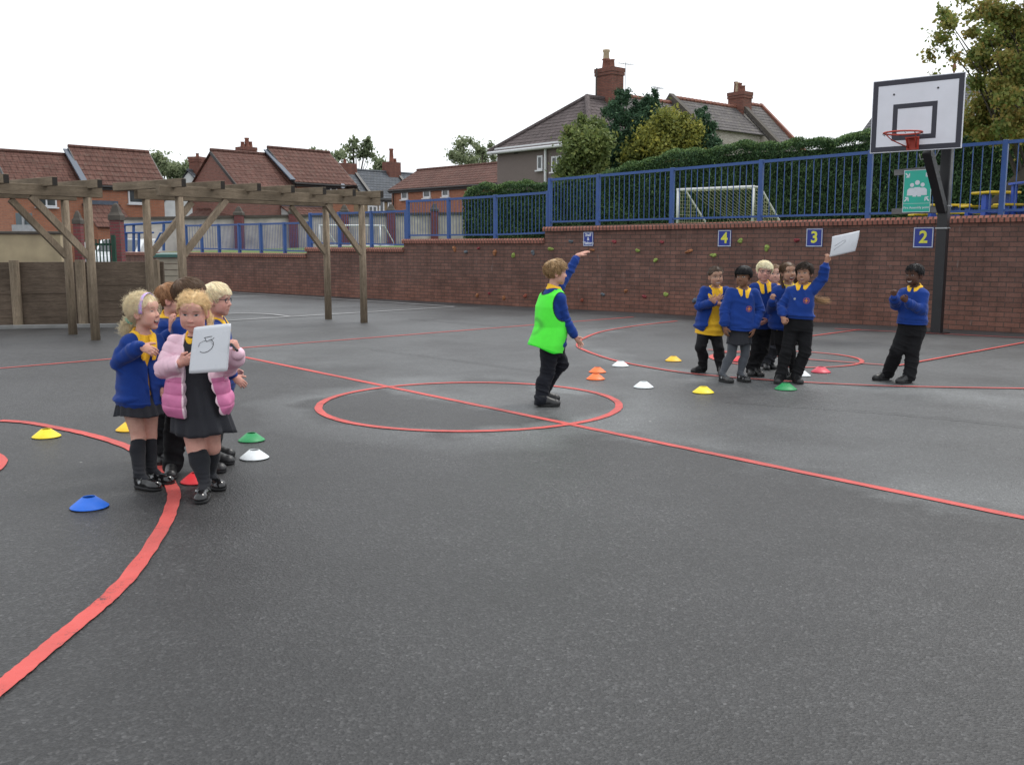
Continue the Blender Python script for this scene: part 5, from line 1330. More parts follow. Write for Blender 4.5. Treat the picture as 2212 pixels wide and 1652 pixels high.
# ------------------------------------------------------------------ people: implicit surfaces meshed on a fine grid
from mathutils.bvhtree import BVHTree
A3 = lambda v: np.array(v, np.float64)
class SinNoise:
    def __init__(s, seed, n=9):
        r = np.random.default_rng(seed); k = r.normal(size=(n, 3)); s.k = k / np.linalg.norm(k, axis=1)[:, None] * r.uniform(.7, 1.5, n)[:, None]; s.p = r.uniform(0, 6.28, n)
    def __call__(s, P, f):
        return np.sin(f * (P @ s.k.T) + s.p).sum(1) / len(s.p) ** .5
def smin(a, b, k):
    if k <= 0: return np.minimum(a, b)
    h = np.clip(.5 + .5 * (b - a) / k, 0, 1); return b * (1 - h) + a * h - k * h * (1 - h)
class Loft:
    """elliptical tube along a bent spine: pts, lateral axes, half widths a (lateral) and b (front-back)"""
    def __init__(s, pts, lats, a, b, s0=None, s1=None):
        s.P = np.array([A3(p) for p in pts]); s.ax = s.P[-1] - s.P[0]; s.ax /= np.linalg.norm(s.ax)
        s.t = (s.P - s.P[0]) @ s.ax; s.L = np.array([A3(l) for l in lats]); s.a = np.array(a, float); s.b = np.array(b, float)
        s.s0 = s.t[0] if s0 is None else s0; s.s1 = s.t[-1] if s1 is None else s1
    def coords(s, X, Y, Z):
        t = (X - s.P[0, 0]) * s.ax[0] + (Y - s.P[0, 1]) * s.ax[1] + (Z - s.P[0, 2]) * s.ax[2]
        ip = lambda q: np.interp(t, s.t, q)
        dx, dy, dz = X - ip(s.P[:, 0]), Y - ip(s.P[:, 1]), Z - ip(s.P[:, 2])
        lx, ly, lz = ip(s.L[:, 0]), ip(s.L[:, 1]), ip(s.L[:, 2]); n = np.sqrt(lx * lx + ly * ly + lz * lz); lx, ly, lz = lx / n, ly / n, lz / n
        fx, fy, fz = -(s.ax[1] * lz - s.ax[2] * ly), -(s.ax[2] * lx - s.ax[0] * lz), -(s.ax[0] * ly - s.ax[1] * lx)
        return t, dx * lx + dy * ly + dz * lz, dx * fx + dy * fy + dz * fz, ip(s.a), ip(s.b)
    def d(s, X, Y, Z):
        t, x, y, a, b = s.coords(X, Y, Z)
        p = 2.35
        r = (np.abs(x / a) ** p + np.abs(y / b) ** p) ** (1 / p)
        d = (r - 1) * np.minimum(a, b)
        return np.maximum(d, np.maximum(s.s0 - t, t - s.s1))
    def bounds(s):
        m = max(s.a.max(), s.b.max()); return s.P.min(0) - m, s.P.max(0) + m
    def point(s, t, x, y):
        """a point by spine distance t, lateral x, forward y"""
        c = np.array([np.interp(t, s.t, s.P[:, i]) for i in range(3)]); l = np.array([np.interp(t, s.t, s.L[:, i]) for i in range(3)]); l /= np.linalg.norm(l)
        f = -np.cross(s.ax, l); return c + l * x + f * y
class Sh:
    def __init__(s, h): s.h = h; s.u = []; s.c = []
    def rc(s, a, b, ra, rb, k=.012):
        a, b = A3(a), A3(b); m = max(ra, rb) + k + .012; ba = b - a; L2 = ba @ ba + 1e-12
        def f(X, Y, Z):
            x, y, z = X - a[0], Y - a[1], Z - a[2]
            t = np.clip((x * ba[0] + y * ba[1] + z * ba[2]) / L2, 0, 1)
            return np.sqrt((x - ba[0] * t) ** 2 + (y - ba[1] * t) ** 2 + (z - ba[2] * t) ** 2) - (ra + (rb - ra) * t)
        return f, np.minimum(a, b) - m, np.maximum(a, b) + m, k
    def el(s, c, r, M=None, k=.012):
        c = A3(c); r = A3(r); M = np.eye(3) if M is None else np.array(M, float); m = r.max() + k + .012
        def f(X, Y, Z):
            x, y, z = X - c[0], Y - c[1], Z - c[2]
            q = [(M[0, i] * x + M[1, i] * y + M[2, i] * z) for i in range(3)]
            k0 = np.sqrt(sum((q[i] / r[i]) ** 2 for i in range(3))); k1 = np.sqrt(sum((q[i] / r[i] ** 2) ** 2 for i in range(3))) + 1e-9
            return k0 * (k0 - 1) / k1
        return f, c - m, c + m, k
    def loft(s, L, k=.015):
        lo, hi = L.bounds(); return L.d, lo - k - .015, hi + k + .015, k
    def add(s, *pr): s.u += pr
    def cut(s, *pr): s.c += pr
    def plane(s, p, n, k=.0):
        """cut away the side n points to"""
        p, n = A3(p), A3(n)
        return (lambda X, Y, Z: -((X - p[0]) * n[0] + (Y - p[1]) * n[1] + (Z - p[2]) * n[2])), None, None, k
    def mesh(s, disp=None, dmax=.012):
        h = s.h; lo = np.min([q[1] for q in s.u], 0) - 2 * h; hi = np.max([q[2] for q in s.u], 0) + 2 * h
        n = np.ceil((hi - lo) / h).astype(int) + 1; d = np.full(n, .05, np.float32)
        ax = [lo[i] + h * np.arange(n[i]) for i in range(3)]
        def reg(a, b):
            if a is None: return tuple(slice(0, q) for q in n)
            return tuple(slice(max(0, int((a[i] - lo[i]) / h)), min(n[i], int((b[i] - lo[i]) / h) + 2)) for i in range(3))
        def XYZ(sl): return ax[0][sl[0]][:, None, None], ax[1][sl[1]][None, :, None], ax[2][sl[2]][None, None, :]
        for f, a, b, k in s.u:
            sl = reg(a, b); d[sl] = smin(d[sl], f(*XYZ(sl)).astype(np.float32), k)
        for f, a, b, k in s.c:
            sl = reg(a, b); v = f(*XYZ(sl)).astype(np.float32); d[sl] = -smin(-d[sl], v, k)
        if disp is not None:
            ii = np.nonzero(np.abs(d) < dmax + 2 * h)
            P = np.stack([ax[i][ii[i]] for i in range(3)], 1); d[ii] -= disp(P).astype(np.float32)
        g = vdb.FloatGrid(.05); g.copyFromArray(d); v, q = g.convertToQuads(0.0)
        V = v.astype(np.float64) * h + lo; F = q.astype(np.int64)
        if len(F):
            a, b, c = V[F[:, 0]], V[F[:, 1]], V[F[:, 2]]
            if (np.einsum('ij,ij->i', a, np.cross(b, c))).sum() < 0: F = F[:, ::-1]
        return V, F
def bvh(V, F): return BVHTree.FromPolygons([tuple(p) for p in V], [tuple(int(i) for i in q) for q in F])
def unit(v): v = A3(v); return v / (np.linalg.norm(v) + 1e-12)
def yawv(deg): a = R(deg); return np.array([math.sin(a), -math.cos(a), 0.0])
def latv(f): return unit(np.cross([0, 0, 1.0], f))

# ------------------------------------------------------------------ cloth, skin and hair materials
def fabric(name, col, rough=.92, weave=220, var=.12, bs=.35, sheen=.25, attr=False):
    t = NT(name); v = t.coord(); a = t.noise(v, weave, 2, .6); b = t.noise(v, 9, 4, .6)
    if attr:
        at = t.new('ShaderNodeAttribute', attribute_name='Col'); base = at.outputs['Color']
    else: base = col
    c = t.mix(1.0, base, t.ramp(b, [(.3, 1 - var), (.7, 1 + var)]), 'MULTIPLY')
    c = t.mix(1.0, c, t.ramp(a, [(.3, .93), (.7, 1.06)]), 'MULTIPLY')
    m = t.out(c, rough, t.bump(a, bs, .003, t.bump(b, .25, .012)), .2)
    t.b.inputs['Sheen Weight'].default_value = sheen; t.b.inputs['Sheen Roughness'].default_value = .5
    return m
MF = {'blue': fabric('blue_sweatshirt_wool', (0.009, 0.038, 0.205), sheen=.12), 'yellow': fabric('yellow_polo_cotton', (0.86, 0.50, 0.035), sheen=.1),
      'paleyellow': fabric('pale_yellow_cotton', (0.82, 0.62, 0.10), sheen=.1), 'black': fabric('black_school_cloth', (0.008, 0.008, 0.0095), .85, sheen=.03),
      'charcoal': fabric('charcoal_school_cloth', (0.027, 0.028, 0.034), .85, sheen=.06), 'grey': fabric('grey_tights_knit', (0.060, 0.066, 0.078), .9, 300),
      'sock': fabric('charcoal_sock_knit', (0.017, 0.018, 0.022), .95, 260, .1, .6, sheen=.08), 'navy': fabric('navy_black_cloth', (0.009, 0.010, 0.015), .85, sheen=.04)}
def puffer_mat():
    t = NT('quilted_nylon'); at = t.new('ShaderNodeAttribute', attribute_name='Col'); v = t.coord(); b = t.noise(v, 30, 4, .6)
    c = t.mix(1.0, at.outputs['Color'], t.ramp(b, [(.3, .92), (.7, 1.06)]), 'MULTIPLY'); return t.out(c, .5, t.bump(b, .22, .006), .35)
M_PUFF = puffer_mat(); M_BIB = fabric('neon_green_mesh', (0.05, 0.92, 0.03), .7, 420, .05, .25, .1, attr=True)
def skin_mat():
    t = NT('skin'); at = t.new('ShaderNodeAttribute', attribute_name='Col'); v = t.coord(); a = t.noise(v, 42, 5, .65)
    c = t.mix(1.0, at.outputs['Color'], t.ramp(a, [(.3, (.90, .88, .88)), (.7, (1.06, 1.08, 1.08))]), 'MULTIPLY'); t.out(c, .62, t.bump(t.noise(v, 260, 2), .12, .001), .25)
    t.b.inputs['Subsurface Weight'].default_value = .12; t.b.inputs['Subsurface Radius'].default_value = (.012, .004, .002); t.b.inputs['Subsurface Scale'].default_value = .5
    return t.m
M_SKIN = skin_mat()
def attr_mat(name, rough, spec=.3, mul=1.0):
    t = NT(name); at = t.new('ShaderNodeAttribute', attribute_name='Col'); v = t.coord(); a = t.noise(v, 60, 3)
    c = t.mix(1.0, at.outputs['Color'], t.ramp(a, [(.3, .9), (.7, 1.08)]), 'MULTIPLY'); return t.out(c, rough, None, spec)
M_HAIR = attr_mat('hair', .5, .35); M_FACE = attr_mat('face_detail', .3, .5); M_PAINT = attr_mat('stitched_colour', .8)
M_PATENT = simple('black_patent_leather', (0.008, 0.008, 0.009), .14, .2, 20, .05, 30, 0, .6)
M_LEATH = simple('black_school_leather', (0.010, 0.010, 0.011), .42, .25, 18, .15, 60)
M_SOLE = simple('black_rubber_sole', (0.014, 0.014, 0.015), .75, .2)
M_FRAME = simple('dark_spectacle_frame', (0.012, 0.012, 0.02), .3)
SKIN = {'fair': (.56, .33, .26), 'pink': (.58, .32, .26), 'tan': (.36, .205, .14), 'olive': (.42, .25, .175), 'brown': (.20, .105, .065), 'deep': (.085, .042, .028)}
HAIRC = {'blond': (.80, .58, .31), 'pale': (.93, .79, .54), 'sandy': (.40, .26, .13), 'ginger': (.38, .20, .10), 'brown': (.11, .064, .036), 'dark': (.034, .021, .014), 'black': (.007, .006, .007)}

# ------------------------------------------------------------------ hand
POSE = {'relaxed': ((22, 30, 20), 0.05), 'fist': ((72, 88, 50), 0.02), 'grip': ((48, 52, 30), 0.04), 'flat': ((6, 10, 6), 0.12), 'spread': ((10, 14, 8), 0.22), 'pinch': ((55, 45, 25), 0.03)}
def rot(v, axis, ang):
    axis = unit(axis); c, s_ = math.cos(ang), math.sin(ang); return v * c + np.cross(axis, v) * s_ + axis * (axis @ v) * (1 - c)
def hand(S_, w, d, n, thumb, pose, s=1.0):
    """w wrist, d finger direction, n the way the palm faces, thumb = side the thumb is on"""
    d = unit(d); n = unit(A3(n) - d * (A3(n) @ d)); t = np.cross(d, n); t = t if t @ A3(thumb) > 0 else -t
    w = A3(w); curl, spr = POSE[pose]; M = np.stack([d, t, n], 1); o = S_
    o.add(o.rc(w - d * .01, w + d * .02 * s, .0175 * s, .0185 * s, .01), o.el(w + d * .036 * s, (.034 * s, .0265 * s, .0135 * s), M, .008))
    for i, (off, ln) in enumerate(((.0195, .043), (.0065, .048), (-.0065, .045), (-.0185, .035))):
        b = w + d * (.060 - abs(off) * .22) * s + t * off * s; dd = unit(d + t * spr * off / .0195)
        r = .0069 * s if i < 3 else .0060 * s
        for j, (fr, cu) in enumerate(zip((.46, .30, .24), curl)):
            ax = np.cross(dd, n); dd = rot(dd, ax, R(cu * (1 + .12 * (i - 1.5) * (.5 if pose != 'fist' else .1)))); n2 = np.cross(ax, dd)
            e = b + dd * ln * fr * s; o.add(o.rc(b, e, r * (1 - .07 * j), r * (1 - .07 * (j + 1)), .0015)); b = e
    td = unit(t * .75 + d * .62 + n * .35) if pose in ('relaxed', 'grip', 'fist', 'pinch') else unit(t * .85 + d * .55 + n * .05)
    b = w + d * .016 * s + t * .018 * s; e = b + td * .026 * s; o.add(o.rc(b, e, .0095 * s, .0080 * s, .006))
    t2 = unit(d * .8 + n * .45 - t * .15) if pose in ('fist', 'grip', 'pinch') else unit(td + d * .5)
    e2 = e + t2 * .024 * s; o.add(o.rc(e, e2, .0078 * s, .0064 * s, .003))

# ------------------------------------------------------------------ head
class Head:
    def __init__(s, c, yaw, pitch=0, roll=0, sc=1.0):
        s.c = A3(c); s.s = sc
        f = yawv(yaw); l = latv(f); u = np.array([0, 0, 1.0])
        f, u = rot(f, l, R(pitch)), rot(u, l, R(pitch))       # positive pitch looks down
        l, u = rot(l, f, R(roll)), rot(u, f, R(roll))
        s.M = np.stack([l, f, u], 1); s.f, s.l, s.u = f, l, u
    def p(s, x, y, z): return s.c + s.M @ (A3((x, y, z)) * s.s)
    def loc(s, P): return (np.asarray(P) - s.c) @ s.M / s.s
def head_shape(o, H, smile=0.0, open_=0.0, chub=1.0):
    s = H.s; M = H.M; e = lambda c, r, k=.012: o.el(H.p(*c), A3(r) * s, M, k * s); r_ = lambda a, b, ra, rb, k: o.rc(H.p(*a), H.p(*b), ra * s, rb * s, k * s)
    o.add(e((0, -.012, .030), (.070, .085, .069)), e((0, .014, -.026), (.0555 * chub, .062, .070), .02))
    for q in (-1, 1):
        o.add(e((q * .031, .040, -.036 + .004 * smile), (.025 * chub, .026 + .004 * smile, .027), .022))
        o.add(e((q * .030, .030, -.062), (.024 * chub, .03, .022), .022))
    o.add(e((0, .052, -.082 - .012 * open_), (.021, .019, .018), .020))
    o.add(e((0, .058, .034), (.050, .018, .030), .02))
    o.add(r_((0, .071, .000), (0, .0845, -.026), .0065, .0088, .010))
    for q in (-1, 1): o.add(e((q * .0085, .079, -.029), (.007, .008, .006), .005))
    o.add(e((0, .066, -.056), (.020, .010, .008), .010), e((0, .064, -.067 - .01 * open_), (.017, .010, .007), .008))
    for q in (-1, 1):
        ca, sa = math.cos(.35 * q), math.sin(.35 * q); Me = M @ np.array([[ca, -sa, 0], [sa, ca, 0], [0, 0, 1]])
        o.add(o.el(H.p(q * .069, -.010, -.012), A3((.009, .019, .030)) * s, Me, .006 * s))
        o.cut(o.el(H.p(q * .0795, -.004, -.010), A3((.008, .010, .018)) * s, Me, .004 * s))
        o.cut(o.el(H.p(q * .029, .083, .001), A3((.019, .016, .011)) * s, M, .012 * s))
    if open_ <= .05: o.cut(o.el(H.p(0, .0785, -.0605), A3((.021 + .003 * smile, .009, .0016)) * s, M, .002 * s))
def face_details(par, H, tree_, eyec, browc, smile, open_, skin, squint=0.0, teeth=False, lash=.5):
    s = H.s
    def hit(x, z, lift):
        o = H.p(x, .16, z); q = tree_.ray_cast(Vector(o), Vector(-H.f), .3 * s)
        if q[0] is None: return A3(H.p(x, .05, z))
        return A3(q[0]) + H.f * lift
    def sheet(name, gx, gz, colf, liftf, keep, mat_=M_FACE, parent=par):
        V, C, F = [], [], []
        for i, z in enumerate(gz):
            for j, x in enumerate(gx):
                X, Z = keep(x, z); V.append(hit(X, Z, liftf(x, z))); C.append(colf(x, z))
        n = len(gx)
        for i in range(len(gz) - 1):
            for j in range(n - 1): a = i * n + j; F.append((a, a + 1, a + n + 1, a + n))
        return np_mesh(name, np.array(V), np.array(F), mat_, parent, col=np.array(C))
    dark = tuple(x * .35 for x in browc) if max(browc) < .2 else (.07, .04, .02)
    lid = tuple(q * .42 for q in skin)
    for q in (-1, 1):
        w, hh = .0136, .0064 * (1 - .60 * squint)
        gx = np.linspace(-1, 1, 15); gz = np.linspace(-1, 1, 9)
        def colf(x, z):
            X, Z = x * w, z * hh * (1 - x * x * .85); r = math.hypot(X, Z - .0005)
            if z > .66: return (.03, .02, .016) if max(skin) > .25 else (.006, .005, .005)
            if r < .0024: return (.004, .004, .004)
            if r < .0061: return eyec
            return (.52, .50, .49)
        sheet('eye', gx, gz, colf, lambda x, z: .0012 * s + .002 * s * (1 - x * x) * (1 - z * z), lambda x, z: (q * .029 + x * w, .0015 + z * hh * (1 - x * x * .85) + .0012 * x * q))
        bx = np.linspace(-1, 1, 11); bz = np.linspace(-1, 1, 3)
        sheet('eyebrow', bx, bz, lambda x, z: browc, lambda x, z: .0018 * s * (1 - abs(z)) + .0006 * s, lambda x, z: (q * (.030 + x * .0155), .0205 + .0035 * (1 - x * x) - .0022 * x + z * .0022 * (1 - .5 * abs(x))))
    lipc = tuple(np.array(skin) * (.82, .52, .52)) if max(skin) > .25 else tuple(np.array(skin) * (1.15, .8, .85))
    mw = .0215 + .006 * smile; up = .006 * smile; oh = .004 + .022 * open_
    gx = np.linspace(-1, 1, 17)
    opn = open_ > .05 or teeth
    if opn:
        oh = .007 + .020 * open_; zt_ = lambda x: -.0575 + up * x * x * 1.2
        ed = lambda x: math.sqrt(max(0, 1 - abs(x) ** 2.4))
        gz = np.linspace(0, 1, 10)
        def colf(x, z):
            if teeth: return (.60, .57, .52) if .10 < z < .86 else (.16, .04, .04)
            if z < .30 and abs(x) < .86: return (.60, .57, .52)
            return (.055, .010, .010) if z < .72 else (.26, .07, .07)
        sheet('mouth', gx, gz, colf, lambda x, z: .0008 * s, lambda x, z: (x * mw, zt_(x) - z * oh * ed(x)))
    for sg_, th in ((1, .0036), (-1, .0046)):
        gz = np.linspace(0, 1, 4)
        def keep(x, z):
            e = math.sqrt(max(0, 1 - x * x)); cup = 1 - .28 * math.exp(-(x / .18) ** 2) * (sg_ > 0)
            if opn: z0 = zt_(x) if sg_ > 0 else zt_(x) - oh * ed(x)
            else: z0 = -.0605 + up * x * x
            return (x * mw, z0 + sg_ * z * th * (e ** .8) * cup)
        sheet('lip', gx, gz, lambda x, z: lipc if opn or z > .12 else tuple(np.array(lipc) * .45), lambda x, z: (.0008 + .0008 * z * (1 - z) * 4) * s, keep)

# ------------------------------------------------------------------ hair
def tubes(P, r, N, sides=3):
    """P (n,m,3) paths, r (m,) or (n,m) radii, N (n,3) rough normals -> V,F"""
    n, m, _ = P.shape; T = np.gradient(P, axis=1); T /= np.linalg.norm(T, axis=2)[:, :, None] + 1e-9
    a = np.cross(T, np.broadcast_to(N[:, None, :], T.shape)); a /= np.linalg.norm(a, axis=2)[:, :, None] + 1e-9; b = np.cross(T, a)
    r = np.broadcast_to(np.asarray(r), (n, m))[:, :, None, None]
    an = 2 * np.pi * np.arange(sides) / sides
    V = P[:, :, None, :] + r * (a[:, :, None, :] * np.cos(an)[None, None, :, None] + b[:, :, None, :] * np.sin(an)[None, None, :, None])
    i = np.arange(n)[:, None, None] * m * sides + np.arange(m - 1)[None, :, None] * sides + np.arange(sides)[None, None, :]
    j = i - np.arange(sides)[None, None, :] + (np.arange(sides)[None, None, :] + 1) % sides
    F = np.stack([i, j, j + sides, i + sides], -1).reshape(-1, 4)
    return V.reshape(-1, 3), F
class Hair:
    def __init__(s, H, col, seed, par, name='hair'):
        s.H = H; s.col = A3(col); s.rng = np.random.default_rng(seed); s.V = []; s.F = []; s.C = []; s.n = 0; s.par = par; s.name = name; s.seed = seed
        s.cc = A3((0, -.012, .030)); s.rc = A3((.070, .085, .069))
    def push(s, V, F, C): s.V.append(V); s.F.append(F + s.n); s.C.append(C); s.n += len(V)
    def cap(s, off=.008, keep=None, h=.004, amp=.002, freq=160, ell=None):
        """keep(local xyz arrays)-> signed value, positive where hair grows"""
        H = s.H; o = Sh(h); M = H.M; c = H.p(*s.cc); r = (s.rc + off) * H.s
        o.add(o.el(c, r, M, 0.0))
        if ell:
            for (c_, r_) in ell: o.add(o.el(H.p(*c_), A3(r_) * H.s, M, .015))
        def f(X, Y, Z):
            q = [((X - H.c[0]) * M[0, i] + (Y - H.c[1]) * M[1, i] + (Z - H.c[2]) * M[2, i]) / H.s for i in range(3)]
            return keep(*q) * H.s
        o.cut((f, None, None, .006)); nz = SinNoise(s.seed)
        # cut() keeps where f > 0
        V, F = o.mesh(lambda P: amp * nz(P, freq) * .6)
        tone = 1 + .10 * nz(V, 120)[:, None]
        s.push(V, F, np.clip(s.col * tone * .85, 0, 1))
    def strands(s, n, region, flow, steps=9, step=.010, off=(.010, .016), rad=.0018, curl=0.0, spread=.25, tip=.25, jit=.004, fall=None, tone=.22, proj=1.0, sides=3, stop=None):
        H = s.H; rng = s.rng; D = rng.normal(size=(n * 6, 3)); D /= np.linalg.norm(D, axis=1)[:, None]
        P = s.cc + D * (s.rc + off[0]); ok = region(P[:, 0], P[:, 1], P[:, 2]) > 0; P = P[ok][:n]; n = len(P); D = D[ok][:n]
        path = [P.copy()]; bias = rng.normal(0, spread, (n, 3)); ph = rng.uniform(0, 6.28, n); ln = rng.uniform(.65, 1.25, n)[:, None]
        for j in range(steps):
            P0_ = P; T = flow(P); T = T / (np.linalg.norm(T, axis=1)[:, None] + 1e-9) + bias; P = P + T / (np.linalg.norm(T, axis=1)[:, None] + 1e-9) * step * ln
            o = off[0] + (off[1] - off[0]) * (j + 1) / steps
            q = (P - s.cc) / (s.rc + o); k = np.linalg.norm(q, axis=1)[:, None]
            Pp = s.cc + q / k * (s.rc + o)
            w = proj if fall is None else np.where(P[:, 2:3] < fall, np.where(k < 1, 1.0, 0.0), proj)
            P = Pp * w + P * (1 - w)
            if stop is not None: P = np.where((stop(P[:, 0], P[:, 1], P[:, 2]) < 0)[:, None], P0_ + (P - P0_) * .02, P)
            path.append(P.copy())
        A = np.stack(path, 1)
        if curl > 0:
            t = np.linspace(0, 1, steps + 1)[None, :, None]; e1 = rng.normal(size=(n, 1, 3)); e2 = rng.normal(size=(n, 1, 3))
            A = A + curl * t ** .5 * (np.sin(t * 11 + ph[:, None, None]) * e1 + np.cos(t * 11 + ph[:, None, None]) * e2) * .7
        A = A + rng.normal(0, jit, (n, 1, 3)) * np.linspace(0, 1, steps + 1)[None, :, None]
        W = H.c + (A * H.s) @ H.M.T; r = rad * H.s * np.interp(np.linspace(0, 1, steps + 1), [0, .15, .6, 1], [.6, 1, .85, tip])
        V, F = tubes(W, r, D @ H.M.T, sides); tn = np.clip(rng.normal(1.0, tone, n), .5, 1.6)
        s.push(V, F, np.clip(np.repeat(tn, (steps + 1) * sides)[:, None] * s.col, 0, 1))
    def lock(s, pts, n, r0, r1, rad=.0016, curl=0.0, tone=.22, col=None, world=False, wav=8):
        """a tail or plait: n strands scattered round a curve"""
        H = s.H; rng = s.rng; P = np.array([A3(p) for p in pts]); m = 16; k = np.linspace(0, len(P) - 1, m)
        C = np.stack([np.interp(k, np.arange(len(P)), P[:, i]) for i in range(3)], 1)
        for _ in range(2): C[1:-1] = (C[:-2] + 2 * C[1:-1] + C[2:]) / 4
        t = np.linspace(0, 1, m); d = rng.normal(size=(n, 1, 3)); d /= np.linalg.norm(d, axis=2)[:, :, None]; d *= rng.uniform(.3, 1, (n, 1, 1))
        A = C[None] + d * (r0 + (r1 - r0) * t)[None, :, None] + (rng.normal(size=(n, 1, 3)) * curl) * np.sin(t * wav + rng.uniform(0, 6, (n, 1)))[:, :, None]
        if not world: A = H.c + (A * H.s) @ H.M.T
        V, F = tubes(A, rad * np.interp(t, [0, .7, 1], [1, .9, .3]), rng.normal(size=(n, 3)), 3)
        c0 = s.col if col is None else A3(col)
        cc = np.clip(np.repeat(rng.normal(1, tone, n), m * 3)[:, None], .5, 1.6) * (s.col + (c0 - s.col) * np.tile(np.repeat(t, 3), n)[:, None])
        s.push(V, F, np.clip(cc, 0, 1))
    def done(s):
        return np_mesh(s.name, np.concatenate(s.V), np.concatenate(s.F), M_HAIR, s.par, col=np.concatenate(s.C))
def plane_keep(zf, zb, side=0.0):
    """hairline: zf at the forehead (y=.08), zb at the nape (y=-.09)"""
    return lambda x, y, z: z - (zb + (zf - zb) * (y + .09) / .17) + side * np.abs(x)
def fl_crown(cx=.01, cy=-.045, cz=.10, fwd=.0, swirl=.25, down=.2):
    def f(P):
        d = P - A3((cx, cy, cz)); sw = np.stack([-d[:, 1], d[:, 0], 0 * d[:, 0]], 1); r = d + swirl * sw + A3((0, fwd * .05, 0)); r[:, 2] -= down * .05; return r
    return f
def fl_to(k, w=1.0): return lambda P: A3(k) - P

# ------------------------------------------------------------------ shoes
def shoe(par, heel, yaw, s=1.0, kind='school', z=0.0):
    f = yawv(yaw); l = latv(f); heel = A3(heel); heel[2] = z + .004; u = np.array([0, 0, 1.0]); P = lambda a, b, c: heel + (f * a + l * b + u * c) * s
    o = Sh(.0034); M = np.stack([f, l, u], 1)
    o.add(o.rc(P(.030, 0, .030), P(.075, 0, .030), .029 * s, .031 * s, .01), o.rc(P(.075, 0, .028), P(.142, .004, .022), .031 * s, .031 * s, .012), o.el(P(.135, .003, .020), A3((.045, .036, .024)) * s, M, .012))
    if kind == 'school':
        o.add(o.rc(P(.030, 0, .050), P(.032, 0, .075), .031 * s, .034 * s, .012), o.rc(P(.045, 0, .060), P(.105, 0, .036), .030 * s, .026 * s, .015))
        o.cut(o.plane(P(.03, 0, .082), u))
    else:
        o.add(o.rc(P(.030, 0, .045), P(.028, 0, .058), .030 * s, .031 * s, .01)); o.cut(o.el(P(.062, 0, .078), A3((.052, .026, .040)) * s, M, .003), o.plane(P(0, 0, .066), u))
    o.cut(o.plane(P(0, 0, .010), -u))
    V, F = o.mesh(); sh = np_mesh('shoe', V, F, M_PATENT if kind == 'mary' else M_LEATH, par)
    o = Sh(.0034)
    def sole(X, Y, Z):
        x, y, zz = X - heel[0], Y - heel[1], (Z - heel[2]) / s; a = (x * f[0] + y * f[1]) / s; b = (x * l[0] + y * l[1]) / s
        t = np.clip((a - .030) / .112, 0, 1); d = np.sqrt((a - .030 - .112 * t) ** 2 + (b - .004 * t) ** 2) - (.0315 + .0055 * np.sin(t * 2.2))
        return np.maximum(d, np.maximum(zz - .015, -zz)) * s
    c = P(.09, 0, .01); o.add((sole, c - .14, c + np.array([.14, .14, .05]), 0)); V, F = o.mesh(); np_mesh('sole', V, F, M_SOLE, sh)
    if kind == 'mary':
        m = MB(); pts = [P(.066 + .004 * math.sin(a), .0345 * math.cos(a), .026 + .036 * math.sin(a) ** .8) for a in np.linspace(.12, math.pi - .12, 11)]
        m.tube([Vector(p) for p in pts], .0062 * s, 6); st = m.build('strap', M_PATENT, sh, smooth=True)
        m = MB(); m.tube([Vector(P(.068, -.033, .040)), Vector(P(.068, -.040, .041))], .009 * s, 8); m.build('buckle', M_GALV, st)
    elif kind == 'school':
        m = MB()
        for k in range(3): a = .072 + .014 * k; m.tube([Vector(P(a, -.018, .066 - .011 * k)), Vector(P(a + .002, 0, .074 - .011 * k)), Vector(P(a, .018, .066 - .011 * k))], .0035 * s, 5)
        m.build('lace', M_SOLE, sh, smooth=True)
    return sh

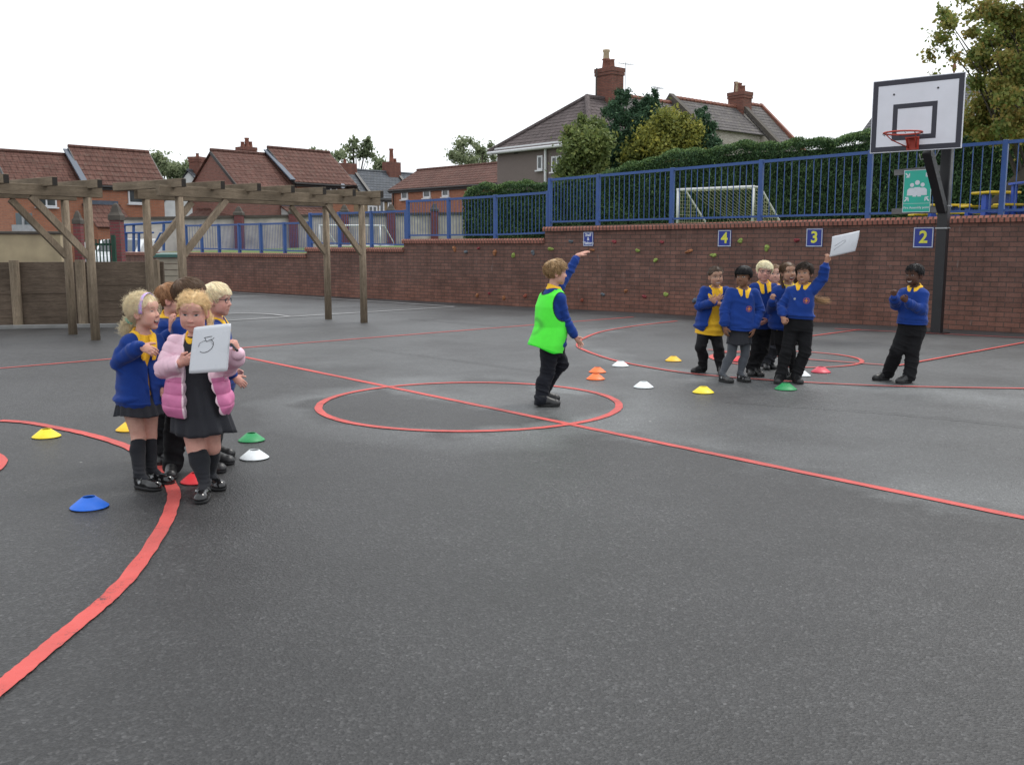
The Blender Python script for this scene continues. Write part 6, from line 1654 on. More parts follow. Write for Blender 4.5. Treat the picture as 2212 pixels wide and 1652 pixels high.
# ------------------------------------------------------------------ the figure
class Kid:
    def __init__(s, label, crop, Y0, j, yaw, hyaw, pitch=0, roll=0, hs=1.0, pyaw=None, h=.004, feet=None, skin='fair', build=1.0, leg=.86):
        s.label = label; s.Y0 = Y0; s.h = h; s.bld = build; s.lg = leg
        J = {k: A3(wp(*K(crop, v[0], v[1]), Y0 + (v[2] if len(v) > 2 else 0))) for k, v in j.items()}
        for q in 'lr': J['s' + q] = J['nk'] + (J['s' + q] - J['nk']) * .93 - A3((0, 0, .010))
        s.J = J; s.fc = yawv(yaw); s.lc = latv(s.fc); s.fp = yawv(yaw if pyaw is None else pyaw); s.lp = latv(s.fp)
        s.H = Head(J['hd'], hyaw, pitch, roll, hs); s.skin = A3(SKIN[skin])
        s.feet = {}
        for side, (tx, ty, fy) in feet.items():
            toe = A3(gp(*K(crop, tx, ty))); s.feet[side] = (toe - yawv(fy) * .172, fy)
            if 'a' + side not in J: J['a' + side] = s.feet[side][0] + yawv(fy) * .030 + np.array([0, 0, .075])
        g = gp(*K(crop, *((feet['r'][0] + feet['l'][0]) / 2, (feet['r'][1] + feet['l'][1]) / 2)))
        s.base = Vector((J['pe'][0], (s.feet['r'][0][1] + s.feet['l'][0][1]) / 2, 0))
        s.hands = {}
    def stations(s): return [s.J['pe'], s.J['wa'], s.J['ch'], s.J['nk']]
    def torso(s, da, db, lo=-.09, hi=0.0, prof=None):
        """loft pelvis -> neck with clothing thickness da (sides), db (front/back); lo extends below the pelvis, hi above the neck"""
        P = s.stations(); B = s.bld
        ax = unit(P[-1] - P[0]); sh = P[2] + (P[3] - P[2]) * .62
        pts = [P[0] + ax * lo, P[0], P[1], P[2], sh, P[3] + ax * max(hi, .001)]; lats = [s.lp, s.lp, s.lp * .5 + s.lc * .5, s.lc, s.lc, s.lc]
        a = prof[0] if prof else [.098, .106, .098, .108, .100, .046]; b = prof[1] if prof else [.078, .084, .080, .082, .066, .044]
        return Loft(pts, lats, [q * B + da * (1 if i < 5 else .5) for i, q in enumerate(a)], [q * B + db * (1 if i < 5 else .5) for i, q in enumerate(b)])
    def body(s, smile=.5, open_=0, chub=1.0, hands=None, legs=True):
        J = s.J; o = Sh(s.h); B = s.bld
        o.add(o.loft(s.torso(0, 0, lo=-.05)))
        head_shape(o, s.H, smile, open_, chub)
        o.add(o.rc(s.H.p(0, -.016, -.055), J['nk'] - [0, 0, .01], .036 * s.H.s, .040, .018))
        for q in 'lr':
            S_ = J['s' + q]; o.add(o.rc(J['nk'] - [0, 0, .03], S_, .034, .034 * B, .02), o.rc(S_, J['e' + q], .036 * B, .030 * B, .012), o.rc(J['e' + q], J['w' + q], .029 * B, .0215, .010))
            hp = s.J['pe'] + (s.lp if q == 'l' else -s.lp) * .052 - np.array([0, 0, .02])
            hp = J.get('h' + q, hp); J['h' + q] = hp
            o.add(o.rc(hp, J['k' + q], .066 * s.lg, .047 * s.lg, .02), o.rc(J['k' + q], J['k' + q] * .62 + J['a' + q] * .38 - yawv(s.feet[q][1]) * .010, .045 * s.lg, .046 * s.lg, .015), o.rc(J['k' + q] * .62 + J['a' + q] * .38 - yawv(s.feet[q][1]) * .010, J['a' + q], .046 * s.lg, .026, .015), o.rc(J['a' + q], J['a' + q] + yawv(s.feet[q][1]) * .03 - np.array([0, 0, .04]), .023, .018, .01))
            if hands and q in hands:
                d, n, pose = hands[q][:3]; th = hands[q][3] if len(hands[q]) > 3 else None
                d = unit(d); n = unit(n)
                if th is None:   # thumb side from anatomy: right hand, palm n, fingers d: thumb = d x n for the left hand, n x d for the right
                    th = np.cross(n, d) if q == 'l' else np.cross(d, n)
                hand(o, J['w' + q] + d * .006, d, n, th, pose, .98)
        V, F = o.mesh()
        c = np.tile(s.skin, (len(V), 1)); L = s.H.loc(V); red = s.skin * (1.05, .70, .68)
        for q in (-1, 1):
            w = np.exp(-(((L - A3((q * .037, .05, -.038))) / .022) ** 2).sum(1))[:, None] * .55; c = c * (1 - w) + red * w
            w = np.exp(-(((L - A3((q * .074, -.01, -.012))) / .022) ** 2).sum(1))[:, None] * .5; c = c * (1 - w) + red * w
        w = np.exp(-(((L - A3((0, .088, -.027))) / .012) ** 2).sum(1))[:, None] * .4; c = c * (1 - w) + red * w
        for q in 'lr':
            w = np.exp(-(((V - J['k' + q]) / .05) ** 2).sum(1))[:, None] * .35; c = c * (1 - w) + red * w
            w = np.exp(-(((V - J['w' + q]) / .09) ** 2).sum(1))[:, None] * .3; c = c * (1 - w) + red * w
        s.o = np_mesh('person', V, F, M_SKIN, None, s.base, col=c); setp(s.o, s.label, 'person', s.grp if hasattr(s, 'grp') else None)
        s.Vb, s.Fb = V, F; s.bv = bvh(V, F); return s.o
    def face(s, eye=(.05, .09, .13), brow=None, smile=.5, open_=0, squint=0, teeth=False, lash=.5):
        face_details(s.o, s.H, s.bv, eye, brow or (.05, .03, .02), smile, open_, s.skin, squint, teeth, lash)
    def folds(s, amp=.004, seed=1, elbow=True):
        n1, n2, n3 = SinNoise(seed), SinNoise(seed + 50), SinNoise(seed + 90, 14); J = s.J; segs = [(J['s' + q], J['e' + q], J['w' + q]) for q in 'lr']
        T = s.torso(0, 0); Z = J['pe'][2]
        rg = lambda n_: np.exp(-(n_ / .45) ** 2)
        def f(P):
            v = amp * .5 * n1(P * [1, 1, .55], 24) + amp * .7 * (rg(n2(P * [1, 1, .6] + P[:, [2, 0, 1]] * .3, 30)) - .35)
            hem = np.exp(-((P[:, 2] - Z - .02) / .07) ** 2); v += amp * 1.3 * hem * n3(P * [.35, .35, 2.0], 42)
            for S_, E, W_ in segs:
                for a, b in ((S_, E), (E, W_)):
                    ba = b - a; L = np.linalg.norm(ba); ax = ba / L; t = (P - a) @ ax; dd = np.linalg.norm(P - a - np.clip(t, 0, L)[:, None] * ax, axis=1)
                    near = np.exp(-(dd / .068) ** 4); en = np.exp(-((P - E) ** 2).sum(1) / .08 ** 2) + .7 * np.exp(-((P - W_) ** 2).sum(1) / .06 ** 2) + .2
                    Q = P + t[:, None] * ax * 2.6
                    v += amp * 1.9 * near * en * (rg(n3(Q, 19)) - .25)
            return np.maximum(v, -.004)
        return f
    def knit(s, name, mat_, hem, cuff=.015, thick=.013, sleeve=1.0, seed=1, amp=.0045, neck=True, opening=None, hemflare=.012, colf=None, base=True, disp=None, sleeves=True, rib=True, flat=0.0):
        """sweatshirt or cardigan. hem = distance below the pelvis joint (metres, negative is lower)"""
        J = s.J; o = Sh(s.h); B = s.bld; T = s.torso(thick, thick, lo=min(hem, -.03), hi=.004); s.T = T; T.s0 = max(0.0, hem + .03)
        T.a[0] += hemflare; T.b[0] += hemflare; T.a[1] += hemflare * 1.4; T.b[1] += hemflare * 1.4; T.a[2] += hemflare; T.b[2] += hemflare
        o.add(o.loft(T, .02))
        if sleeves:
            for q in 'lr':
                S_, E, W_ = J['s' + q], J['e' + q], J['w' + q]; W2 = W_ - unit(W_ - E) * cuff
                k = sleeve
                at_ = thick * .75; M1 = S_ * .6 + E * .4
                o.add(o.rc(J['nk'] - [0, 0, .035], S_, .038, .034 * B + at_ * .6, .025), o.rc(S_, M1, (.036 * B + at_) * k, (.034 * B + at_) * k, .018), o.rc(M1, E, (.034 * B + at_) * k, (.031 * B + at_) * k, .007), o.rc(E, E * .25 + W2 * .75, (.031 * B + at_) * k, (.028 + at_) * k, .006), o.rc(E * .25 + W2 * .75, W2, (.028 + at_) * k, .024 + at_ * .5, .010))
        else:
            for q in 'lr': o.add(o.rc(J['nk'] - [0, 0, .035], J['s' + q] * .8 + J['nk'] * .2, .040, .040 * B + thick * .5, .025))
        if neck:
            up = unit(s.H.p(0, -.014, -.05) - J['nk']); o.cut(o.rc(J['nk'] - up * .012 + s.fc * .006, J['nk'] + up * .12 + s.fc * .01, .046, .075, .006))
        if opening:
            o.cut(opening(s, T, o))
        fd = s.folds(amp, seed)
        def dsp(P):
            v = fd(P)
            if rib:
                t, x, y, a, b = T.coords(P[:, 0], P[:, 1], P[:, 2]); hb = np.clip(1 - (t - T.s0) / .035, 0, 1)
                v = v * (1 - .7 * (hb > 0)) - .007 * np.clip(hb * 2.5, 0, 1)
            if disp is not None: v = v + disp(P, T)
            return v
        V, F = o.mesh(dsp, .02)
        col = colf(V, T) if colf else None
        ob = np_mesh(name, V, F, mat_, s.o, col=col); return ob, V, F, T
    def trousers(s, mat_, top=.05, w=1.0, seed=3, name='trousers', hemz=.022, amp=.005):
        J = s.J; o = Sh(s.h); B = s.bld; T = s.torso(.014, .014, lo=-.09); T.s1 = T.t[1] + top; T.s0 = T.t[0]; o.add(o.loft(T, .02))
        n1, n3 = SinNoise(seed), SinNoise(seed + 7, 14)
        for q in 'lr':
            a = J['a' + q] - [0, 0, .035]
            cf = J['k' + q] * .62 + J['a' + q] * .38 - yawv(s.feet[q][1]) * .014
            o.add(o.rc(J['h' + q], J['k' + q], .074 * B * w, .056 * B * w, .03), o.rc(J['k' + q], cf, .056 * B * w, .055 * w, .015), o.rc(cf, a, .055 * w, .050 * w, .015))
        o.cut((lambda X, Y, Z: Z - hemz + 0 * X + 0 * Y, None, None, .002))
        def dsp(P):
            rg = lambda n_: np.exp(-(n_ / .42) ** 2)
            v = amp * .4 * n1(P * [1, 1, .6], 24) + amp * .5 * (rg(n3(P * [1, 1, .35], 34)) - .3)
            for q in 'lr':
                for c, wd, am in ((J['k' + q], .10, 1.2), (J['a' + q] - [0, 0, .0], .085, 1.9), (J['h' + q], .10, .9)):
                    v += 1.4 * amp * am * np.exp(-((P - c) ** 2).sum(1) / wd ** 2) * (rg(n3(P * [1, 1, 2.6] + P[:, [1, 2, 0]] * .7, 24)) - .25)
            return np.maximum(v, -.004)
        V, F = o.mesh(dsp, .02); return np_mesh(name, V, F, mat_, s.o)
    def skirt(s, mat_, ztop, zhem, a0, b0, a1, b1, n=16, depth=.05, name='skirt', seed=2, dy=0.0, sway=(0, 0)):
        J = s.J; rng = random.Random(seed); nn = 144; rows = 16; V = []; F = []; ph = [rng.uniform(0, 6.28) for _ in range(6)]
        km = (J['kl'] + J['kr']) / 2
        for layer in (0, 1):
            for i in range(rows):
                t = i / (rows - 1); z = ztop + (zhem - ztop) * t; u = (J['pe'][2] - z) / max(.05, J['pe'][2] - km[2]); c = J['pe'] * (1 - u) + km * u; c = c + np.array([sway[0] * t, sway[1] * t, 0])
                for k in range(nn):
                    th = 2 * math.pi * k / nn; e = t ** .7
                    a = a0 + (a1 - a0) * t; b = b0 + (b1 - b0) * t
                    saw = (th * n / (2 * math.pi) + .12 * math.sin(3 * th + ph[0])) % 1.0; tri = 1 - abs(saw * 2 - 1)
                    m_ = 1 + depth * e * (tri - .5) * (1 + .4 * math.sin(2 * th + ph[1])) + .03 * e * math.sin(2 * th + ph[2]) + .02 * e * math.sin(5 * th + ph[3])
                    zz = z + .008 * t * math.sin(3 * th + ph[4])
                    q = (m_ * (1 - .03 * layer)); p = c + s.lp * a * math.sin(th) * q + s.fp * b * math.cos(th) * q; V.append((p[0], p[1], zz))
        N = rows * nn
        for i in range(rows - 1):
            for k in range(nn):
                k2 = (k + 1) % nn; F.append((i * nn + k, (i + 1) * nn + k, (i + 1) * nn + k2, i * nn + k2)); F.append((N + i * nn + k, N + i * nn + k2, N + (i + 1) * nn + k2, N + (i + 1) * nn + k))
        for k in range(nn):
            k2 = (k + 1) % nn; i = (rows - 1) * nn; F.append((i + k, N + i + k, N + i + k2, i + k2))
        V = np.array(V); F = np.array(F)
        a_, b_, c_ = V[F[0, 0]], V[F[0, 1]], V[F[0, 2]]
        if np.cross(b_ - a_, c_ - a_) @ (a_ - V[:nn].mean(0)) < 0: F = F[:, ::-1]
        return np_mesh(name, V, F, mat_, s.o)
    def legwear(s, mat_, top, name, th=.004, sides='lr', joint=False):
        """socks from top (fraction knee->ankle) or tights from the hip"""
        J = s.J; B = s.bld; out = []
        for q in sides:
            o = Sh(s.h); k, a = J['k' + q], J['a' + q]; f = yawv(s.feet[q][1]); cf = k * .62 + a * .38 - f * .010
            G = s.lg
            if joint: o.add(o.rc(J['h' + q], k, .066 * G + th, .047 * G + th, .02))
            o.add(o.rc(k, cf, .045 * G + th, .046 * G + th, .015), o.rc(cf, a, .046 * G + th, .026 + th, .015), o.rc(a, a + f * .06 - np.array([0, 0, .04]), .026 + th, .020 + th, .012))
            if not joint: o.cut(o.plane(k + (a - k) * top, unit(k - a), .002))
            nz = SinNoise(ord(q)); V, F = o.mesh(lambda P: .0016 * nz(P, 40) + .0022 * np.exp(-((P - a) ** 2).sum(1) / .05 ** 2) * np.sin(P[:, 2] * 300 + nz(P, 30))); out.append(np_mesh(name, V, F, mat_, s.o))
        return out
    def shoes(s, kind='school', sc=1.0):
        for q in 'lr': shoe(s.o, s.feet[q][0], s.feet[q][1], sc, kind)
    def collar(s, trees, mat_, r0=.045, width=.032, tipl=.020, gap=10, z0=.024, front=-.012, col=None):
        J = s.J; up = unit(s.H.p(0, -.014, -.05) - J['nk']); up = unit(up + [0, 0, .6]); f = unit(s.fc - up * (s.fc @ up)); l = np.cross(f, up); l = unit(s.lc - up * (s.lc @ up)); c = J['nk'] + f * .004
        V, F = [], []; ph = np.linspace(gap, 360 - gap, 61)
        for d in ph:
            a = R(d); e = f * math.cos(a) + l * math.sin(a); fr = (1 + math.cos(a)) / 2
            dd = min(d - gap, 360 - gap - d); tip = math.exp(-((dd - 14) / 20) ** 2)
            zt = z0 * (1 - fr) + front * fr + .004
            q0 = c + e * (r0 - .008) + up * (zt - .03); q1 = c + e * (r0 - .002) + up * zt; q2 = c + e * (r0 + .006) + up * (zt + .002)
            ro = r0 + width * (.72 + .1 * fr) + tipl * tip
            row = [q0, q1, q2]; zl = zt + .002
            for kk in (.25, .5, .75, 1.0):
                rr_ = r0 + .006 + (ro - r0 - .006) * kk; P_ = c + e * rr_; best = None
                for tr in trees:
                    h_ = tr.ray_cast(Vector(P_ + up * .14), Vector(-up), .40)
                    if h_[0] is not None:
                        zz = (A3(h_[0]) - c) @ up
                        if best is None or zz > best: best = zz
                zo = min(zl, max((best if best is not None else zl - .012) + .0065, zl - .030)); zo = max(zo, (best or -9) + .0065); zl = zo; row.append(P_ + up * zo)
            row.append(row[-1] - up * .006 - e * .001); V += row
        n = len(ph); m_ = 8
        for i in range(n - 1):
            for j in range(m_ - 1): a = i * m_ + j; F.append((a, a + m_, a + m_ + 1, a + 1))
        return np_mesh('collar', np.array(V), np.array(F), mat_, s.o)
    def crest(s, obj, V, F, T, lat=.052, frac=.62, r=.024):
        tr = bvh(V, F); t = T.t[1] + (T.t[4] - T.t[1]) * frac; O = T.point(t, lat, .25); n = -unit(T.point(t, lat, 0) - O); up = T.ax; l = unit(np.cross(up, n))
        G = 17; gv = np.linspace(-1, 1, G); P, C, Fc = [], [], []
        for b in gv:
            for a in gv:
                q = math.hypot(a, b) or 1; k = max(abs(a), abs(b)) / q; x, y = a * k, b * k      # square to disc
                o = O + l * x * r + up * y * r; h_ = tr.ray_cast(Vector(o), Vector(-n), .4); p = A3(h_[0]) + n * .0022 if h_[0] is not None else o - n * .13; P.append(p)
                rr = math.hypot(x, y)
                if .80 < rr < .97: cl_ = (.36, .09, .05)
                elif (abs(x) < .17 and abs(y) < .62) or (abs(y) < .17 and abs(x) < .58) or (rr < .32): cl_ = (.50, .17, .035)
                elif rr >= .97: cl_ = (.02, .05, .28)
                else: cl_ = (.05, .035, .17)
                C.append(cl_)
        for i in range(G - 1):
            for j in range(G - 1): a = i * G + j; Fc.append((a, a + 1, a + G + 1, a + G))
        return np_mesh('crest', np.array(P), np.array(Fc), M_PAINT, obj, col=np.array(C))
    def glasses(s):
        H = s.H; m = MB(); q_ = lambda x, y, z: Vector(H.p(x, y, z)); hit = s.bv.ray_cast(q_(0, .16, 0), Vector(-H.f), .3); y0 = float(H.loc(np.array([hit[0]]))[0, 1]) - .004 if hit[0] else .07
        for q in (-1, 1):
            m.tube([q_(q * .030 + .0215 * math.copysign(abs(math.cos(a)) ** .7, math.cos(a)), y0 - .004 * abs(math.cos(a)), -.001 + .0145 * math.copysign(abs(math.sin(a)) ** .7, math.sin(a))) for a in np.linspace(0, 2 * math.pi, 25)], .0020 * H.s, 6, False)
            m.tube([q_(q * .0505, y0 - .004, .004), q_(q * .066, y0 - .02, .005), q_(q * .0745, .005, .004), q_(q * .073, -.02, -.004)], .0019 * H.s, 6)
        m.tube([q_(-.0095, y0, .002), q_(0, y0 + .004, .005), q_(.0095, y0, .002)], .0018 * H.s, 6)
        return m.build('glasses', M_FRAME, s.o, smooth=True)
# ------------------------------------------------------------------ the children
LG = 'children in the left team'; RG = 'children in the right team'
def wedge(w0, w1, w2, ymin=.0, cx0=0.0, cx1=0.0, ut=.55):
    """front opening: half widths at hem, at fraction ut of the height, at the neck"""
    def mk(s, T, o):
        def f(X, Y, Z):
            t, x, y, a, b = T.coords(X, Y, Z); u = np.clip((t - T.s0) / (T.t[4] - T.s0), 0, 1.1)
            w = np.interp(u, [0, ut, 1.0, 1.1], [w0, w1, w2, w2]); c = cx0 + (cx1 - cx0) * u
            return np.maximum(np.abs(x - c) - w, ymin - y)
        return f, None, None, .004
    return mk
def dY(c, x, y): return gp(*K(c, x, y)).y
def paper(label, corners, rnd_=0.0, bend=.012):
    """corners TL TR BR BL in the place"""
    TL, TR, BR, BL = [A3(c) for c in corners]; n = unit(np.cross(TR - TL, BL - TL)); n = n if n[1] < 0 else -n
    G = 13; V, F = [], []
    for i in range(G):
        for j in range(G):
            v, u = i / (G - 1), j / (G - 1); U, W_ = u, v
            if rnd_:
                for cu, cv in ((0, 0), (1, 0), (0, 1), (1, 1)):
                    du, dv = abs(U - cu), abs(W_ - cv)
                    if du < rnd_ and dv < rnd_:
                        q = max(rnd_ - du, rnd_ - dv); l_ = math.hypot(rnd_ - du, rnd_ - dv); k = q / l_ if l_ else 1
                        U = cu + (1 if cu == 0 else -1) * (rnd_ - (rnd_ - du) * k); W_ = cv + (1 if cv == 0 else -1) * (rnd_ - (rnd_ - dv) * k)
            p = (TL * (1 - U) + TR * U) * (1 - W_) + (BL * (1 - U) + BR * U) * W_ + n * bend * (math.sin(math.pi * U) * .6 + .4 * math.sin(math.pi * W_))
            V.append(p)
    N = G * G; V2 = [p - n * .0012 for p in V]
    for i in range(G - 1):
        for j in range(G - 1): a = i * G + j; F.append((a, a + 1, a + G + 1, a + G)); F.append((N + a, N + a + G, N + a + G + 1, N + a + 1))
    ed = [i for i in range(G)] + [i * G + G - 1 for i in range(1, G)] + [N - 1 - i for i in range(1, G)] + [(G - 1 - i) * G for i in range(1, G - 1)]
    for k in range(len(ed)): a, b = ed[k], ed[(k + 1) % len(ed)]; F.append((a, N + a, N + b, b))
    t = thing('sheet_of_paper', label, 'paper', Vector((TL + BR) / 2)); t['group'] = 'papers held up by the teams'
    np_mesh('sheet', np.array(V + V2), np.array(F), M_PAPER, t)
    def at(u, v): return Vector((TL * (1 - u) + TR * u) * (1 - v) + (BL * (1 - u) + BR * u) * v + n * (bend * (math.sin(math.pi * u) * .6 + .4 * math.sin(math.pi * v)) + .0008))
    return t, at
M_PAPER = simple('laminated_paper', (0.60, 0.62, 0.66), .28, .04, 6, 0, spec=.5)
M_INK = simple('black_marker_ink', (0.02, 0.02, 0.025), .6); M_PENCIL = simple('grey_pencil', (0.22, 0.23, 0.26), .8); M_FAINT = simple('rubbed_out_pencil', (0.46, 0.48, 0.51), .7)

# ---- girl in the pink puffer coat -------------------------------------------------
def pink_girl():
    Y0 = 5.02
    k = Kid('girl in a pink puffer coat holding up a white card with a 5', '1', Y0,
            dict(hd=(622, 318, -.03), nk=(645, 478, .02), ch=(650, 640, .02), wa=(652, 790, .02), pe=(655, 925, .03), sr=(497, 528, .02), sl=(790, 528, .02),
                 er=(425, 700, -.02), wr=(535, 662, -.165), el=(848, 690, .02), wl=(918, 598, -.15), kr=(640, 1225, .0), kl=(742, 1215, .08)), 2, 5, 13, -2, .97, h=.0033,
            feet=dict(r=(658, 1600, 4), l=(812, 1512, 42)), skin='pink', leg=1.0)
    k.grp = LG
    k.body(.55, 0, 1.06, dict(r=((.8, -.35, .35), (.2, .9, .3), 'pinch'), l=((-.16, -.22, .95), (-.9, .2, -.2), 'fist')))
    k.face((.07, .09, .10), (.20, .12, .06), .55, 0, .28)
    sh = k.torso(.010, .012, lo=-.04); o = Sh(k.h); o.add(o.loft(sh)); V, F = o.mesh(k.folds(.002, 3)); np_mesh('pinafore', V, F, MF['charcoal'], k.o); tb = bvh(V, F)
    k.skirt(MF['charcoal'], k.J['pe'][2] + .13, gp(*K('1', 655, 1150), 0).z * 0 + wp(*K('1', 655, 1152), Y0 - .1).z,   .112, .096, .166, .136, 13, .13, sway=(.01, 0))
    JJ = k.J
    def quilt(P, T):
        t, x, y, a, b = T.coords(P[:, 0], P[:, 1], P[:, 2]); tor = np.hypot(x / a, y / b) ; best = .0 * t + 9; val = 0 * t
        for q in 'lr':
            for A, B in ((JJ['s' + q], JJ['e' + q]), (JJ['e' + q], JJ['w' + q])):
                ba = B - A; L = np.linalg.norm(ba); u = (P - A) @ ba / L ** 2; d = np.linalg.norm(P - A - np.clip(u, 0, 1)[:, None] * ba, axis=1)
                m = d < best; best = np.where(m, d, best); val = np.where(m, u * L / .058 + (.4 if A is JJ['e' + q] else 0), val)
        sl = best < .072
        c = np.where(sl, val, (t - T.s0) / .062)
        return .0075 * np.abs(np.sin(np.pi * c)) ** .6 - .004 + .0022 * SinNoise(4)(P, 70) + .002 * SinNoise(9)(P, 30)
    def colf(V, T):
        t, x, y, a, b = T.coords(V[:, 0], V[:, 1], V[:, 2]); d = np.full(len(V), 9.0)
        for q in 'lr':
            for A, B in ((JJ['s' + q], JJ['e' + q]), (JJ['e' + q], JJ['w' + q])):
                ba = B - A; L2 = ba @ ba; u = np.clip((V - A) @ ba / L2, 0, 1); d = np.minimum(d, np.linalg.norm(V - A - u[:, None] * ba, axis=1))
        low = ((t - T.s0) < .215) & (d > .058)
        c = np.where(low[:, None], A3((.57, .165, .33)), A3((.72, .47, .56)))
        u = np.clip((t - T.s0) / (T.t[4] - T.s0), 0, 1.1); w = np.interp(u, [0, .55, 1.0, 1.1], OPN); xc = x - (CXA + (CXB - CXA) * u); zip_ = (y > .02) & (np.abs(np.abs(xc) - w) < .007)
        c[zip_] = (.78, .60, .66); lin = (y > -.01) & (np.abs(xc) < w - .002) & (u < .95); c[lin] = (.55, .40, .47)
        return c
    OPN = [.090, .066, .045, .045]; CXA, CXB = .062, -.002
    ob, V, F, T = k.knit('puffer_coat', M_PUFF, -.060, .0, .019, 1.04, 5, .0015, True, wedge(*OPN[:3], ymin=-.005, cx0=CXA, cx1=CXB), .042, colf, disp=quilt, rib=False)
    k.collar([tb], MF['yellow'], .047, .020, .012, 6, .030, -.004)
    k.legwear(MF['sock'], .12, 'sock'); k.shoes('mary', 1.0)
    H = k.H; hr = Hair(H, HAIRC['blond'], 3, k.o)
    kp = plane_keep(.072, -.06)
    hr.cap(.004, kp, .004, .003)
    reg = lambda x, y, z: kp(x, y, z) + .006
    part = fl_to((0, -.10, -.01))
    fst = lambda x, y, z: np.where((y > .030) & (np.abs(x) < .060) & (z < .058 - .45 * np.abs(x)), -1, 1)
    px = .012
    def fp(P):
        sx = np.where(P[:, 0] > px, 1.0, -1.0); q = np.clip((P[:, 1] + .05) / .12, 0, 1)
        return np.stack([sx * (.50 + .15 * q), -.90 + 0 * P[:, 0], np.where(P[:, 2] > .06, .02, -.32)], 1)
    hr.strands(4200, reg, fp, 13, .0105, (.005, .011), .0008, .0, .07, .5, .002, tone=.13, stop=fst)
    hr.strands(900, lambda x, y, z: np.minimum(kp(x, y, z) + .006, .05 - kp(x, y, z)), fp, 11, .0105, (.006, .013), .0008, .003, .12, .4, .003, tone=.12, stop=fst)
    hr.strands(160, lambda x, y, z: z - .045, fp, 9, .010, (.011, .026), .0006, .006, .35, .2, .005, tone=.1, stop=fst)
    for sg_ in (-1, 1):
        hr.lock([(sg_ * .058, .046, .052), (sg_ * .070, .038, .03), (sg_ * .074, .030, .008), (sg_ * .072, .024, -.012)], 36, .006, .005, .0006, .004, tone=.12)
    hr.lock([(.06, -.05, -.02), (.082, -.01, -.055), (.085, .02, -.085), (.080, .03, -.115), (.07, .03, -.14)], 260, .018, .010, .0011, .006, wav=14, tone=.15)
    hr.done()
    YP = Y0 - .205
    t, at = paper('white laminated card with a handwritten 5, held by the girl in pink', [wp(*K('1', 625, 421), YP + .01), wp(*K('1', 875, 393), YP + .025), wp(*K('1', 851, 714), YP - .01), wp(*K('1', 590, 731), YP - .02)], .04, .004)
    m = MB(); r = .0015
    pa = lambda x, y: at((x - 608) / 250 + (y - 560) * .00009, (y - 408) / 316)
    m.tube([pa(x, y) for x, y in ((690, 487), (705, 486), (722, 484), (740, 483))], r, 6); m.tube([pa(x, y) for x, y in ((690, 487), (697, 500), (706, 514))], r, 6)
    m.tube([pa(x, y) for x, y in ((754, 492), (747, 500), (741, 506), (731, 499))], r * .8, 6)
    m.tube([pa(x, y) for x, y in ((706, 516), (722, 506), (738, 508), (750, 522), (752, 542), (742, 565), (722, 581), (700, 588), (680, 586), (667, 578))], r, 6)
    m.tube([pa(x, y) for x, y in ((665, 520), (682, 508), (704, 511))], r * .7, 6)
    m.build('handwriting', M_INK, t, smooth=True)
    m = MB(); m.tube([pa(x, y) for x, y in ((655, 545), (660, 520), (690, 506), (735, 515), (752, 545))], r * 1.3, 6); m.build('faint_marks', M_FAINT, t, smooth=True)
    a, b = wp(*K('1', 872, 532), Y0 - .20), wp(*K('1', 916, 578), Y0 - .225)
    m = MB(); m.tube([a, a.lerp(b, .72), a.lerp(b, .74), b], [.0062, .0062, .007, .007], 12); o = m.build('marker_pen', M_DARK, loc=a, smooth=True); setp(o, 'black marker pen in the fist of the girl in pink', 'pen')
pink_girl()

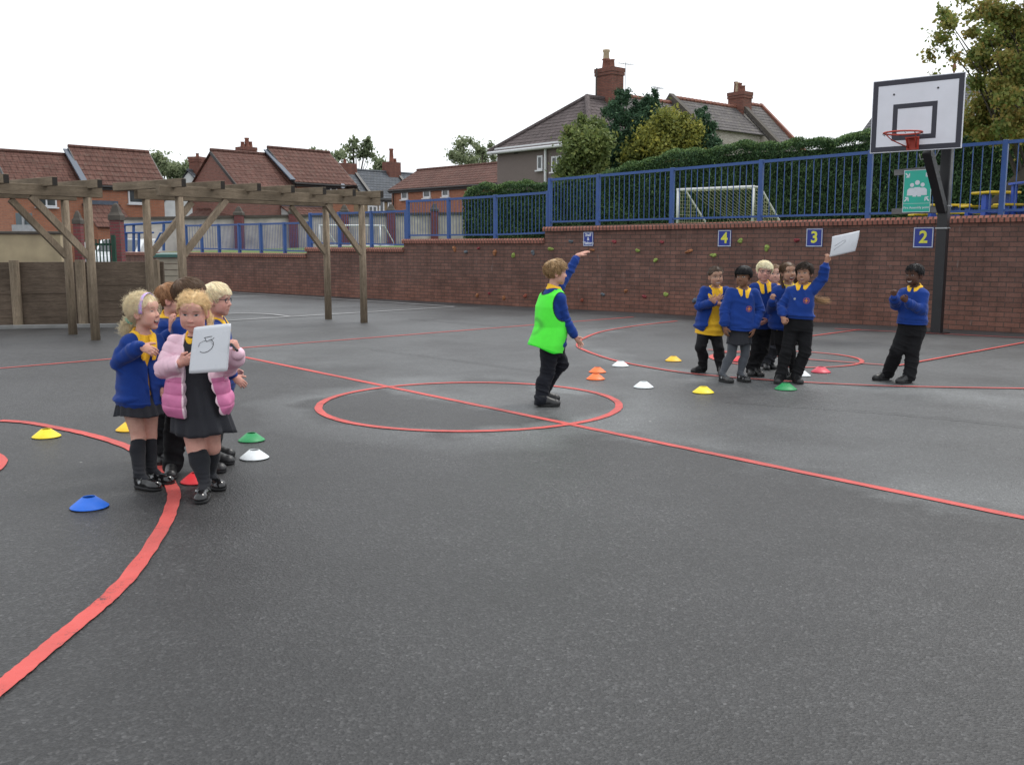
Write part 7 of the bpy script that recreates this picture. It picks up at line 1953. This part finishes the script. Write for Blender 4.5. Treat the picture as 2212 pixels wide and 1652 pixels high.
# ---- curly blonde girl in the blue cardigan ------------------------------------------
def curly_girl():
    Y0 = 5.26
    k = Kid('laughing girl with curly blonde hair, a pastel headband and a blue cardigan, facing right', '1', Y0,
            dict(hd=(298, 318, 0), nk=(282, 462, .01), ch=(255, 630, .02), wa=(258, 790, .02), pe=(268, 925, .02), sr=(182, 520, -.075), sl=(375, 505, .09), er=(120, 648, -.06), wr=(268, 545, -.15),
                 el=(430, 680, .10), wl=(420, 800, .05), kr=(256, 1150, -.01), kl=(333, 1142, .06)), 48, 78, -4, 0, .91, h=.0035, feet=dict(r=(392, 1512, 62), l=(478, 1472, 66)), skin='fair', leg=.77, build=.92)
    k.grp = LG
    k.body(1.0, .75, 1.02, dict(r=((.75, -.25, -.25), (.35, .6, -.6), 'relaxed'), l=((0, -.3, -1), (1, 0, 0), 'relaxed')))
    k.face((.08, .08, .08), (.30, .20, .10), 1.0, .75, .75)
    sh = k.torso(.008, .008, lo=-.03); o = Sh(k.h); o.add(o.loft(sh)); V, F = o.mesh(); np_mesh('polo_shirt', V, F, MF['yellow'], k.o); tb = bvh(V, F)
    k.skirt(MF['charcoal'], k.J['pe'][2] + .05, wp(*K('1', 270, 1022), Y0 - .1).z, .112, .092, .142, .118, 18, .10)
    ob, V, F, T = k.knit('cardigan', MF['blue'], -.020, .006, .012, 1.02, 8, .007, True, wedge(.006, .004, .040, ymin=.01, cx0=.02, cx1=.0, ut=.66), .016)
    k.collar([tb, bvh(V, F)], MF['yellow'], .046, .030, .022, 12, .026, -.012)
    k.legwear(MF['sock'], .12, 'sock'); k.shoes('mary', 1.0)
    H = k.H; hr = Hair(H, HAIRC['pale'], 6, k.o)
    kp = lambda x, y, z: plane_keep(.058, -.055)(x, y, z)
    hr.cap(.006, kp, .004, .005, 110)
    back = lambda x, y, z: np.minimum(kp(x, y, z) + .004, .03 - y)
    hr.strands(3600, back, fl_to((0, -.105, -.03)), 12, .010, (.008, .020), .0007, .006, .40, .4, .004, tone=.10)
    hr.strands(700, lambda x, y, z: np.minimum(kp(x, y, z) + .006, y - .025), fl_to((0, -.02, .11)), 7, .009, (.006, .011), .0009, .001, .15, .3, .002, tone=.12)
    hr.strands(420, lambda x, y, z: np.minimum(z + .02, -y + .02), fl_crown(0, .0, .0, 0, .4, -.3), 8, .009, (.012, .030), .0006, .012, .8, .2, .008, tone=.1)
    hr.lock([(0, -.085, -.035), (0, -.115, -.055), (0, -.135, -.085), (.0, -.13, -.12), (0, -.12, -.14)], 520, .022, .020, .0009, .014, tone=.12, wav=16)
    hr.lock([(0, -.09, -.04), (0.0, -.12, -.06), (0, -.14, -.09), (0, -.145, -.115)], 300, .024, .030, .0007, .016, tone=.1, wav=20)
    ho = hr.done()
    m = MB(); n = 28; V, F, C = [], [], []
    for i in range(n + 1):
        a = R(-112 + 224 * i / n)
        for j, dy in enumerate((-.011, -.005, .005, .011)):
            y0 = .030 - .018 * abs(math.cos(a)) * 0; rx, rz = .0815, .088
            V.append(H.p(rx * math.sin(a), .022 + dy + .010 * math.cos(a), .022 + rz * math.cos(a) + (.002 if j in (1, 2) else 0)))
            w = .5 + .5 * math.sin(i * 2.1 + j); C.append((.62 - .25 * w, .30 + .22 * w * (j % 2), .62 + .1 * w))
    F = [(i * 4 + j, i * 4 + j + 1, i * 4 + j + 5, i * 4 + j + 4) for i in range(n) for j in range(3)]
    o = np_mesh('headband', np.array(V), np.array(F), attr_mat('pastel_band', .45, .5), k.o, col=np.array(C)); sm = o.modifiers.new('thick', 'SOLIDIFY'); sm.thickness = .004
    m = MB(); c = Vector(H.p(0, -.105, -.048)); ax = Vector(H.M @ A3((0, -.7, -.7))).normalized(); e1 = Vector(H.l); e2 = ax.cross(e1)
    m.tube([c + e1 * (.021 * math.cos(a)) + e2 * (.021 * math.sin(a)) for a in np.linspace(0, 2 * math.pi, 21)], [.008 + .002 * (i % 2) for i in range(21)], 8, False); m.build('hair_tie', fabric('mint_scrunchie', (.09, .42, .33)), k.o, smooth=True)
curly_girl()

# ---- brown haired boy behind the pink girl ------------------------------------------
def brown_boy():
    Y0 = 5.46
    k = Kid('boy with short brown hair, mostly hidden behind the girl in the pink coat', '1', Y0,
            dict(hd=(605, 214, 0), nk=(590, 345, .02), ch=(585, 500, .02), wa=(580, 680, .02), pe=(575, 800, .02), sr=(535, 420, -.09), sl=(640, 420, .10), er=(545, 600, -.1), wr=(640, 640, -.02), el=(690, 600, .08), wl=(760, 660, .0),
                 kr=(500, 1110, -.02), kl=(640, 1100, .05)), 88, 104, 0, 0, .98, h=.0045, feet=dict(r=(462, 1440, 12), l=(832, 1390, 78)), skin='fair')
    k.grp = LG
    k.body(.4, 0, 1, dict(r=((1, 0, 0), (0, 1, 0), 'relaxed'), l=((1, 0, 0), (0, -1, 0), 'relaxed'))); k.face((.1, .08, .05), HAIRC['brown'], .4)
    k.trousers(MF['black'], .06)
    ob, V, F, T = k.knit('sweatshirt', MF['blue'], -.06, seed=11); k.collar([bvh(V, F)], MF['yellow']); k.shoes('school', 1.0)
    hr = Hair(k.H, (.115, .068, .040), 9, k.o); kp = plane_keep(.050, -.075); hr.cap(.009, kp, .004, .002)
    hr.strands(1300, lambda x, y, z: kp(x, y, z) + .004, fl_crown(.0, -.04, .1, .8, .2), 8, .0085, (.008, .014), .0015, 0, .16, .3, .003, stop=lambda x, y, z: np.where((y > .035) & (z < .034), -1, 1)); hr.done()
brown_boy()

# ---- ginger boy tucked behind ------------------------------------------
def ginger_boy():
    Y0 = 5.82
    k = Kid('sandy ginger boy with hand at chin, between the curly girl and the brown haired boy', '1', Y0,
            dict(hd=(482, 235, 0), nk=(470, 345, .02), ch=(465, 500, .02), wa=(462, 640, .02), pe=(465, 770, .02), sr=(432, 415, -.08), sl=(505, 415, .09), er=(405, 560, -.08), wr=(482, 445, -.15), el=(540, 560, .05), wl=(560, 640, .0),
                 kr=(420, 1050, -.02), kl=(500, 1050, .05)), 70, 95, 0, 0, .92, h=.0045, feet=dict(r=(430, 1345, 60), l=(520, 1345, 60)), skin='pink')
    k.grp = LG
    k.body(.6, 0, 1, dict(r=((.02, -.25, 1), (.6, .6, .1), 'relaxed'), l=((1, 0, 0), (0, -1, 0), 'relaxed'))); k.face((.1, .1, .1), HAIRC['ginger'], .6)
    k.trousers(MF['black'], .06)
    ob, V, F, T = k.knit('sweatshirt', MF['blue'], -.06, seed=12); k.collar([bvh(V, F)], MF['yellow']); k.shoes('school', .95)
    hr = Hair(k.H, HAIRC['ginger'], 10, k.o); kp = plane_keep(.052, -.07); hr.cap(.008, kp, .004, .002)
    hr.strands(900, lambda x, y, z: kp(x, y, z) + .004, fl_crown(.0, -.04, .1, .6, .2), 8, .0085, (.008, .014), .0015, 0, .16, .3, .003, stop=lambda x, y, z: np.where((y > .035) & (z < .034), -1, 1)); hr.done()
ginger_boy()

# ---- fair boy with glasses at the back of the left team ------------------------------------------
def fair_boy_left():
    Y0 = 5.90
    k = Kid('fair haired boy with glasses in profile, behind the girl in the pink coat', '1', Y0,
            dict(hd=(782, 236, 0), nk=(765, 358, .02), ch=(765, 500, .02), wa=(770, 650, .02), pe=(775, 790, .02), sr=(765, 440, -.10), sl=(790, 440, .10), er=(815, 615, -.10), wr=(885, 745, -.06), el=(830, 600, .1), wl=(860, 700, .1),
                 kr=(790, 1050, -.05), kl=(790, 1040, .06)), 85, 86, 4, 0, .95, h=.0042, feet=dict(r=(888, 1335, 82), l=(892, 1285, 84)), skin='pink')
    k.grp = LG
    k.body(.6, .0, 1.05, dict(r=((.75, -.1, -.6), (0, .7, -.5), 'relaxed'), l=((1, 0, -.4), (0, -1, 0), 'relaxed'))); k.face((.1, .12, .14), HAIRC['pale'], .6, .0)
    k.trousers(MF['black'], .06)
    ob, V, F, T = k.knit('sweatshirt', MF['blue'], -.06, seed=13); k.collar([bvh(V, F)], MF['yellow']); k.shoes('school', 1.0); k.glasses()
    hr = Hair(k.H, HAIRC['pale'], 12, k.o); kp = plane_keep(.040, -.062); hr.cap(.010, kp, .004, .002)
    hr.strands(1300, lambda x, y, z: kp(x, y, z) + .004, fl_crown(.0, -.03, .1, 1.0, .1), 9, .0095, (.009, .016), .0016, 0, .14, .3, .003, tone=.16, stop=lambda x, y, z: np.where((y > .035) & (z < .034), -1, 1)); hr.done()
fair_boy_left()

# ---- boy in the neon bib ------------------------------------------
def bib_boy():
    Y0 = 7.98
    k = Kid('boy in a neon green bib pointing at the wall, standing in the red centre circle', '2', Y0,
            dict(hd=(450, 348, 0), nk=(425, 478, .0), ch=(408, 640, .0), wa=(405, 810, .0), pe=(415, 960, .0), sr=(492, 575, -.075), sl=(430, 545, .095), er=(530, 755, -.06), wr=(612, 895, -.06), el=(550, 356, .20), wl=(634, 206, .24),
                 hr=(395, 1010, -.05), hl=(440, 1000, .05), kr=(372, 1225, -.06), kl=(492, 1130, .05)), 118, 98, 3, 0, .96, pyaw=105, h=.004, feet=dict(r=(466, 1500, 88), l=(464, 1452, 86)), skin='fair')
    k.body(.7, .1, 1, dict(r=((.55, -.15, -.8), (-.5, -.75, -.3), 'spread', (.8, -.1, .6)), l=((.85, .25, .42), (.2, .3, -.9), 'flat')))
    k.face((.1, .1, .1), HAIRC['sandy'], .7, .1)
    k.trousers(MF['navy'], .05, 1.05, 21, amp=.006)
    ob, V, F, T0 = k.knit('sweatshirt', MF['blue'], -.05, seed=14, thick=.012); tb = bvh(V, F)
    # the bib
    J = k.J; o = Sh(k.h); T = k.torso(.026, .026, lo=-.17, hi=-.012)
    hb = -unit(k.fc); T.P[0] = T.P[0] + hb * .080 + A3((-.012, 0, 0)); T.P[1] = T.P[1] + hb * .050
    T.a[0] += .030; T.b[0] += .060; T.a[1] += .020; T.b[1] += .042; T.a[2] += .014; T.b[2] += .028; T.a[3] += .006; T.b[3] += .012
    o.add(o.loft(T, .02))
    for q in 'lr': o.add(o.rc(J['nk'] - [0, 0, .04], J['s' + q] * .72 + J['nk'] * .28 - [0, 0, .01], .044, .052, .025))
    holes = []
    for q in 'lr':
        e = unit(J['e' + q] - J['s' + q]); lt = k.lc if q == 'l' else -k.lc
        c_ = J['s' + q] + lt * .045 + A3((0, 0, -.055)) ; holes.append(o.el(c_, (.085, .085, .118), np.stack([k.lc, k.fc, [0, 0, 1]], 1), .003))
    up = unit(k.H.p(0, -.014, -.05) - J['nk'])
    holes.append(o.el(J['nk'] - k.fc * .050 - up * .012, (.066, .050, .082), np.stack([k.lc, k.fc, up], 1), .003)); holes.append(o.el(J['nk'] + k.fc * .035 + up * .02, (.056, .05, .075), np.stack([k.lc, k.fc, up], 1), .003))
    o.cut(*holes); q0_, q1_ = A3(wp(*K('2', 200, 950), Y0)), A3(wp(*K('2', 450, 1030), Y0)); dd_ = q1_ - q0_; hemn = unit([dd_[2], 0, -dd_[0]]); o.cut(o.plane(q1_, hemn, .002))
    nz = SinNoise(77)
    def dsp(P):
        t, x, y, a, b = T.coords(P[:, 0], P[:, 1], P[:, 2]); u = np.clip((T.t[3] - t) / (T.t[3] - T.t[0]), 0, 1); an = np.arctan2(x, y)
        return .007 * u * np.sin(4 * an + 1.3) + .006 * (u + .15) * (np.exp(-(nz(P * [1, 1, .38], 26) / .4) ** 2) - .3) + .003 * nz(P * [1, 1, .5], 22)
    V, F = o.mesh(dsp, .025)
    f = np.min([np.abs(h_[0](V[:, 0], V[:, 1], V[:, 2])) for h_ in holes], 0); t, x, y, a, b = T.coords(V[:, 0], V[:, 1], V[:, 2])
    C = np.tile(A3((.095, .88, .06)), (len(V), 1))
    sm = np.exp(-((np.hypot((x - .0) / .075, (t - T.t[2] - .0) / .06) - 1) / .28) ** 2) * (y < 0) * (.55 + .3 * nz(V, 40)); sm = np.clip(sm, 0, .6)[:, None]
    C = C * (1 - sm) + A3((.06, .30, .05)) * sm
    C[(f < .0085)] = (.008, .03, .02); C[((q1_ - V) @ hemn < .010)] = (.03, .66, .03)
    np_mesh('bib', V, F, M_BIB, k.o, col=C)
    k.collar([tb], MF['yellow'], .046, .026, .018, 12, .026, -.012); k.shoes('school', 1.06)
    hr = Hair(k.H, HAIRC['sandy'], 15, k.o); kp = plane_keep(.046, -.085); hr.cap(.012, kp, .004, .004, 120)
    hr.strands(1200, lambda x, y, z: kp(x, y, z) + .006, fl_crown(.0, -.04, .1, .5, .3), 9, .010, (.010, .020), .0017, .005, .38, .3, .005, tone=.28, stop=lambda x, y, z: np.where((y > .035) & (z < .034), -1, 1)); hr.done()
bib_boy()

# ---- right team ------------------------------------------
def cardigan_girl():
    Y0 = dY('3', 200, 1240)
    k = Kid('grinning girl crossing her arms over her chest in a blue cardigan and yellow polo shirt', '3', Y0,
            dict(hd=(300, 438, -.05), nk=(298, 535, .0), ch=(278, 650, .02), wa=(262, 780, .03), pe=(252, 870, .03), sr=(196, 555, .0), sl=(392, 555, .0), er=(160, 690, -.05), wr=(290, 655, -.185), el=(415, 690, -.05), wl=(312, 668, -.205),
                 kr=(172, 1040, -.08), kl=(322, 1045, -.06)), 6, 8, 6, 4, .95, h=.0046, feet=dict(r=(96, 1248, -66), l=(352, 1268, -8)), skin='olive')
    k.grp = RG
    k.body(1.0, .1, 1.05, dict(r=((.72, -.12, .66), (.2, .95, 0), 'spread'), l=((-.72, -.15, .62), (-.2, .95, 0), 'spread'))); k.face((.03, .02, .015), HAIRC['dark'], 1.0, .1, .6, True)
    o = Sh(k.h); o.add(o.loft(k.torso(.014, .016, lo=-.062, prof=([.132, .126, .100, .106, .096, .046], [.104, .100, .080, .080, .064, .044])))); V, F = o.mesh(k.folds(.005, 31)); np_mesh('polo_shirt', V, F, MF['yellow'], k.o); tb = bvh(V, F)
    k.trousers(MF['black'], .0, .93, 33)
    ob, V, F, T = k.knit('cardigan', MF['blue'], -.035, .0, .016, 1.06, 34, .007, True, wedge(.105, .050, .036, ymin=.012, cx0=.012), .03, rib=False)
    k.collar([tb, bvh(V, F)], MF['yellow'], .045, .028, .022, 14); k.shoes('school', 1.0)
    hr = Hair(k.H, (.075, .045, .028), 22, k.o); kp = plane_keep(.058, -.05); hr.cap(.007, kp, .0045, .001)
    hr.strands(900, lambda x, y, z: kp(x, y, z) + .003, fl_to((0, -.1, .03)), 10, .011, (.006, .010), .0016, .001, .12, .3, .002, tone=.3)
    hr.strands(60, lambda x, y, z: kp(x, y, z), fl_to((0, -.05, .05)), 8, .010, (.006, .026), .0009, .008, .8, .2, .006)
    hr.lock([(0, -.09, .03), (.02, -.12, .02), (.05, -.12, -.03), (.06, -.10, -.09)], 120, .012, .014, .0016, .004); hr.done()
cardigan_girl()

def bowl_girl():
    Y0 = dY('3', 480, 1310)
    k = Kid('girl with a black bowl haircut, blue sweatshirt, grey skirt and grey tights', '3', Y0,
            dict(hd=(530, 440, -.02), nk=(532, 545, .0), ch=(520, 670, .01), wa=(510, 790, .01), pe=(500, 885, .01), sr=(425, 575, .01), sl=(630, 575, .0), er=(374, 725, .0), wr=(376, 858, -.05), el=(668, 730, .0), wl=(618, 872, -.06),
                 kr=(432, 1095, .0), kl=(548, 1095, .0)), -8, -34, 3, 0, .92, h=.0044, feet=dict(r=(432, 1335, 28), l=(575, 1330, 22)), skin='brown')
    k.grp = RG
    k.body(.2, 0, 1, dict(r=((.12, -.1, -1), (.8, .5, 0), 'relaxed'), l=((-.2, -.1, -1), (-.8, .5, 0), 'relaxed'))); k.face((.012, .008, .006), (.01, .008, .007), .15, 0, .0, lash=.9)
    k.skirt(MF['charcoal'], k.J['pe'][2] + .04, wp(*K('3', 495, 1012), Y0 - .08).z, .108, .090, .118, .100, 14, .10)
    ob, V, F, T = k.knit('sweatshirt', MF['blue'], -.008, seed=41, thick=.018, sleeve=1.10, hemflare=.018, amp=.007); k.crest(ob, V, F, T, .060, .62, .030)
    k.collar([bvh(V, F)], MF['yellow'], .046, .030, .018, 10); k.legwear(MF['grey'], 0, 'tights', .003, joint=True); k.shoes('mary', 1.02)
    hr = Hair(k.H, HAIRC['black'], 24, k.o); kp = lambda x, y, z: z - np.where(y > .02, .030, .030 - .055 * np.clip((.02 - y) / .05, 0, 1) - .02 * np.clip((-.03 - y) / .05, 0, 1))
    hr.cap(.016, kp, .0044, .0015, 90)
    hr.strands(2000, lambda x, y, z: z - .035 + .5 * (y < 0) * .06, fl_crown(0, -.02, .12, 0, .1, .6), 12, .0100, (.015, .020), .0012, 0, .05, .6, .002, tone=.3, stop=lambda x, y, z: z - np.where(y > .02, .026, -.03)); hr.done()
bowl_girl()

def fair_boy_right():
    Y0 = dY('3', 650, 1268)
    k = Kid('smiling boy with white blond hair and dark glasses behind the girl with the bowl haircut', '3', Y0,
            dict(hd=(706, 396, 0), nk=(702, 490, .02), ch=(695, 610, .03), wa=(690, 740, .03), pe=(682, 840, .03), sr=(612, 528, .02), sl=(792, 528, .02), er=(580, 690, .0), wr=(640, 800, -.06), el=(818, 690, .03), wl=(735, 800, -.08),
                 kr=(640, 1050, .0), kl=(700, 1050, .0)), -3, -4, 4, -8, .95, h=.0046, feet=dict(r=(605, 1280, -6), l=(690, 1283, 20)), skin='pink')
    k.grp = RG
    k.body(.9, .05, 1.08, dict(r=((.6, -.3, -.4), (.5, .5, .2), 'relaxed'), l=((-.6, -.3, -.4), (-.5, .5, .2), 'relaxed'))); k.face((.08, .1, .12), HAIRC['pale'], .9, .0, .5)
    k.trousers(MF['black'], .05, .95, 43)
    ob, V, F, T = k.knit('sweatshirt', MF['blue'], -.05, seed=44); k.collar([bvh(V, F)], MF['yellow'], .046, .032, .03, 10); k.shoes('school', 1.0); k.glasses()
    hr = Hair(k.H, (.95, .85, .60), 25, k.o); kp = plane_keep(.050, -.055); hr.cap(.012, kp, .0045, .002)
    hr.strands(1200, lambda x, y, z: kp(x, y, z) + .004, fl_crown(.02, -.05, .1, 1.2, .1, .2), 9, .010, (.011, .018), .0016, 0, .16, .3, .003, tone=.14, stop=lambda x, y, z: np.where((y > .035) & (z < .034), -1, 1)); hr.done()
fair_boy_right()

def laughing_girl():
    Y0 = dY('3', 935, 1290)
    k = Kid('laughing girl with long brown hair and pale yellow shirt, behind the boy raising paper', '3', Y0,
            dict(hd=(905, 404, -.04), nk=(905, 505, .0), ch=(885, 630, .02), wa=(870, 760, .03), pe=(865, 860, .03), sr=(815, 555, .02), sl=(985, 545, .02), er=(770, 710, .0), wr=(776, 652, -.13), el=(1000, 690, .09), wl=(960, 780, .10),
                 kr=(850, 1080, .0), kl=(935, 1080, .02)), 8, 12, -3, 6, .93, h=.0046, feet=dict(r=(925, 1308, 5), l=(1000, 1302, 12)), skin='olive')
    k.grp = RG
    k.body(1.0, 1.0, 1.02, dict(r=((-.1, -.35, .9), (.8, .5, .1), 'fist'), l=((-.6, -.4, 0), (0, 1, 0), 'relaxed'))); k.face((.02, .015, .01), HAIRC['dark'], 1.0, 1.0, .75)
    o = Sh(k.h); o.add(o.loft(k.torso(.010, .012, lo=-.03))); V, F = o.mesh(k.folds(.003, 51)); np_mesh('polo_shirt', V, F, MF['paleyellow'], k.o); tb = bvh(V, F)
    k.skirt(MF['black'], k.J['pe'][2] + .06, wp(*K('3', 860, 1022), Y0 - .08).z, .11, .09, .135, .11, 14, .10)
    ob, V, F, T = k.knit('cardigan', MF['blue'], -.02, .0, .018, 1.08, 52, .006, True, wedge(.040, .055, .042, ymin=.012, cx0=.0), .02, rib=False)
    k.collar([tb, bvh(V, F)], MF['paleyellow'], .045, .022, .012, 14); k.legwear(MF['black'], 0, 'tights', .003, joint=True); k.shoes('mary', .95)
    hr = Hair(k.H, HAIRC['brown'], 26, k.o); kp = plane_keep(.057, -.06); hr.cap(.007, kp, .0045, .001)
    hr.strands(900, lambda x, y, z: kp(x, y, z) + .003, lambda P: np.stack([np.sign(P[:, 0]) * .5, -.5 + 0 * P[:, 0], -.5 + 0 * P[:, 0]], 1), 11, .011, (.006, .011), .0016, .001, .12, .3, .002, tone=.3)
    hr.lock([(-.06, -.02, -.0), (-.075, -.015, -.05), (-.078, .0, -.10), (-.07, .01, -.15)], 160, .014, .014, .0017, .004)
    e = [wp(*K('3', x, y), Y0 + d) for x, y, d in ((930, 400, .09), (1000, 500, .14), (1080, 590, .15), (1150, 640, .13), (1200, 650, .12), (1245, 640, .12))]
    hr.lock(e, 190, .018, .026, .0009, .016, col=(.55, .34, .17), world=True, wav=5)
    hr.done()
laughing_girl()

def paper_boy():
    Y0 = dY('3', 920, 1325)
    k = Kid('dark haired boy in a blue sweatshirt raising a sheet of paper above his head', '3', Y0,
            dict(hd=(1042, 412, -.02), nk=(1030, 503, .0), ch=(1012, 620, .0), wa=(1003, 720, .0), pe=(998, 815, .0), sr=(920, 565, .03), sl=(1125, 545, -.04), er=(850, 690, .03), wr=(862, 778, -.06), el=(1192, 462, -.05), wl=(1224, 328, -.08),
                 hr=(950, 850, .02), hl=(1045, 850, -.01), kr=(890, 1075, -.01), kl=(1045, 1078, -.03)), -20, -36, 0, 3, .94, h=.0043, feet=dict(r=(806, 1342, -28), l=(1008, 1345, 2)), skin='tan')
    k.grp = RG
    k.body(.1, .35, 1.05, dict(r=((.1, -.5, -.8), (.6, .6, -.2), 'fist'), l=((.2, -.12, .95), (-.2, .95, .1), 'grip'))); k.face((.015, .01, .008), (.012, .009, .008), .1, .35, .1)
    k.trousers(MF['black'], .06, 1.0, 61)
    ob, V, F, T = k.knit('sweatshirt', MF['blue'], .018, .008, .017, 1.06, 62, .007, hemflare=.016); k.crest(ob, V, F, T, .058, .66, .030)
    m = MB()
    tr = bvh(V, F); O = T.point(T.t[1] + (T.t[4] - T.t[1]) * .70, -.048, .25); n_ = k.fc; h_ = tr.ray_cast(Vector(O), Vector(-n_), .4)
    if h_[0]: m.tube([h_[0] - Vector(n_) * .002, h_[0] + Vector(n_) * .004], .011, 10); m.build('badge', M_GALV, ob)
    k.collar([tr], MF['yellow'], .046, .032, .018, 10); k.shoes('school', 1.02)
    hr = Hair(k.H, HAIRC['dark'], 27, k.o); kp = plane_keep(.056, -.07); hr.cap(.010, kp, .0045, .003)
    hr.strands(1200, lambda x, y, z: kp(x, y, z) + .004, fl_crown(.0, -.04, .1, .7, .3), 7, .009, (.010, .020), .0016, .002, .3, .3, .004, tone=.35, stop=lambda x, y, z: np.where((y > .035) & (z < .034), -1, 1)); hr.done()
    YP = Y0 - .10
    t, at = paper('white sheet of paper with faint pencil lines, raised by the dark haired boy', [wp(*K('3', 1275, 105), YP), wp(*K('3', 1506, 56), YP + .06), wp(*K('3', 1468, 227), YP + .05), wp(*K('3', 1252, 277), YP - .01)], 0, .02)
    m = MB(); pa = lambda x, y: at((x - 1264) / 225, (y - 105 + (x - 1264) * .21) / 172)
    m.tube([pa(x, y) for x, y in ((1290, 185), (1320, 165), (1350, 142), (1370, 136), (1376, 145), (1358, 165), (1325, 190), (1300, 205), (1290, 222))], .0016, 5); m.build('pencil_mark', M_PENCIL, t, smooth=True)
paper_boy()

def hidden_child():
    Y0 = dY('3', 740, 1215)
    k = Kid('child with light brown hair hidden behind the blond boy with glasses and the laughing girl', '3', Y0,
            dict(hd=(792, 418, 0), nk=(792, 515, .02), ch=(790, 620, .03), wa=(788, 740, .03), pe=(785, 830, .03), sr=(715, 550, .02), sl=(865, 550, .02), er=(700, 690, .0), wr=(720, 780, -.06), el=(880, 690, .03), wl=(850, 780, -.05),
                 kr=(745, 1030, .0), kl=(800, 1030, .0)), 0, -8, 0, 0, .92, h=.005, feet=dict(r=(728, 1226, -10), l=(800, 1222, 15)), skin='fair')
    k.grp = RG
    k.body(.6, 0, 1, dict(r=((0, -.3, -1), (1, 0, 0), 'relaxed'), l=((0, -.3, -1), (-1, 0, 0), 'relaxed'))); k.face((.06, .05, .04), HAIRC['brown'], .6)
    k.trousers(MF['charcoal'], .05, .95, 71)
    ob, V, F, T = k.knit('sweatshirt', MF['blue'], -.05, seed=72); k.collar([bvh(V, F)], MF['yellow']); k.shoes('school', .95)
    hr = Hair(k.H, (.20, .11, .06), 28, k.o); kp = plane_keep(.06, -.06); hr.cap(.008, kp, .005, .002)
    hr.strands(700, lambda x, y, z: kp(x, y, z) + .004, fl_to((0, -.1, .02)), 9, .010, (.008, .013), .0017, 0, .15, .3, .003); hr.done()
hidden_child()

def right_boy():
    Y0 = dY('3', 1800, 1322)
    k = Kid('boy with cropped black hair and clenched fists standing alone near the basketball post', '3', Y0,
            dict(hd=(1962, 426, -.02), nk=(1972, 525, .0), ch=(1958, 640, .0), wa=(1950, 760, .0), pe=(1942, 850, .0), sr=(1868, 580, .07), sl=(2040, 590, -.06), er=(1808, 675, .03), wr=(1794, 618, -.10), el=(2010, 722, -.11), wl=(1905, 652, -.21),
                 hr=(1905, 885, .02), hl=(1985, 885, -.02), kr=(1815, 1065, .0), kl=(1942, 1080, -.04)), -42, -58, 4, 0, .97, h=.0043, feet=dict(r=(1624, 1310, -74), l=(1822, 1338, -66)), skin='deep')
    k.grp = RG
    k.body(.9, .1, 1.03, dict(r=((-.15, -.2, .9), (.6, .6, .1), 'fist'), l=((-.7, -.1, .5), (.3, .8, .2), 'fist'))); k.face((.010, .007, .005), (.006, .005, .005), .9, .1, .4, True)
    k.trousers(MF['black'], .05, 1.12, 81)
    ob, V, F, T = k.knit('sweatshirt', MF['blue'], .008, .006, .017, 1.08, 82, .007, hemflare=.018); k.crest(ob, V, F, T, .045, .70, .026); k.collar([bvh(V, F)], MF['yellow'], .046, .032, .018, 10); k.shoes('school', 1.06)
    hr = Hair(k.H, HAIRC['black'], 29, k.o); kp = plane_keep(.058, -.068); hr.cap(.008, kp, .0045, .002, 220)
    hr.strands(1100, lambda x, y, z: kp(x, y, z) + .003, fl_crown(.0, -.03, .1, .3, .2), 5, .007, (.008, .013), .0015, .002, .3, .4, .003, tone=.35, stop=lambda x, y, z: np.where((y > .035) & (z < .034), -1, 1)); hr.done()
right_boy()
